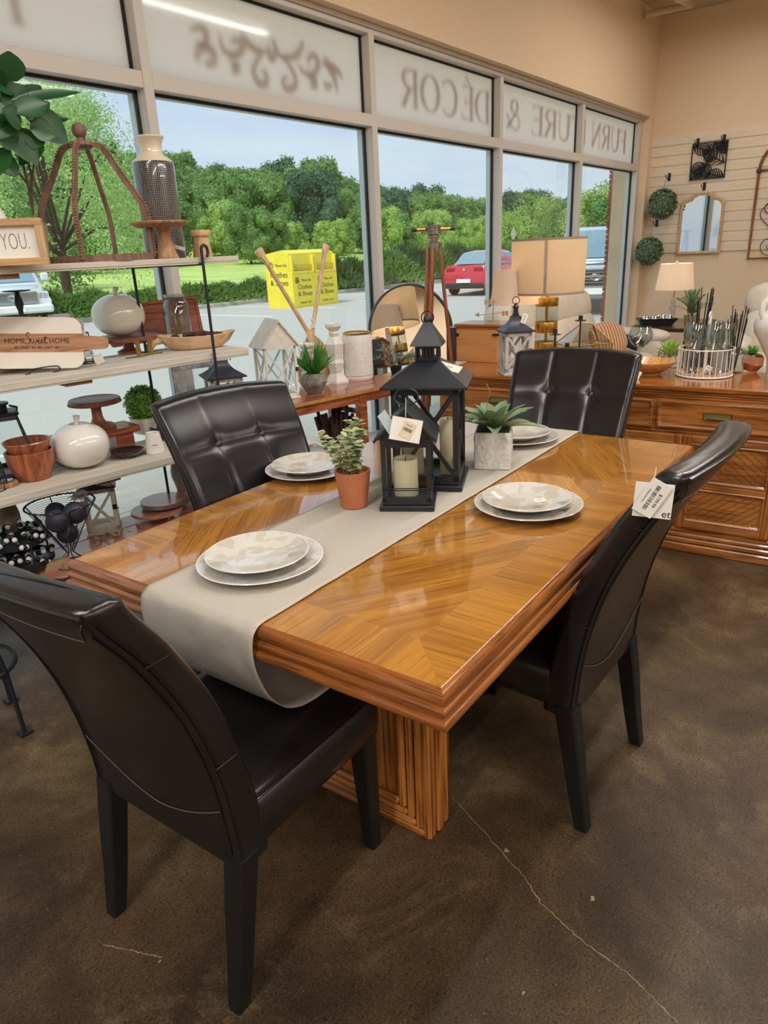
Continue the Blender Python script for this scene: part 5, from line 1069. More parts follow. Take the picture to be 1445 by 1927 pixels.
P = on(24, 912, Z3); t = thing('wood_coaster', 'small round wooden base with a glass disc near the planters', 'coaster', (P.x - .02, P.y, Z3)); MB().lathe([(0, 0), (.038, 0), (.04, .004), (.04, .014), (.036, .018), (0, .018)], 24).build('base', PW, t); MB().lathe([(0, .018), (.026, .018), (.026, .024), (0, .026)], 20).build('disc', STEM, t)
P = on(-8, 925, Z3); t = thing('wire_cage', 'round black wire cage at the left frame edge of the lower shelf', 'cage', (P.x - .0, P.y + .02, Z3)); q = MB()
for k in range(12):
    a = k * pi / 6; q.tube([(r_ * math.cos(a), r_ * math.sin(a), z) for r_, z in ((.045, 0), (.052, .03), (.046, .1), (.03, .13))], .002, 4)
for r_, z in ((.045, .002), (.052, .03), (.051, .055), (.047, .09), (.03, .13)): q.tube([(r_ * math.cos(a), r_ * math.sin(a), z) for a in [k * pi / 10 for k in range(20)]], .002, 4, True)
q.build('wire', BLACK, t); MB().lathe([(0, .13), (.034, .13), (.038, .136), (.03, .15), (0, .152)], 20).build('lid', PW, t)
# ---------------------------------------------------------------- bottom boards
P = on(212, 1000, Z4); lw = lantern('white_lantern', 'whitewashed wooden lantern with a dark roof and tag under the lower shelf', (P.x, P.y + .06, Z4), R(-33), .135, .205, post=.017, base=.014, roof='pagoda', rh=.055, eave=.012, fm=GREYW, rm=mat('slate_roof', (44, 48, 62), rough=.4), brace='fl', cap='block')
Pt = Vector((P.x - .01, P.y - .035, Z4 + .235)); card('price_tag', 'white barcode tag on the dark roof of the whitewashed lantern', Pt, facing(Pt, .5, R(-12)), .045, .032)
P = on(137, 1062, Z4); t = thing('wire_cone', 'black wire cone basket on a pinched stand holding dark balls', 'basket', P); q = MB(); H_, R0 = .255, .125
def tw(r_, z, thk): q.tube([((r_ + .0013 * math.cos(48 * a)) * math.cos(a), (r_ + .0013 * math.cos(48 * a)) * math.sin(a), z + .0013 * math.sin(48 * a)) for a in [k * pi / 192 for k in range(384)]], thk, 4, True)
tw(R0, H_, .0036); tw(.062, .004, .003)
for k in range(6): a = k * pi / 3 + .3; q.tube([(R0 * math.cos(a), R0 * math.sin(a), H_), (.012 * math.cos(a), .012 * math.sin(a), .055), (.060 * math.cos(a), .060 * math.sin(a), .004)], .0026, 4)
q.build('frame', BLACK, t); q = MB()
for k in range(26): z = .07 + (H_ - .08) * k / 25; r_ = .016 + (R0 - .018) * (z - .055) / (H_ - .055); q.tube([(r_ * math.cos(a), r_ * math.sin(a), z) for a in [i * pi / 14 for i in range(28)]], .0009, 3, True)
q.build('fine_wire', BLACK, t)
DKB = mat('dark_grey_balls', (58, 60, 78), (42, 44, 58), scale=20, rough=.5)
for k, (x, y, z, r_) in enumerate(((-.038, -.03, .20, .043), (.045, -.012, .205, .044), (0, .045, .21, .04), (.0, -.012, .135, .040))):
    o = MB().sph((0, 0, 0), r_, 18, 12).build('decor_ball', DKB); tag(o, ['left hand dark grey ball at the top of the wire cone basket', 'right hand dark grey ball under the net in the wire cone basket', 'rear dark grey ball at the back of the wire cone basket', 'lowest dark grey ball in the wire cone basket'][k], 'ball', 'balls in the wire cone', P + Vector((x, y, z)))
o = MB(); rg = random.Random(6)
for k in range(40): a = rg.uniform(0, 6.28); o.leaf((.0, 0, 0), (math.cos(a), math.sin(a), rg.uniform(.2, 1.4)), (0, 0, 1), rg.uniform(.03, .055), .012, .3, .3, 3)
o = o.build('mesh_bag_top', mat('white_net', (236, 234, 238), rough=.9, tl=.4)); tag(o, 'tied white net gathered at the rim of the wire cone', 'net', None, P + Vector((.09, .01, .25)))
P = on(40, 1075, Z4); t = thing('bead_tray', 'two tier black wire tray hung with black and white bead strings', 'tray', (P.x + .015, P.y + .02, Z4)); q = MB()
for z, r_ in ((.03, .125), (.115, .115)):
    q.loft([[(rr_ * math.cos(a), rr_ * math.sin(a), zz) for a in [k * pi / 18 for k in range(36)]] for rr_, zz in ((r_, z), (r_, z + .02), (r_ - .003, z + .02), (r_ - .003, z + .003), (.0001, z + .003))], True, True, False)
for k in range(4): a = k * pi / 2; q.tube([(.122 * math.cos(a), .122 * math.sin(a), 0), (.112 * math.cos(a), .112 * math.sin(a), .14)], .004, 5)
q.build('tray', BLACK, t)
for m_i, nm in ((0, 'black'), (1, 'white')):
    bd = MB(); rg = random.Random(21)
    for s in range(7):
        a = s * .9; base_z = .04 if s % 2 else .128
        for k in range(22):
            u = k / 21; rr_ = .05 + .068 * abs(math.sin(u * 7 + s)); aa = a + u * 1.6; z = base_z + .012 + .022 * abs(math.sin(u * 9 + s * 2)) - (.05 * max(0, math.sin(u * 5 + s)) if rr_ > .108 else 0)
            if k % 2 == m_i: bd.sph((rr_ * math.cos(aa) * 1.02, rr_ * math.sin(aa) * 1.02, z), .0105, 8, 6)
    o = bd.build('bead', mat(nm + '_beads', (24, 24, 26) if m_i == 0 else (224, 222, 216), rough=.35), t, label=nm + ' beads'); o['kind'] = 'stuff'
P = on(318, 985, Z4); t = thing('wood_riser', 'lower of two round wooden risers under the shelf', 'riser', (P.x - .01, P.y + .06, Z4)); MB().lathe([(0, 0), (.10, 0), (.10, .016), (0, .016)], 36).build('slab', LOWW, t); MB().lathe([(0, .016), (.04, .016), (.04, .05), (0, .05)], 20).build('foot', LOWW, t)
MB().lathe([(0, .05), (.112, .05), (.114, .056), (.112, .064), (0, .064)], 40).build('top', LOWW, t)
t = thing('wood_riser', 'upper round wooden riser with a metal band beside the turned leg', 'riser', (P.x + .03, P.y + .06, Z4 + .064)); MB().lathe([(0, 0), (.05, 0), (.05, .012), (0, .012)], 24).build('foot', LOWW, t); MB().lathe([(0, .028), (.098, .028), (.1, .032), (0, .034)], 40).build('top', LOWW, t); MB().lathe([(.0, .012), (.098, .012), (.100, .014), (.100, .028), (0, .028)], 40).build('band', mat('steel_band', (150, 146, 140), rough=.35, metal=.8), t)
P = on(205, 1018, Z4); q = MB(); g = [[], []]
for k in range(60): u = k / 59; a = u * 16; g[0].append((-.07 + .17 * u, .014 * math.cos(a), .016 + .014 * math.sin(a))); g[1].append((-.055 + .17 * u, .014 * math.cos(a) , .016 + .014 * math.sin(a) + .001))
o = q.sheet(g).build('wood_curl', mat('tan_ribbon', (178, 152, 116), rough=.6), None, 60); tag(o, 'tan curled wood shaving ribbon by the whitewashed lantern', 'ribbon', None, (P.x, P.y + .03, Z4), R(-20)); o.modifiers.new('s', 'SOLIDIFY').thickness = .001
P = on(112, 1066, Z4 + .004); t = thing('round_tray', 'round pinkish wooden tray with a wire edge under the wire cone', 'tray', (P.x + .04, P.y + .02, Z4)); MB().lathe([(0, 0), (.0, .002), (.01, .002), (.0, .003)], 8); MB().lathe([(0, .0), (.10, 0), (.102, .003), (0, .004)], 36, (-.03, -.05, 0)).build('board', LOWW, t)
t = thing('kraft_packet', 'folded brown paper packet at the foot of the wire cone', 'packet', (P.x - .01, P.y - .01, Z4 + .004), R(-25)); MB().loft([[(-.05, -.02, 0), (.05, -.02, 0), (.05, .03, 0), (-.05, .03, 0)], [(-.035, -.01, .03), (.045, -.012, .034), (.04, .02, .036), (-.03, .02, .03)]]).build('paper', mat('kraft_paper', (150, 116, 84), rough=.8), t, 0)
# black iron chair at the frame edge
P = az(30, 1250, .33); t = thing('iron_stool', 'black iron stool frame with a curved rail beside the near chair', 'stool', tuple(az(-38, 1375, 0).xy) + (0,)); q = MB()
q.tube([(.16 * math.cos(a), (.16 * math.sin(a)), .24) for a in [k * pi / 14 for k in range(28)]], .008, 6, True)
q.build('ring', BLACK, t)
for k in range(4): a = k * pi / 2 + .5; MB().tube([(.05 * math.cos(a), .05 * math.sin(a), .62), (.1 * math.cos(a), .1 * math.sin(a), .55), (.16 * math.cos(a), .16 * math.sin(a), .24), (.17 * math.cos(a), .17 * math.sin(a), .004)], .008, 6).box(.17 * math.cos(a) - .02, .17 * math.cos(a) + .02, .17 * math.sin(a) - .02, .17 * math.sin(a) + .02, 0, .01).build('leg', BLACK, t)
MB().lathe([(0, .615), (.15, .615), (.155, .62), (.155, .635), (.15, .64), (0, .64)], 30).build('seat', mat('stool_seat', (150, 96, 66), rough=.4), t)
# ================================================================ console bench under the window
BA = R(-11.3); BZ = .70
BN = thing('console_bench', 'long reddish wood console bench with a slatted end under the window', 'console', (2.87, 2.735, 0), BA); BM = Matrix.Translation((2.87, 2.735, 0)) @ Matrix.Rotation(BA, 4, 'Z')
BWO = wood('bench_wood', (116, 56, 34), (184, 108, 70), axis=0, scale=1.5, rough=.22, coat=.5)
for k in range(3): MB().box(-.60, 1.80, k * .115, k * .115 + .1135, BZ - .022, BZ, .003).build('top_plank', BWO, BN)
MB().box(-.56, 1.76, .012, .032, BZ - .075, BZ - .022, .002).build('apron', BWO, BN)
MB().box(-.6, 1.80, -.004, .0, BZ - .020, BZ - .002).build('sap_edge', mat('sapwood', (196, 150, 82), (170, 116, 66), scale=20, rough=.35), BN)
for x in (-.54, .42, 1.74):
    for y in (.03, .31): MB().box(x - .028, x + .028, y - .025, y + .025, 0, BZ - .022, .003).build('leg', BWO, BN)
for k in range(8): MB().box(.445, .465, .05, .30, .20 + k * .056, .232 + k * .056, .002).build('slat', BWO, BN)
for k in range(8): MB().box(1.72, 1.74, .05, .30, .20 + k * .056, .232 + k * .056, .002).build('slat', BWO, BN)
MB().box(-.54, 1.74, .03, .31, .315, .335, .003).build('lower_shelf', mat('pale_shelf', (214, 204, 190), (196, 184, 168), scale=8, rough=.5), BN)
def B1(px, py, dy=0): p = az(px, py, BZ); p.y += dy; return p
# house lantern
P = ay(520, 700, 2.98); P.z = BZ; hl = lantern('house_lantern', 'white wooden house shaped lantern with crossed side bars', P, R(-24), .19, .30, post=.014, base=.014, roof='gable', rh=.135, eave=.012, fm=MATTEW, rm=GREYW, brace='frbl', cap=None, glassm=PANEL)
for k in range(4): MB().box(.012 + k * .02, .013 + k * .02, -.10, .10, .30, .301).build('roof_line', GREYW, hl, 0)
P = ay(418, 700, 2.94); P.z = BZ; lantern('white_lantern', 'whitewashed lantern with a flared dark roof, seen above the far left chair', P, R(-28), .17, .195, post=.016, base=.014, roof='pagoda', rh=.085, eave=.02, fm=GREYW, rm=bpy.data.materials['slate_roof'], brace='frbl', cap='block', handle='bail')
P = ay(372, 740, 3.08); t = thing('picture_frame', 'distressed grey blue mirror frame behind the white lantern', 'frame', (P.x, P.y, BZ), R(-20)); DIS = mat('distressed_grey', (120, 132, 146), (186, 182, 172), scale=40, rough=.8)
Mf = Matrix.Rotation(R(-6), 4, 'X')
for a in ((-.12, .12, 0, .035), (-.12, .12, .235, .27)): MB(Mf).box(a[0], a[1], -.018, 0, a[2], a[3], .003).build('rail', DIS, t)
for s in (-1, 1): MB(Mf).box(min(s * .12, s * .085), max(s * .12, s * .085), -.018, 0, .035, .235, .003).build('stile', DIS, t)
MIR = mat('mirror_glass', (225, 228, 228), rough=.01, metal=1)
MB(Mf).box(-.09, .09, -.006, -.002, .03, .24).build('pane', PANEL, t, 0)
P = ay(372, 702, 3.06); t = thing('glass_dish', 'stack of clear glass dishes beside the shelf post', 'dish', (P.x + .16, 3.08, BZ))
for k in range(3): MB().lathe([(0, .002), (.03, 0), (.055, .016), (.053, .017), (.03, .004), (0, .005)], 24, (0, 0, k * .02)).build('dish', STEM, t)
# paddles
PAD = wood('paddle_wood', (190, 154, 112), (224, 194, 150), axis=2, scale=1.5, rough=.45)
def paddle(label, top, mid, bot, y0, y1, w, grip):
    A = ay(*top, y1); Bm = ay(*mid, (y0 + y1) / 2); C = ay(*bot, y0); C.z = BZ
    d = (A - C); L = d.length; zax = d.normalized(); yax = Vector((0, 1, 0)); xax = yax.cross(zax).normalized(); yax = zax.cross(xax)
    M4 = Matrix((xax, yax, zax)).transposed().to_4x4(); M4.translation = C
    t = thing('wooden_paddle', label, 'paddle', C); M0 = M4.copy(); M0.translation = (0, 0, 0)
    bl = .42 * L
    MB(M0).loft([[(x * w * s, y * .006 * (1.6 if z > bl else 1), z) for x, y in ((-1, 0), (-.6, -1), (.6, -1), (1, 0), (.6, 1), (-.6, 1))] for s, z in ((.5, 0), (.82, .02), (1, .08), (1, .18), (.8, .26), (.42, .33), (.26, .38), (.235, bl))]).build('blade', PAD, t, 50)
    MB(M0).tube([(0, 0, bl - .02), (0, 0, L - .10)], .0135, 10).build('shaft', PAD, t)
    MB(M0).loft([[(grip * .012 * g + x * s, y * .011, z) for x, y in ((-1, 0), (-.7, -1), (.7, -1), (1, 0), (.7, 1), (-.7, 1))] for s, z, g in ((.013, L - .11, 0), (.018, L - .07, 0), (.036, L - .02, .4), (.036, L - .005, .7), (.022, L, 1))]).build('grip', PAD, t, 50); return t
pa = paddle('pale wood paddle with its grip leaning left, crossed by another', (486, 468), (550, 570), (632, 716), 3.07, 3.20, .075, -1)
pb = paddle('pale wood paddle with its grip leaning right behind the white candle pillars', (613, 460), (598, 560), (572, 735), 3.10, 3.20, .075, 1)
P = ay(577, 607, 2.98); card('price_tag', 'white barcode tag tied round the crossed paddle shafts', P - Vector((0, .05, 0)), facing(P, 0, R(-70)), .055, .02)
# white faceted candle pillars
def faceted(label, P, h, s):
    t = thing('candle_pillar', label, 'candle holder', P, R(-20))
    MB().loft([[(r_ * s * math.cos(a + o_), r_ * s * math.sin(a + o_), z * h) for a in [k * pi / 3 for k in range(6)]] for r_, z, o_ in ((.060, 0, 0), (.058, .03, 0), (.030, .16, .0), (.042, .34, 0), (.032, .40, 0), (.046, .66, 0), (.020, .78, 0), (.028, .84, 0), (.020, .87, 0), (.042, .955, 0), (.042, 1.0, 0), (.034, 1.0, 0), (.030, .97, 0))]).build('body', MATTEW, t, 10); return t
P = B1(634, 718, .0); faceted('tall white faceted candle pillar between the paddles', P, .365, 1.45)
P = B1(588, 730, .02); faceted('short white faceted candle pillar behind the grass pot', P, .27, 1.3)
# perforated lantern
P = B1(680, 713); P.y += .02; m_ = mpp(P); t = thing('ceramic_lantern', 'white pierced ceramic lantern with a gold band', 'lantern', P)
m2, tt, pp_ = _new('pierced_white'); N = tt.nodes.new; Lk = tt.links.new; pp_.inputs['Base Color'].default_value = lin((236, 230, 224)); pp_.inputs['Roughness'].default_value = .35
MB().lathe([(0, .004), (.090, 0), (.094, .006), (.094, .02), (.088, .024), (.096, .032), (.096, .270), (.088, .286), (.080, .290), (.080, .28), (.085, .26), (.085, .03), (0, .02)], 48).build('body', m2, t)
sl_ = MB(); rg = random.Random(13)
for k in range(44):
    for z in (.045, .075, .105, .135, .165, .195, .225):
        if rg.random() < .62: sl_.at((0, 0, 0), 0, 0, k * 2 * pi / 44); sl_.box(.0955, .0966, -.0022, .0022, z, z + rg.choice([.012, .018, .024]))
o = sl_.build('slot', mat('shaded_slots', (220, 212, 204), rough=.7), t, 0); o['kind'] = 'stuff'
MB().lathe([(.086, .286), (.091, .288), (.091, .298), (.086, .300), (.08, .298), (.08, .288)], 44).build('gold_band', GOLD, t); MB().tube([(.091 * math.cos(a), .091 * math.sin(a), .275 + .03 * math.sin(a * 1)) for a in [pi * k / 10 + 2.6 for k in range(11)]], .003, 5).build('handle', MATTEW, t)
# grass in a stone pot
P = B1(595, 741); P += Vector((.02, .03, 0)); t = thing('potted_grass', 'grassy green plant in a rough grey stone pot on the bench', 'potted plant', P); t.scale = (1.2, 1.2, 1.2)
STN = mat('rough_stone', (150, 144, 134), (104, 100, 94), scale=34, rough=.9, bump=.8, bscale=60)
MB().lathe([(0, .002), (.034, 0), (.044, .012), (.064, .045), (.066, .06), (.050, .092), (.04, .098), (.036, .088), (0, .085)], 11, flute=lambda a, z: 1 + .05 * math.sin(3 * a + z * 60)).build('pot', STN, t, 20)
GRS = mat('grass_blades', (38, 104, 40), (92, 160, 66), scale=40, rough=.5, tl=.15); q = MB(); rg = random.Random(3)
for k in range(170):
    a, e = rg.uniform(0, 6.28), rg.uniform(.75, 1.5); d = Vector((math.cos(a) * math.cos(e), math.sin(a) * math.cos(e), math.sin(e))); q.leaf((.022 * math.cos(a) * rg.random(), .022 * math.sin(a) * rg.random(), .085), d, (math.sin(a), -math.cos(a), .2), rg.uniform(.11, .19), .0028, .2, .35 * (1.4 - e), 4)
o = q.build('blades', GRS, t, 0); o['kind'] = 'stuff'
# arched mirror, olive sprigs
t = thing('arched_mirror', 'arched mirror in a thin black frame leaning at the window', 'mirror', (4.22, 2.93, BZ), R(-30)); Mf = Matrix.Rotation(R(-9), 4, 'X')
def arch(w, h): return [(-w, 0), (w, 0)] + [(w * math.cos(pi * k / 24), h - w + w * math.sin(pi * k / 24)) for k in range(25)]
A0, A1 = arch(.33, .56), arch(.316, .546)
MB(Mf @ Matrix.Rotation(pi / 2, 4, 'X')).loft([[(x, y, z) for x, y in A] for A, z in ((A0, 0), (A0, .022), (A1, .022), (A1, .010))], True, True, False).build('frame', BLACK, t, 30)
MB(Mf @ Matrix.Rotation(pi / 2, 4, 'X')).prism(A1, .008, .011).build('mirror', MIR, t, 0)
P = B1(752, 704); P.y += .03; t = thing('olive_plant', 'olive like sprigs in a small pot right of the pierced lantern', 'potted plant', P); MB().lathe(pot_mesh(.03, .042, .05, .004)).build('pot', BLACK, t); q, sm = MB(), MB(); rg = random.Random(5)
for k in range(13):
    a, e = rg.uniform(0, 6.28), rg.uniform(.3, 1.3); tip = Vector((.17 * math.cos(a) * math.cos(e), .17 * math.sin(a) * math.cos(e), .05 + .17 * math.sin(e))); Q = spline([(0, 0, .04), tuple(tip * .5 + Vector((0, 0, .05))), tuple(tip)], 5); sm.tube(Q, .0014, 4)
    for p in Q[2:]:
        for s_ in range(2): q.leaf(p, (rg.gauss(0, 1), rg.gauss(0, 1), rg.uniform(0, .8)), (0, 0, 1), .042, .006, .2, .1, 3)
o = q.build('leaf', mat('olive_leaf', (92, 112, 92), (140, 156, 132), scale=20, rough=.6), t, 0); o['kind'] = 'stuff'; sm.build('stem', bpy.data.materials['plant_stem'], t)
# driftwood bowl and white bowl on the lower shelf
P = ay(632, 850, 2.86); P.z = .335; t = thing('driftwood_holder', 'dark driftwood sticks bundled into a ragged holder under the bench', 'ornament', P); DRF = mat('driftwood', (70, 42, 36), (44, 28, 26), scale=16, rough=.8); q = MB(); rg = random.Random(17)
for k in range(34):
    a = k * 2 * pi / 34 + rg.uniform(-.1, .1); r_ = rg.uniform(.05, .095); tl = Vector((rg.uniform(-.03, .03), rg.uniform(-.03, .03), 0)); h = rg.uniform(.13, .25)
    MB().tube([(r_ * .8 * math.cos(a), r_ * .8 * math.sin(a), 0.0), (r_ * math.cos(a) + tl.x * .4, r_ * math.sin(a) + tl.y * .4, h * .5), (r_ * 1.15 * math.cos(a) + tl.x, r_ * 1.15 * math.sin(a) + tl.y, h)], [.012, .013, .010], 6).build('stick', DRF, t)
P = ay(598, 850, 2.70); P.z = .335; t = thing('white_bowl', 'white footed bowl under the bench beside the driftwood', 'bowl', (P.x, 2.80, .335)); MB().lathe([(0, 0), (.035, 0), (.035, .01), (.015, .03), (.015, .06), (.05, .085), (.065, .115), (.062, .115), (.045, .09), (0, .07)], 28).build('body', CERAM, t)
# surveyor's tripod
T0 = ay(815, 430, 2.33); t = thing('surveyor_tripod', 'brown wooden surveyor tripod topped by a small brass telescope', 'tripod', (T0.x, T0.y, 0), R(-20)); TZ_ = T0.z; TRW = wood('tripod_wood', (110, 58, 38), (164, 98, 66), axis=2, scale=1.4, rough=.4)
for k, a in enumerate((R(200), R(320), R(80))):
    c, s = math.cos(a), math.sin(a); lg = MB(); r0, r1 = .035, .20 if k == 0 else .17; n_ = Vector((-s, c, 0))
    for w in (-1, 1): lg.tube([(r0 * c + n_.x * .016 * w, r0 * s + n_.y * .016 * w, TZ_ - .10), (r1 * .72 * c + n_.x * .012 * w, r1 * .72 * s + n_.y * .012 * w, .55)], .010, 6)
    lg.tube([(r1 * .5 * c, r1 * .5 * s, .85), (r1 * c, r1 * s, .03)], .012, 6); lg.build('leg', TRW, t); MB().tube([(r1 * c, r1 * s, .04), (r1 * c, r1 * s, .0)], [.012, .004], 6).build('foot', GOLD, t)
    MB().box(r1 * .62 * c - .02, r1 * .62 * c + .02, r1 * .62 * s - .02, r1 * .62 * s + .02, .66, .70, .003).build('clamp', TRW, t)
MB().lathe([(0, -.105), (.045, -.10), (.045, -.075), (.02, -.07), (.02, -.05), (.035, -.048), (.035, -.035), (.012, -.03), (0, -.03)], 20, (0, 0, TZ_)).build('head', mat('pewter', (140, 132, 124), rough=.35, metal=.9), t)
for k in range(3): a = k * 2 * pi / 3; MB().tube([(.03 * math.cos(a), .03 * math.sin(a), TZ_ - .06), (.03 * math.cos(a), .03 * math.sin(a), TZ_ - .025)], .004, 6).build('levelling_screw', GOLD, t)
MB().lathe([(0, -.03), (.046, -.03), (.046, -.018), (.042, -.016), (.042, .004), (.046, .006), (.046, .014), (.04, .018), (0, .018)], 28, (0, 0, TZ_)).build('compass', bpy.data.materials['pewter'], t)
rv = -R(-20) + R(-37); d = Vector((math.cos(rv), math.sin(rv), 0)) ; z_ = Vector((0, 0, TZ_ - .004))
MB().tube([tuple(z_ - d * .118), tuple(z_ + d * .125)], .0085, 10).build('telescope', GOLD, t)
for s in (-1, 1): MB().tube([tuple(z_ + d * .10 * s), tuple(z_ + d * .128 * s)], .0105, 10).build('eyepiece', BLACK, t)
# ================================================================ sideboard
SA = R(-85.7); SZ = .827
SB = thing('sideboard', 'long honey oak sideboard with drawers and chevron panelled doors', 'sideboard', (3.45, .862, 0), SA); SBM = Matrix.Translation((3.45, .862, 0)) @ Matrix.Rotation(SA, 4, 'Z')
SL0, SL1, SDP = -1.30, 1.02, .47
SOX = wood('sideboard_oak', (116, 62, 24), (186, 120, 60), axis=0, scale=1.3, rough=.3, coat=.25, pores=(86, 44, 18))
SOZ = wood('sideboard_oak_upright', (116, 62, 24), (186, 120, 60), axis=2, scale=1.3, rough=.3, coat=.25, pores=(86, 44, 18))
STOP = wood('sideboard_top', (110, 60, 26), (176, 110, 54), axis=0, scale=1.2, rough=.14, coat=.5)
MB().box(SL0 - .02, SL1 + .02, -.012, SDP + .01, .802, SZ, .006).build('top', STOP, SB)
MB().box(SL0, SL1, .006, SDP, .03, .802).build('carcass', SOX, SB)
for k, (z0, z1, o) in enumerate(((.789, .802, .006), (.777, .788, .0), (.765, .776, -.004))): MB().box(SL0 - o, SL1 + o, -o * .5, .02, z0, z1, .004).build('cornice_moulding', SOX, SB)
for k, (z0, z1, o) in enumerate(((.0, .045, .010), (.047, .074, .006), (.076, .098, .002), (.100, .122, -.002))): MB().box(SL0 - o, SL1 + o, -o, .03, z0, z1, .006).build('base_moulding', SOX, SB)
MB().box(SL0, SL1, .0, .02, .603, .613, .002).build('mid_rail', SOX, SB)
DRX = [(-1.19, -.665), (-.65, -.132), (-.112, .42), (.44, .965)]
def bevel_frame(mb, x0, x1, z0, z1, w, y0=-.006, y1=.004):      # raised picture moulding round a sunk panel
    for i, (a, b) in enumerate((((x0, z0), (x1, z0)), ((x1, z0), (x1, z1)), ((x1, z1), (x0, z1)), ((x0, z1), (x0, z0)))):
        pass
    o = [(x0, z0), (x1, z0), (x1, z1), (x0, z1)]; sgn = [(1, 1), (-1, 1), (-1, -1), (1, -1)]
    rings = [[(x + s[0] * k * w, y, z + s[1] * k * w) for (x, z), s in zip(o, sgn)] for k, y in ((0, y1), (0, y0), (.22, y0 - .004), (.4, y0 - .004), (.55, y0), (.75, y0 + .002), (1, y1))]
    mb.loft(rings, True, False, False)
for x0, x1 in DRX:
    d = MB().box(x0, x1, -.004, .012, .622, .757, .002).build('drawer', SOX, SB); f = MB(); bevel_frame(f, x0, x1, .622, .757, .026, -.008, -.003); f.build('moulding', SOX, d)
    xc = (x0 + x1) / 2
    h = MB(); bevel_frame(h, xc - .062, xc + .062, .676, .712, .006, -.008, -.003); h.build('pull_frame', BRS, d); MB().box(xc - .057, xc + .057, -.0055, -.003, .680, .708).tube([(xc - .05, -.007, .684), (xc + .05, -.007, .684)], .002, 5).build('pull', mat('aged_brass', (170, 160, 112), rough=.35, metal=.7), d)
doors = [(-1.235, -.825), (-.815, -.405), (-.395, .010), (.020, .432), (.442, .852)]
for i, (x0, x1) in enumerate(doors):
    d = MB().box(x0, x1, -.002, .012, .128, .597, .002).build('door', SOZ, SB); fl_ = -1 if i % 2 else 1
    for s in (x0, x1 - .034): MB().box(s, s + .034, -.010, -.002, .130, .595, .003).build('stile', SOZ, d)
    for z in (.130, .338, .561): MB().box(x0 + .034, x1 - .034, -.010, -.002, z, z + (.034 if z != .338 else .028), .003).build('rail', SOX, d)
    for (z0, z1, sg_) in ((.366, .561, 1), (.164, .338, -1)):
        a0, a1 = x0 + .034, x1 - .034; f = MB(); bevel_frame(f, a0, a1, z0, z1, .020, -.008, -.003); f.build('panel_moulding', SOX, d)
        b0_, b1_, c0, c1 = a0 + .018, a1 - .018, z0 + .018, z1 - .018; wdt = .052; sl = .80      # diagonal planks clipped to the panel
        k = -12
        while k < 30:
            def edge(off): return off
            u0, u1 = b0_ + k * wdt / sl * .62 , b0_ + (k + .88) * wdt / sl * .62
            poly = []
            H_ = c1 - c0; run = H_ / sl
            pts = [(u0, c0), (u1, c0), (u1 + run, c1), (u0 + run, c1)]
            def clip(P_, ax_, lim, keep):
                out = []
                for A_, B_ in zip(P_, P_[1:] + P_[:1]):
                    ia, ib = (A_[ax_] - lim) * keep >= 0, (B_[ax_] - lim) * keep >= 0
                    if ia: out.append(A_)
                    if ia != ib: t_ = (lim - A_[ax_]) / (B_[ax_] - A_[ax_]); out.append((A_[0] + (B_[0] - A_[0]) * t_, A_[1] + (B_[1] - A_[1]) * t_))
                return out
            pts = clip(clip(pts, 0, b0_, 1), 0, b1_, -1) if pts else pts
            k += 1
            if len(pts) < 3: continue
            if sg_ * fl_ < 0: pts = [(b0_ + b1_ - x, z) for x, z in pts]
            MB().loft([[(x, -.0024, z) for x, z in pts], [(x, -.0072, z) for x, z in pts]]).build('plank', SOX, d, 0)
def onS(px, py, dx=0, dy=0): p = az(px, py, SZ); return Vector((p.x + dx, p.y + dy, SZ))
# ---------------------------------------------------------------- on the sideboard, from the left
P = onS(893, 688); t = thing('wooden_chest', 'small oak chest turned round, its raw back panel showing', 'chest', (P.x + .12, P.y + .0, SZ), SA)
CH = wood('raw_back', (190, 128, 70), (214, 154, 92), axis=0, scale=.6, rough=.6); MB().box(-.19, .08, 0, .20, 0, .205, .003).build('body', CH, t); MB().box(-.20, .15, -.012, .215, .205, .222, .004).box(-.195, .13, -.004, .205, .193, .205, .003).build('top', SOX, t)
MB().box(-.255, -.19, -.004, .20, .0, .200, .004).build('side_panel', mat('dark_stain', (66, 40, 32), rough=.3, coat=.3), t); MB().box(-.185, -.17, -.008, 0, .15, .168).build('hinge', BLACK, t)
MB().box(.05, .13, -.012, -.002, .158, .17, .002).tube([(.12, -.01, .165), (.15, -.012, .16), (.17, -.012, .15)], .004, 5).build('clasp', BLACK, t)
CT = Vector((P.x + .12, P.y, SZ + .222)); t = thing('arrow_ornament', 'gold ornament of two arrows crossing an upright rod on the chest', 'ornament', CT + Vector((.06, -.02, 0)), R(-38)); CG = mat('champagne_gold', (206, 190, 148), rough=.3, metal=.9)
MB().tube([(0, 0, 0), (0, 0, .135)], .003, 6).lathe([(0, 0), (.035, 0), (.035, .004), (0, .006)], 20).build('rod', CG, t)
for z, L, dr in ((.122, .055, 1), (.052, .095, -1)):
    a = MB().tube([(-L, 0, z), (L, 0, z + .006)], .002, 5); a.loft([[(dr * (L + .02), y, z + .003) for y in (-.001, .001)] , [(dr * (L - .004), y, z + .003 + s) for y, s in ((-.001, .012), (.001, .012))]]); a.prism([], 0, 0) if False else None
    a.add([(dr * (L + .022), 0, z + .003), (dr * (L - .006), .002, z + .016), (dr * (L - .006), .002, z - .010), (dr * (L - .006), -.002, z + .016), (dr * (L - .006), -.002, z - .010)], [(0, 1, 2), (0, 4, 3), (0, 3, 1), (0, 2, 4), (1, 3, 4, 2)])
    for q in range(2): a.loft([[(-dr * (L - .022 * q - w * .02), y, z + s) for y, s in ((-.001, -.013), (.001, -.013), (.001, .013), (-.001, .013))] for w in (0, .8)])
    a.build('arrow', CG, t, 0)
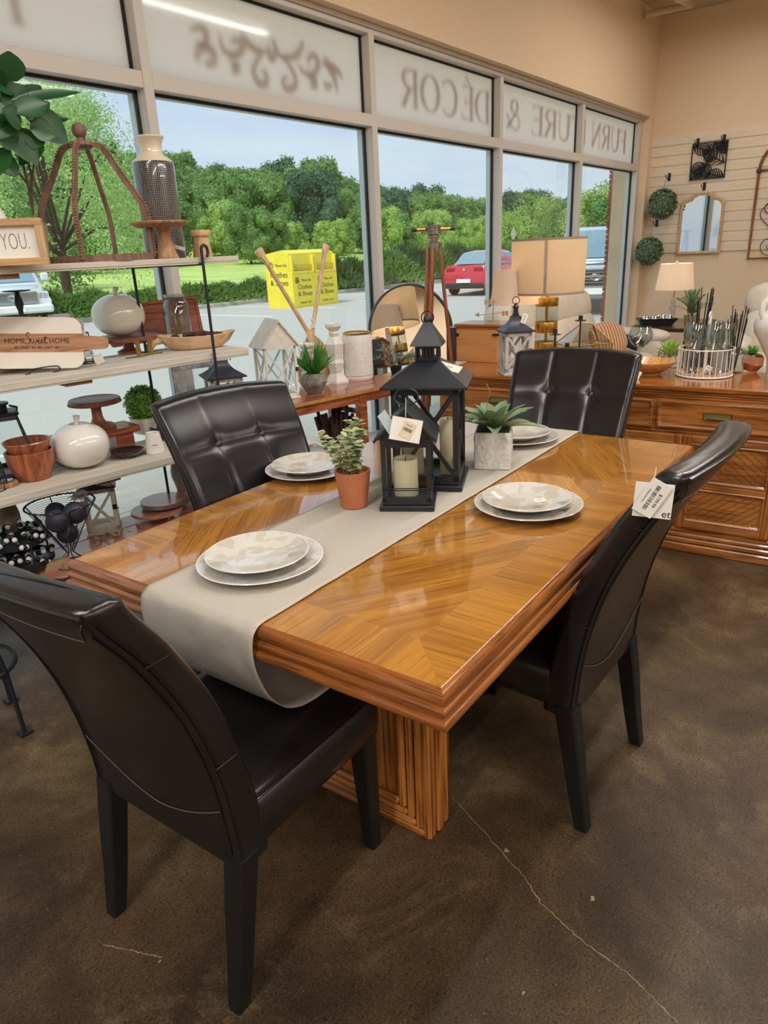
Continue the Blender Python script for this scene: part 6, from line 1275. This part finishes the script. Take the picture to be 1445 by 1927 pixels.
P = onS(960, 705, .0, .0); P += Vector((.05, .0, 0)); wl = lantern('white_lantern', 'greyed white lantern with a dark flared roof on the sideboard', P, R(-48), .14, .222, post=.017, base=.018, roof='pagoda', rh=.078, eave=.014, fm=mat('grey_white_wood', (206, 200, 196), (182, 176, 172), scale=20, rough=.7), rm=bpy.data.materials['slate_roof'], brace='frbl', cap='neck', handle='ring')
Pt = P + Vector((-.02, -.06, .29)); card('price_tag', 'white barcode tag on the roof of the sideboard lantern', Pt, facing(Pt, .2, R(70)), .05, .026)
# ---------------------------------------------------------------- lamps
def shade_mat(name, c, warm, tl):
    return mat(name, c, warm, scale=160, rough=.9, tl=tl)
def lamp_bulb(t, P, z, watts, r=.028, col=(1, .80, .58)):
    MB().sph((0, 0, z), r, 14, 8, 1.25).build('bulb', LITB, t); L = bpy.data.lights.new('bulb_light', 'POINT'); L.energy = watts; L.color = col; L.shadow_soft_size = .03
    lo = bpy.data.objects.new('bulb_light', L); lo.location = (0, 0, z + .07); lo.parent = t; COL.objects.link(lo)
LITB = mat('lit_bulb', (255, 214, 160), emit=8)
def drum(t, z0, z1, r0, r1, m_, trim=None, seam=None):
    sh = MB().lathe([(r0, z0), (r1, z1), (r1 - .002, z1), (r0 - .002, z0), (r0, z0)], 56).build('shade', m_, t, 60)
    if trim:
        MB().lathe([(r0 + .001, z0), (r0 + .001, z0 + .012), (r0 - .003, z0 + .012), (r0 - .003, z0), (r0 + .001, z0)], 56).build('lower_trim', trim, sh); MB().lathe([(r1 + .001, z1 - .012), (r1 + .001, z1), (r1 - .003, z1), (r1 - .003, z1 - .012), (r1 + .001, z1 - .012)], 56).build('upper_trim', trim, sh)
    if seam is not None: MB().at((0, 0, 0), 0, 0, seam).box(r0 - .001, r0 + .0012, -.008, .008, z0, z1).build('seam', trim, sh)
    return sh
P = onS(1020, 676); P += Vector((.04, 0, 0)); t = thing('table_lamp', 'big lit drum lamp on a gold and clear column, in front of the sofa', 'lamp', P); mB = mpp(P + Vector((0, 0, .4)))
for z0, z1 in ((.04, .10), (.155, .215), (.305, .355)): MB().lathe([(0, z0), (.066, z0), (.067, z0 + .003), (.067, z1 - .003), (.066, z1), (0, z1)], 36).build('gold_band', GOLD, t)
for z0, z1 in ((.012, .04), (.10, .155), (.215, .305)): MB().lathe([(0, z0), (.065, z0), (.065, z1), (0, z1)], 36).build('clear_block', STEM, t)
MB().lathe([(0, 0), (.085, 0), (.085, .010), (.08, .013), (0, .013)], 36).build('foot', GOLD, t); MB().tube([(0, 0, .012), (0, 0, .46)], .008, 8).build('rod', GOLD, t)
zs0, zs1 = .375, .68; vx = math.atan2(-P.y, -P.x); SHB = shade_mat('oatmeal_shade', (208, 194, 172), (216, 202, 180), .5)
drum(t, zs0, zs1, .208, .212, SHB, mat('shade_trim', (150, 136, 118), rough=.9), vx + R(-4)); lamp_bulb(t, P, .50, 7)
P = onS(952, 690); P += Vector((.30, .10, 0)); t = thing('table_lamp', 'lit white tapered drum lamp half hidden behind the big lamp', 'lamp', (P.x, P.y, .60))
zA = ay(958, 577, P.y).z; SHW2 = shade_mat('white_shade', (240, 230, 218), (244, 234, 222), .5)
d1 = (EYE - P).length; z0 = az(958, 577, 1).z; 
def zat(px, py, Q): 
    d = ray(px, py); tq = math.hypot(Q.x, Q.y) / math.hypot(d.x, d.y); return EYE.z + d.z * tq
z0, z1 = zat(958, 572, P) - .60, zat(958, 508, P) - .60
MB().lathe([(0, 0), (.075, 0), (.077, .01), (.04, .03), (.05, .08), (.066, .16), (.055, .24), (.03, .30), (.02, z0 + .02), (0, z0 + .02)], 28).build('base', CERAM, t); MB().tube([(0, 0, .3), (0, 0, z1 + .02)], .006, 8).sph((0, 0, z1 + .022), .012, 10, 6).build('rod', GOLD, t)
drum(t, z0, z1, .150, .125, SHW2); lamp_bulb(t, P, z0 + .06, 8)
t2 = thing('side_table', 'small dark end table behind the sideboard under the white lamp', 'table', (P.x, P.y, 0)); MB().box(-.2, .2, -.2, .2, .57, .60, .004).build('top', bpy.data.materials['dark_stain'], t2)
for a in (-1, 1):
    for b in (-1, 1): MB().box(a * .17 - .02, a * .17 + .02, b * .17 - .02, b * .17 + .02, 0, .57, .003).build('leg', bpy.data.materials['dark_stain'], t2)
# ---------------------------------------------------------------- candlesticks, terrarium, glasses
def cs(label, px, py_top, P):
    h = zat(px, py_top, P) - SZ; t = thing('candlestick', label, 'candlestick', P)
    MB().lathe([(0, 0), (.035, 0), (.035, .004), (.006, .008), (.0045, .02), (.0045, h - .03), (.03, h - .028), (.032, h - .024), (.012, h - .024), (.012, h), (.009, h), (.009, h - .015), (0, h - .015)], 24).build('stick', BLACK, t)
cs('tallest of three slim black candlesticks on the sideboard', 1090, 594, onS(1088, 688)); cs('middle slim black candlestick beside the big lamp', 1043, 620, onS(1042, 694)); cs('lowest slim black candlestick, just above the chair back', 1065, 646, onS(1065, 700))
P = onS(1085, 676); P += Vector((.10, .0, 0)); t = thing('terrarium', 'gold edged geometric glass terrarium behind the black candlesticks', 'terrarium', P, R(-40)); V = [(-.12, -.08, 0), (.12, -.08, 0), (.12, .08, 0), (-.12, .08, 0), (-.14, -.09, .08), (.14, -.09, .08), (.14, .09, .08), (-.14, .09, .08), (-.02, 0, .20), (.05, 0, .19)]
E_ = [(0, 1), (1, 2), (2, 3), (3, 0), (0, 4), (1, 5), (2, 6), (3, 7), (4, 5), (5, 6), (6, 7), (7, 4), (4, 8), (7, 8), (5, 9), (6, 9), (8, 9)]
q = MB()
for a, b in E_: q.tube([V[a], V[b]], .0035, 5)
q.build('edge', GOLD, t); MB().add(V, [(0, 1, 5, 4), (1, 2, 6, 5), (2, 3, 7, 6), (3, 0, 4, 7), (4, 5, 9, 8), (6, 7, 8, 9), (4, 8, 7), (5, 6, 9)]).build('glass', STEM, t, 0)
def wineglass(label, P, h, r, group=None, stem=True):
    t = thing('wine_glass', label, 'wine glass', P, 0, group); s = h * .42 if stem else .02
    MB().lathe([(0, .003), (.034, .001), (.035, 0), (.034, .003), (.008, .008), (.004, .02), (.004, s - .01), (.008, s), (r * .6, s + .018), (r * .95, s + .05), (r, s + .075), (r * .94, h - .03), (r * .74, h), (r * .72, h), (r * .92, h - .03), (r * .975, s + .075), (r * .92, s + .052), (r * .55, s + .022), (0, s + .008)], 28).build('glass', STEM, t); return t
P = onS(1199, 684); P += Vector((.02, 0, 0)); t = wineglass('round stemmed wine glass left of the green succulent', P, .20, .066); 
P = onS(1222, 703); P += Vector((-.01, .0, 0)); t = thing('wooden_bowl', 'shallow pale wooden bowl behind the far chair', 'bowl', P); MB().lathe([(0, 0), (.05, 0), (.052, .006), (.10, .035), (.128, .062), (.130, .068), (.126, .068), (.10, .042), (.05, .014), (0, .012)], 44).build('body', wood('bowl_wood', (178, 118, 62), (214, 160, 98), axis=0, scale=1.5, rough=.3, coat=.3), t)
Pt = onS(1197, 712) + Vector((-.03, 0, .012)); card('price_tag', 'white barcode tag hanging at the sideboard edge by the wooden bowl', Pt, facing(Pt, .1, R(65)), .07, .046)
P = onS(1252, 692); P += Vector((.06, 0, 0)); t = thing('hairpin_planter', 'brass hairpin wire planter with a bright green succulent', 'planter', P); q = MB(); n_ = 9
q.tube([p for k in range(n_) for p in ((.105 * math.cos(2 * pi * (k + .1) / n_), .065 * math.sin(2 * pi * (k + .1) / n_), 0.003), (.085 * math.cos(2 * pi * (k + .42) / n_), .05 * math.sin(2 * pi * (k + .42) / n_), .098), (.085 * math.cos(2 * pi * (k + .5) / n_), .05 * math.sin(2 * pi * (k + .5) / n_), .10), (.085 * math.cos(2 * pi * (k + .58) / n_), .05 * math.sin(2 * pi * (k + .58) / n_), .098))], .0028, 5, True)
q.build('wire', CG, t); MB().lathe([(0, .0), (.05, 0), (.055, .05), (0, .05)], 18).build('pot', STUC, t)
for k in range(22): a = k * 2.4; e = .15 + 1.1 * k / 22; MB().leaf((0, 0, .05), (math.cos(a) * math.cos(e), math.sin(a) * math.cos(e), math.sin(e) + .25), (0, 0, 1), .105, .013, .4, .1, 4).build('leaf', GSU if k else mat('green_succulent', (110, 160, 44), (168, 200, 84), scale=20, rough=.5, tl=.2), t, 50); GSU = bpy.data.materials['green_succulent']
P = onS(1324, 706); t = thing('wire_caddy', 'white wire drinks caddy with a round wooden base holding wine glasses', 'caddy', P); WHW = mat('white_wire', (238, 236, 232), rough=.35)
MB().lathe([(0, .008), (.126, .008), (.126, .018), (0, .020)], 48).build('base', wood('caddy_base', (176, 136, 104), (210, 176, 144), axis=0, scale=2, rough=.4), t); q = MB()
for z in (.006, .135): q.tube([(.128 * math.cos(a), .128 * math.sin(a), z) for a in [k * pi / 30 for k in range(60)]], .0045 if z < .1 else .003, 6, True)
for k in range(30): a = k * pi / 15; q.tube([(.128 * math.cos(a), .128 * math.sin(a), .006), (.128 * math.cos(a), .128 * math.sin(a), .135)], .0018, 4)
q.build('wire', WHW, t); MB().tube([(0, 0, .02), (0, 0, .27)], .008, 8).tube([(.018 * math.cos(a), 0, .287 + .018 * math.sin(a)) for a in [k * pi / 8 for k in range(16)]], .004, 5, True).build('handle', WHW, t)
for k, a in enumerate((R(150), R(215), R(285), R(350), R(75))): wineglass(['leftmost wine glass in the white wire caddy', 'wine glass at the near left of the white wire caddy', 'wine glass nearest the sideboard front in the white wire caddy', 'rightmost wine glass in the white wire caddy', 'rearmost wine glass in the white wire caddy'][k], P + Vector((.078 * math.cos(a), .078 * math.sin(a), .0205)), .235, .046, 'wine glasses in the white caddy')
Pt = P + Vector((-.10, -.05, .04)); Pt = P + (EYE - P).normalized() * .10 + Vector((0, 0, -.02)); card('price_sticker', 'clear white price sticker on a glass foot in the caddy', P + Vector((-.085, -.04, .05)), facing(P, .1, R(-25)), .03, .022)
P = onS(1466, 714); t = thing('urn_vase', 'white glazed two handled urn at the right edge of the sideboard', 'vase', P)
MB().lathe([(0, 0), (.062, 0), (.064, .01), (.060, .03), (.066, .10)], 40).build('foot', mat('bare_clay', (206, 192, 172), rough=.7), t); MB().lathe([(.066, .098), (.10, .16), (.135, .22), (.140, .26), (.11, .31), (.062, .335), (.055, .36), (.06, .385), (.065, .39), (.052, .388), (.05, .36), (0, .35)], 44, flute=lambda a, z: 1 + (.02 * math.sin(9 * a) if z < .12 else 0)).build('body', CERAM, t, 60)
for a in (R(128), R(-52)): c, s = math.cos(a), math.sin(a); MB().tube([(r_ * c, r_ * s, z) for r_, z in ((.056, .375), (.10, .38), (.125, .35), (.128, .31), (.118, .285))], .012, 8).build('handle', CERAM, t)
P = onS(1404, 702); P += Vector((.05, 0, 0)); t = thing('copper_planter', 'tilted faceted copper pot with a small green plant beside the urn', 'planter', P, .4); COP = mat('copper', (236, 178, 148), rough=.25, metal=1)
MB().at((0, 0, .004), R(12), R(-10)).loft([[(r_ * math.cos(a), r_ * math.sin(a), z) for a in [k * pi / 3 for k in range(6)]] for r_, z in ((.036, .006), (.055, .045), (.045, .085), (.041, .085), (.05, .045))]).build('pot', COP, t, 10); q = MB(); rg = random.Random(2)
for k in range(60): q.leaf((.0, .0, .08), (rg.gauss(0, 1), rg.gauss(0, 1), abs(rg.gauss(0, 1)) + .5), (0, 0, 1), rg.uniform(.03, .08), .008, .3, .2, 3)
o = q.build('leaf', mat('fern_leaf', (84, 140, 60), (124, 170, 84), scale=20, rough=.6, tl=.2), t, 0); o['kind'] = 'stuff'
def reeds(label, P, h, n, seed):
    t = thing('reed_bundle', label, 'reeds', P); MB().lathe([(0, 0), (.05, 0), (.055, .01), (.05, .10), (.04, .12), (.036, .12), (.04, .09), (0, .08)], 24).build('vase', STEM, t); rg = random.Random(seed)
    for k in range(n): a = rg.uniform(0, 6.28); r_ = rg.uniform(.02, .08); MB().tube([(r_ * .3 * math.cos(a), r_ * .3 * math.sin(a), .012), (r_ * math.cos(a), r_ * math.sin(a), h * rg.uniform(.78, 1))], .0024, 5).build('reed', BLACK, t)
P = onS(1322, 690); reeds('tall bundle of thin black reeds behind the glass caddy', Vector((3.885, .93, SZ)), .42, 16, 4); reeds('short bundle of thin black reeds beside the tall one', Vector((3.895, .76, SZ)), .33, 20, 9)
# ================================================================ sofa, recliner, side table
CRE = mat('cream_leather', (214, 204, 188), (204, 192, 174), scale=5, rough=.42, bump=.15, bscale=60)
def pillow(mb, c, sx, sy, sz, p=2.6, n=26, m=14):      # a puffed cushion: superellipsoid
    rings = []
    for k in range(m + 1):
        ph = -pi / 2 + pi * k / m; cz = abs(math.sin(ph)) ** (2 / p) * (1 if ph > 0 else -1); cr = max(.02, abs(math.cos(ph))) ** (2 / p)
        rings.append([(c[0] + sx * cr * abs(math.cos(a)) ** (2 / p) * (1 if math.cos(a) > 0 else -1), c[1] + sy * cr * abs(math.sin(a)) ** (2 / p) * (1 if math.sin(a) > 0 else -1), c[2] + sz * cz) for a in [2 * pi * i / n + .01 for i in range(n)]])
    return mb.loft(rings)
def sofa(name, label, loc, rz, w, seats, arms=(1, 1)):
    t = thing(name, label, 'sofa' if seats > 1 else 'recliner', loc, rz)      # faces local -y
    MB().box(-w / 2, w / 2, -.42, .42, .05, .28, .03).build('base', CRE, t)
    for x in (-w / 2 + .08, w / 2 - .08):
        for y in (-.36, .36): MB().box(x - .03, x + .03, y - .03, y + .03, 0, .05).build('foot', BLACK, t)
    iw = (w - .44) / seats
    for k in range(seats):
        x = -w / 2 + .22 + iw * (k + .5)
        pillow(MB(), (x, -.08, .36), iw / 2 - .004, .36, .115, 4).build('seat_cushion', CRE, t, 80)
        M4 = Matrix.Translation((x, .31, .70)) @ Matrix.Rotation(R(-12), 4, 'X'); pillow(MB(M4), (0, 0, -.08), iw / 2 - .006, .15, .25, 3).build('back_cushion', CRE, t, 80); pillow(MB(M4), (0, .02, .20), iw / 2 - .01, .16, .17, 2.8).build('head_cushion', CRE, t, 80)
    for s, on_ in zip((-1, 1), arms):
        if on_: x = s * (w / 2 - .11); pillow(MB(), (x, -.05, .32), .12, .40, .27, 5).build('arm', CRE, t, 80); pillow(MB(), (x, -.08, .585), .135, .39, .075, 2.6).build('arm_pad', CRE, t, 80)
    return t
sofa('sofa', 'cream leather reclining sofa along the window', (6.12, 2.45, 0), R(0), 2.35, 2)
sofa('recliner', 'cream leather recliner at the right edge behind the urn', (7.15, 1.0, 0), R(-70), 1.05, 1)
P = Vector((5.75, 2.10, .60)); P = az(1142, 640, .62); STRI, st_, sp_ = _new('striped_pillow'); N = st_.nodes.new; Lk = st_.links.new
tc = N('ShaderNodeTexCoord'); wv_ = N('ShaderNodeTexWave'); wv_.inputs['Scale'].default_value = 10; wv_.inputs['Distortion'].default_value = 1.2; rp = N('ShaderNodeValToRGB'); rp.color_ramp.elements[0].position = .88; rp.color_ramp.elements[1].position = .93; rp.color_ramp.elements[0].color = lin((168, 116, 76)); rp.color_ramp.elements[1].color = lin((232, 216, 192))
Lk(tc.outputs['Object'], wv_.inputs['Vector']); Lk(wv_.outputs['Fac'], rp.inputs[0]); Lk(rp.outputs[0], sp_.inputs['Base Color']); sp_.inputs['Roughness'].default_value = .9
t = thing('throw_pillow', 'brown cushion with thin cream stripes on the near end of the sofa', 'cushion', (P.x, P.y, .46), R(-30)); Mp = Matrix.Translation((0, 0, .20)) @ Matrix.Rotation(R(-28), 4, 'X'); pillow(MB(Mp), (0, 0, -.03), .20, .07, .16, 2.5).build('cover', STRI, t, 80)
q = MB(); rg = random.Random(4)
for k in range(16): x = -.2 + .4 * k / 15; q.tube([tuple(Mp @ Vector((x, 0, -.19))), tuple(Mp @ Vector((x + rg.uniform(-.01, .01), 0, -.23)))], .004, 4)
q.build('fringe', mat('fringe', (214, 184, 140), rough=.9), t)
P = az(1168, 640, .58); g = [[(P.x + .22 * (i / 8) - .1, P.y + .15 - .34 * (j / 8), .50 + .10 * math.exp(-((i - 4) / 3.0) ** 2) + .03 * mnoise.noise((i * .7, j * .6, 0)) + .08 * (1 - j / 8)) for i in range(9)] for j in range(9)]
o = MB().sheet(g).build('throw_blanket', mat('black_throw', (26, 26, 30), rough=.9), None, 80); tag(o, 'crumpled black throw on the sofa beside the striped cushion', 'blanket'); o.modifiers.new('s', 'SOLIDIFY').thickness = .02
t = thing('side_table', 'dark side table in the corner carrying the lit lamp and black tray', 'table', (8.22, 2.28, 0)); MB().box(-.50, .50, -.36, .30, .56, .60, .005).build('top', bpy.data.materials['dark_stain'], t)
for a in (-1, 1):
    for b in (-.3, .24): MB().box(a * .44 - .025, a * .44 + .025, b - .025, b + .025, 0, .56, .003).build('leg', bpy.data.materials['dark_stain'], t)
P = Vector((8.50, 2.345, .60)); t = thing('table_lamp', 'lit white shade lamp on a clear glass base against the right wall', 'lamp', P); z0, z1 = zat(1265, 545, P) - .6, zat(1265, 496, P) - .6
MB().lathe([(0, 0), (.07, 0), (.07, .01), (.03, .02), (.025, .04), (.04, .07), (.025, .10), (.045, .14), (.025, .18), (.035, .21), (.015, .24), (0, .24)], 24).build('base', STEM, t); MB().tube([(0, 0, .24), (0, 0, z1 + .03)], .008, 8).sph((0, 0, z1 + .03), .02, 10, 6).build('rod', GOLD, t)
drum(t, z0, z1, .205, .165, SHW2); lamp_bulb(t, P, z0 + .10, 9)
P = Vector((7.98, 2.36, .60)); t = thing('tray', 'black rectangular tray holding silver balls on the corner table', 'tray', P, R(-60)); MB().loft([[(x * s, y * s, z) for x, y in ((-.2, -.11), (.2, -.11), (.2, .11), (-.2, .11))] for s, z in ((.72, 0), (1, .075), (.97, .075), (.70, .008))]).build('body', BLACK, t, 10)
for k, (x, y) in enumerate(((-.10, .02), (-.02, -.03), (.07, .03), (.13, -.02), (0.02, .04))): o = MB().sph((0, 0, 0), .045, 18, 12).build('silver_ball', CHROME); tag(o, 'mirrored silver ball in the black tray on the corner table', 'ball', 'silver balls in the black tray', P + Matrix.Rotation(R(-60), 3, 'Z') @ Vector((x, y, .062)))
P = Vector((8.05, 2.02, .60)); t = thing('potted_fern', 'small green fern in a tan pot on the corner table', 'potted plant', P); MB().lathe(pot_mesh(.06, .08, .10, .008)).build('pot', mat('tan_pot', (176, 156, 110), rough=.6), t); rg = random.Random(12); q = MB()
for k in range(26):
    a, e = rg.uniform(0, 6.28), rg.uniform(.5, 1.4); Q = spline([(0, 0, .09), (.08 * math.cos(a) * math.cos(e), .08 * math.sin(a) * math.cos(e), .09 + .14 * math.sin(e)), (.24 * math.cos(a) * math.cos(e), .24 * math.sin(a) * math.cos(e), .08 + .26 * math.sin(e))], 6); q.tube(Q, .002, 3)
    for i in range(3, len(Q)):
        d = (Q[i] - Q[i - 1]).normalized(); s_ = d.cross(Vector((0, 0, 1)))
        for w in (-1, 1): q.leaf(Q[i], s_ * w + d * .6, (0, 0, 1), .045, .008, .2, .1, 2)
o = q.build('frond', mat('fern_green', (92, 132, 84), (136, 168, 120), scale=10, rough=.6, tl=.2), t, 0); o['kind'] = 'stuff'
# ================================================================ on the right wall
XW = X1 - .022
def hook(y, z, label):
    t = thing('wall_hook', label, 'hook', (XW, y, z)); MB().box(-.006, 0, -.018, .018, -.045, .045, .002).tube([(-.004, 0, -.02), (-.10, 0, -.02), (-.14, 0, .0), (-.15, 0, .02)], .005, 6).build('hook', BLACK, t)
hook(2.887, 2.174, 'empty black hook above the upper boxwood ball'); hook(2.99, 1.654, 'black hook holding the lower boxwood ball'); hook(2.464, 2.035, 'black hook above the arched wall mirror'); hook(2.59, 2.52, 'left black hook holding the metal leaf panel'); hook(2.30, 2.53, 'right black hook holding the metal leaf panel')
BX2 = mat('dusty_boxwood', (70, 92, 66), (118, 138, 106), scale=30, rough=.7)
P = ax(1246, 384, 9.58); topiary('boxwood_ball', 'upper hanging boxwood ball on the white boards', P - Vector((0, 0, .155)), .165, False, BX2, 2000, 'topiary'); P1_ = P
P = ax(1221, 472, 9.55); topiary('boxwood_ball', 'lower hanging boxwood ball beside the lit wall lamp', P - Vector((0, 0, .155)), .160, False, BX2, 2000, 'topiary')
o = MB().tube([(P.x, P.y, P.z + .13), (9.64, 2.99, 1.64)], .002, 4).build('hanging_wire', BLACK); tag(o, 'thin wire from the hook to the lower boxwood ball', 'wire')
o = MB().tube([(P1_.x, P1_.y, P1_.z + .13), (9.68, 2.90, 2.15)], .002, 4).build('hanging_wire', BLACK); tag(o, 'thin wire from the hook to the upper boxwood ball', 'wire')
t = thing('wall_panel', 'square black metal panel of cut out leaves on the white boards', 'wall art', (XW - .03, 2.44, 2.31)); s_ = .20; q = MB()
for a in ((-s_, s_, -s_, -s_ + .014), (-s_, s_, s_ - .014, s_), (-s_, -s_ + .014, -s_, s_), (s_ - .014, s_, -s_, s_)): q.box(-.004, .004, a[0], a[1], a[2], a[3])
q.build('frame', BLACK, t, 0)
def mleaf(c, ang, L, w):
    q = MB(); d = Vector((math.cos(ang), math.sin(ang))); n_ = Vector((-d.y, d.x)); cl = lambda p: (0, max(-s_ + .005, min(s_ - .005, p.x)), max(-s_ + .005, min(s_ - .005, p.y)))
    c = Vector(c); q.tube([cl(c), cl(c + d * L)], .006, 4)
    for k in range(7):
        u = (k + .6) / 7.5
        for sg_ in (-1, 1): ww = w * math.sin(pi * min(1, u * .85 + .18)); q.tube([cl(c + d * L * u), cl(c + d * (L * u + ww * .45) + n_ * sg_ * ww * .6), cl(c + d * (L * u + ww * .75) + n_ * sg_ * ww)], [.0055, .006, .004], 4)
    q.tube([cl(c + d * L * u + n_ * w * math.sin(pi * u) * sg_) for sg_, us in ((1, [k / 10 for k in range(11)]), (-1, [1 - k / 10 for k in range(11)])) for u in us], .004, 4); q.build('leaf', BLACK, t, 0)
for c, a, L, w in (((.18, -.04), R(150), .30, .085), ((-.02, -.02), R(70), .22, .08), ((-.19, .17), R(-20), .22, .07), ((.0, -.19), R(110), .18, .075), ((.19, -.19), R(165), .20, .07), ((-.02, -.05), R(200), .18, .08), ((.06, .19), R(-30), .16, .06), ((-.19, -.19), R(35), .16, .06), ((.19, .05), R(110), .16, .06)): mleaf((-c[0], c[1]), pi - a, L, w)
# arched wall mirror with shouldered top
t = thing('wall_mirror', 'shoulder arched mirror in a pale wood frame on the white boards', 'mirror', (XW - .012, 2.46, 1.27)); MW2, MH = .255, .70
def mshape(o): w, h = MW2 - o, MH - o; return [(-w, o), (w, o), (w, h - .14)] + [(w - .075 + .075 * math.cos(a) * 1, h - .14 + .075 * math.sin(a)) for a in [R(20), R(45), R(70)]] + [(w - .10, h - .06), (w - .12, h - .03), (w - .17, h), (-w + .17, h), (-w + .12, h - .03), (-w + .10, h - .06)] + [(-w + .075 - .075 * math.cos(a), h - .14 + .075 * math.sin(a)) for a in [R(70), R(45), R(20)]] + [(-w, h - .14)]
m0, m1 = mshape(0), mshape(.034)
MB().loft([[(x, y, z) for y, z in S] for S, x in ((m0, .010), (m0, -.018), (mshape(.012), -.026), (m1, -.016), (m1, -.006))], True, True, False).build('frame', PINE, t, 30); MB().loft([[(x, y, z) for y, z in m1] for x in (-.007, -.004)]).build('mirror', MIR, t, 0)
# iron and wood arched trellis
t = thing('wall_trellis', 'arched wood framed iron scroll trellis cut by the right frame edge', 'wall art', (XW - .02, 1.55, 1.20)); q = MB(); pts = [(-.33, 0), (-.33, .95)] + [(-.33 * math.cos(a), .95 + .33 * math.sin(a)) for a in [pi * k / 16 for k in range(1, 16)]] + [(.33, .95), (.33, 0)]
q.tube([(0, y, z) for y, z in pts + [pts[0]]], .016, 4, True); q.tube([(0, -.33, .95), (0, .33, .95)], .014, 4).build('frame', wood('trellis_wood', (120, 70, 44), (166, 106, 70), axis=2, scale=2, rough=.6), t); q = MB()
def curl(cy, cz, r, a0, tn, sg_): return [(0, cy + sg_ * r * (1 - .8 * k / 30) * math.cos(a0 + tn * k / 30), cz + r * (1 - .8 * k / 30) * math.sin(a0 + tn * k / 30)) for k in range(31)]
for sg_ in (-1, 1):
    q.tube(curl(sg_ * .12, .14, .11, -pi / 2, 8, sg_), .005, 5).tube(curl(sg_ * .16, .56, .11, pi / 2, 8, sg_), .005, 5).tube(curl(sg_ * .12, 1.0, .10, -pi / 2, 8, sg_), .005, 5); q.tube(spline([(0, sg_ * .02, .03), (0, sg_ * .12, .30), (0, sg_ * .26, .50), (0, sg_ * .06, .72), (0, sg_ * .2, .85)], 6), .005, 5)
q.tube([(0, 0, .0), (0, 0, 1.28)], .005, 5).build('scroll', mat('rusty_iron', (74, 62, 56), rough=.7), t); MB().sph((0, .33, .95), .03, 10, 6).sph((0, -.33, .95), .03, 10, 6).build('rosette', mat('rosette', (70, 58, 50)), t)
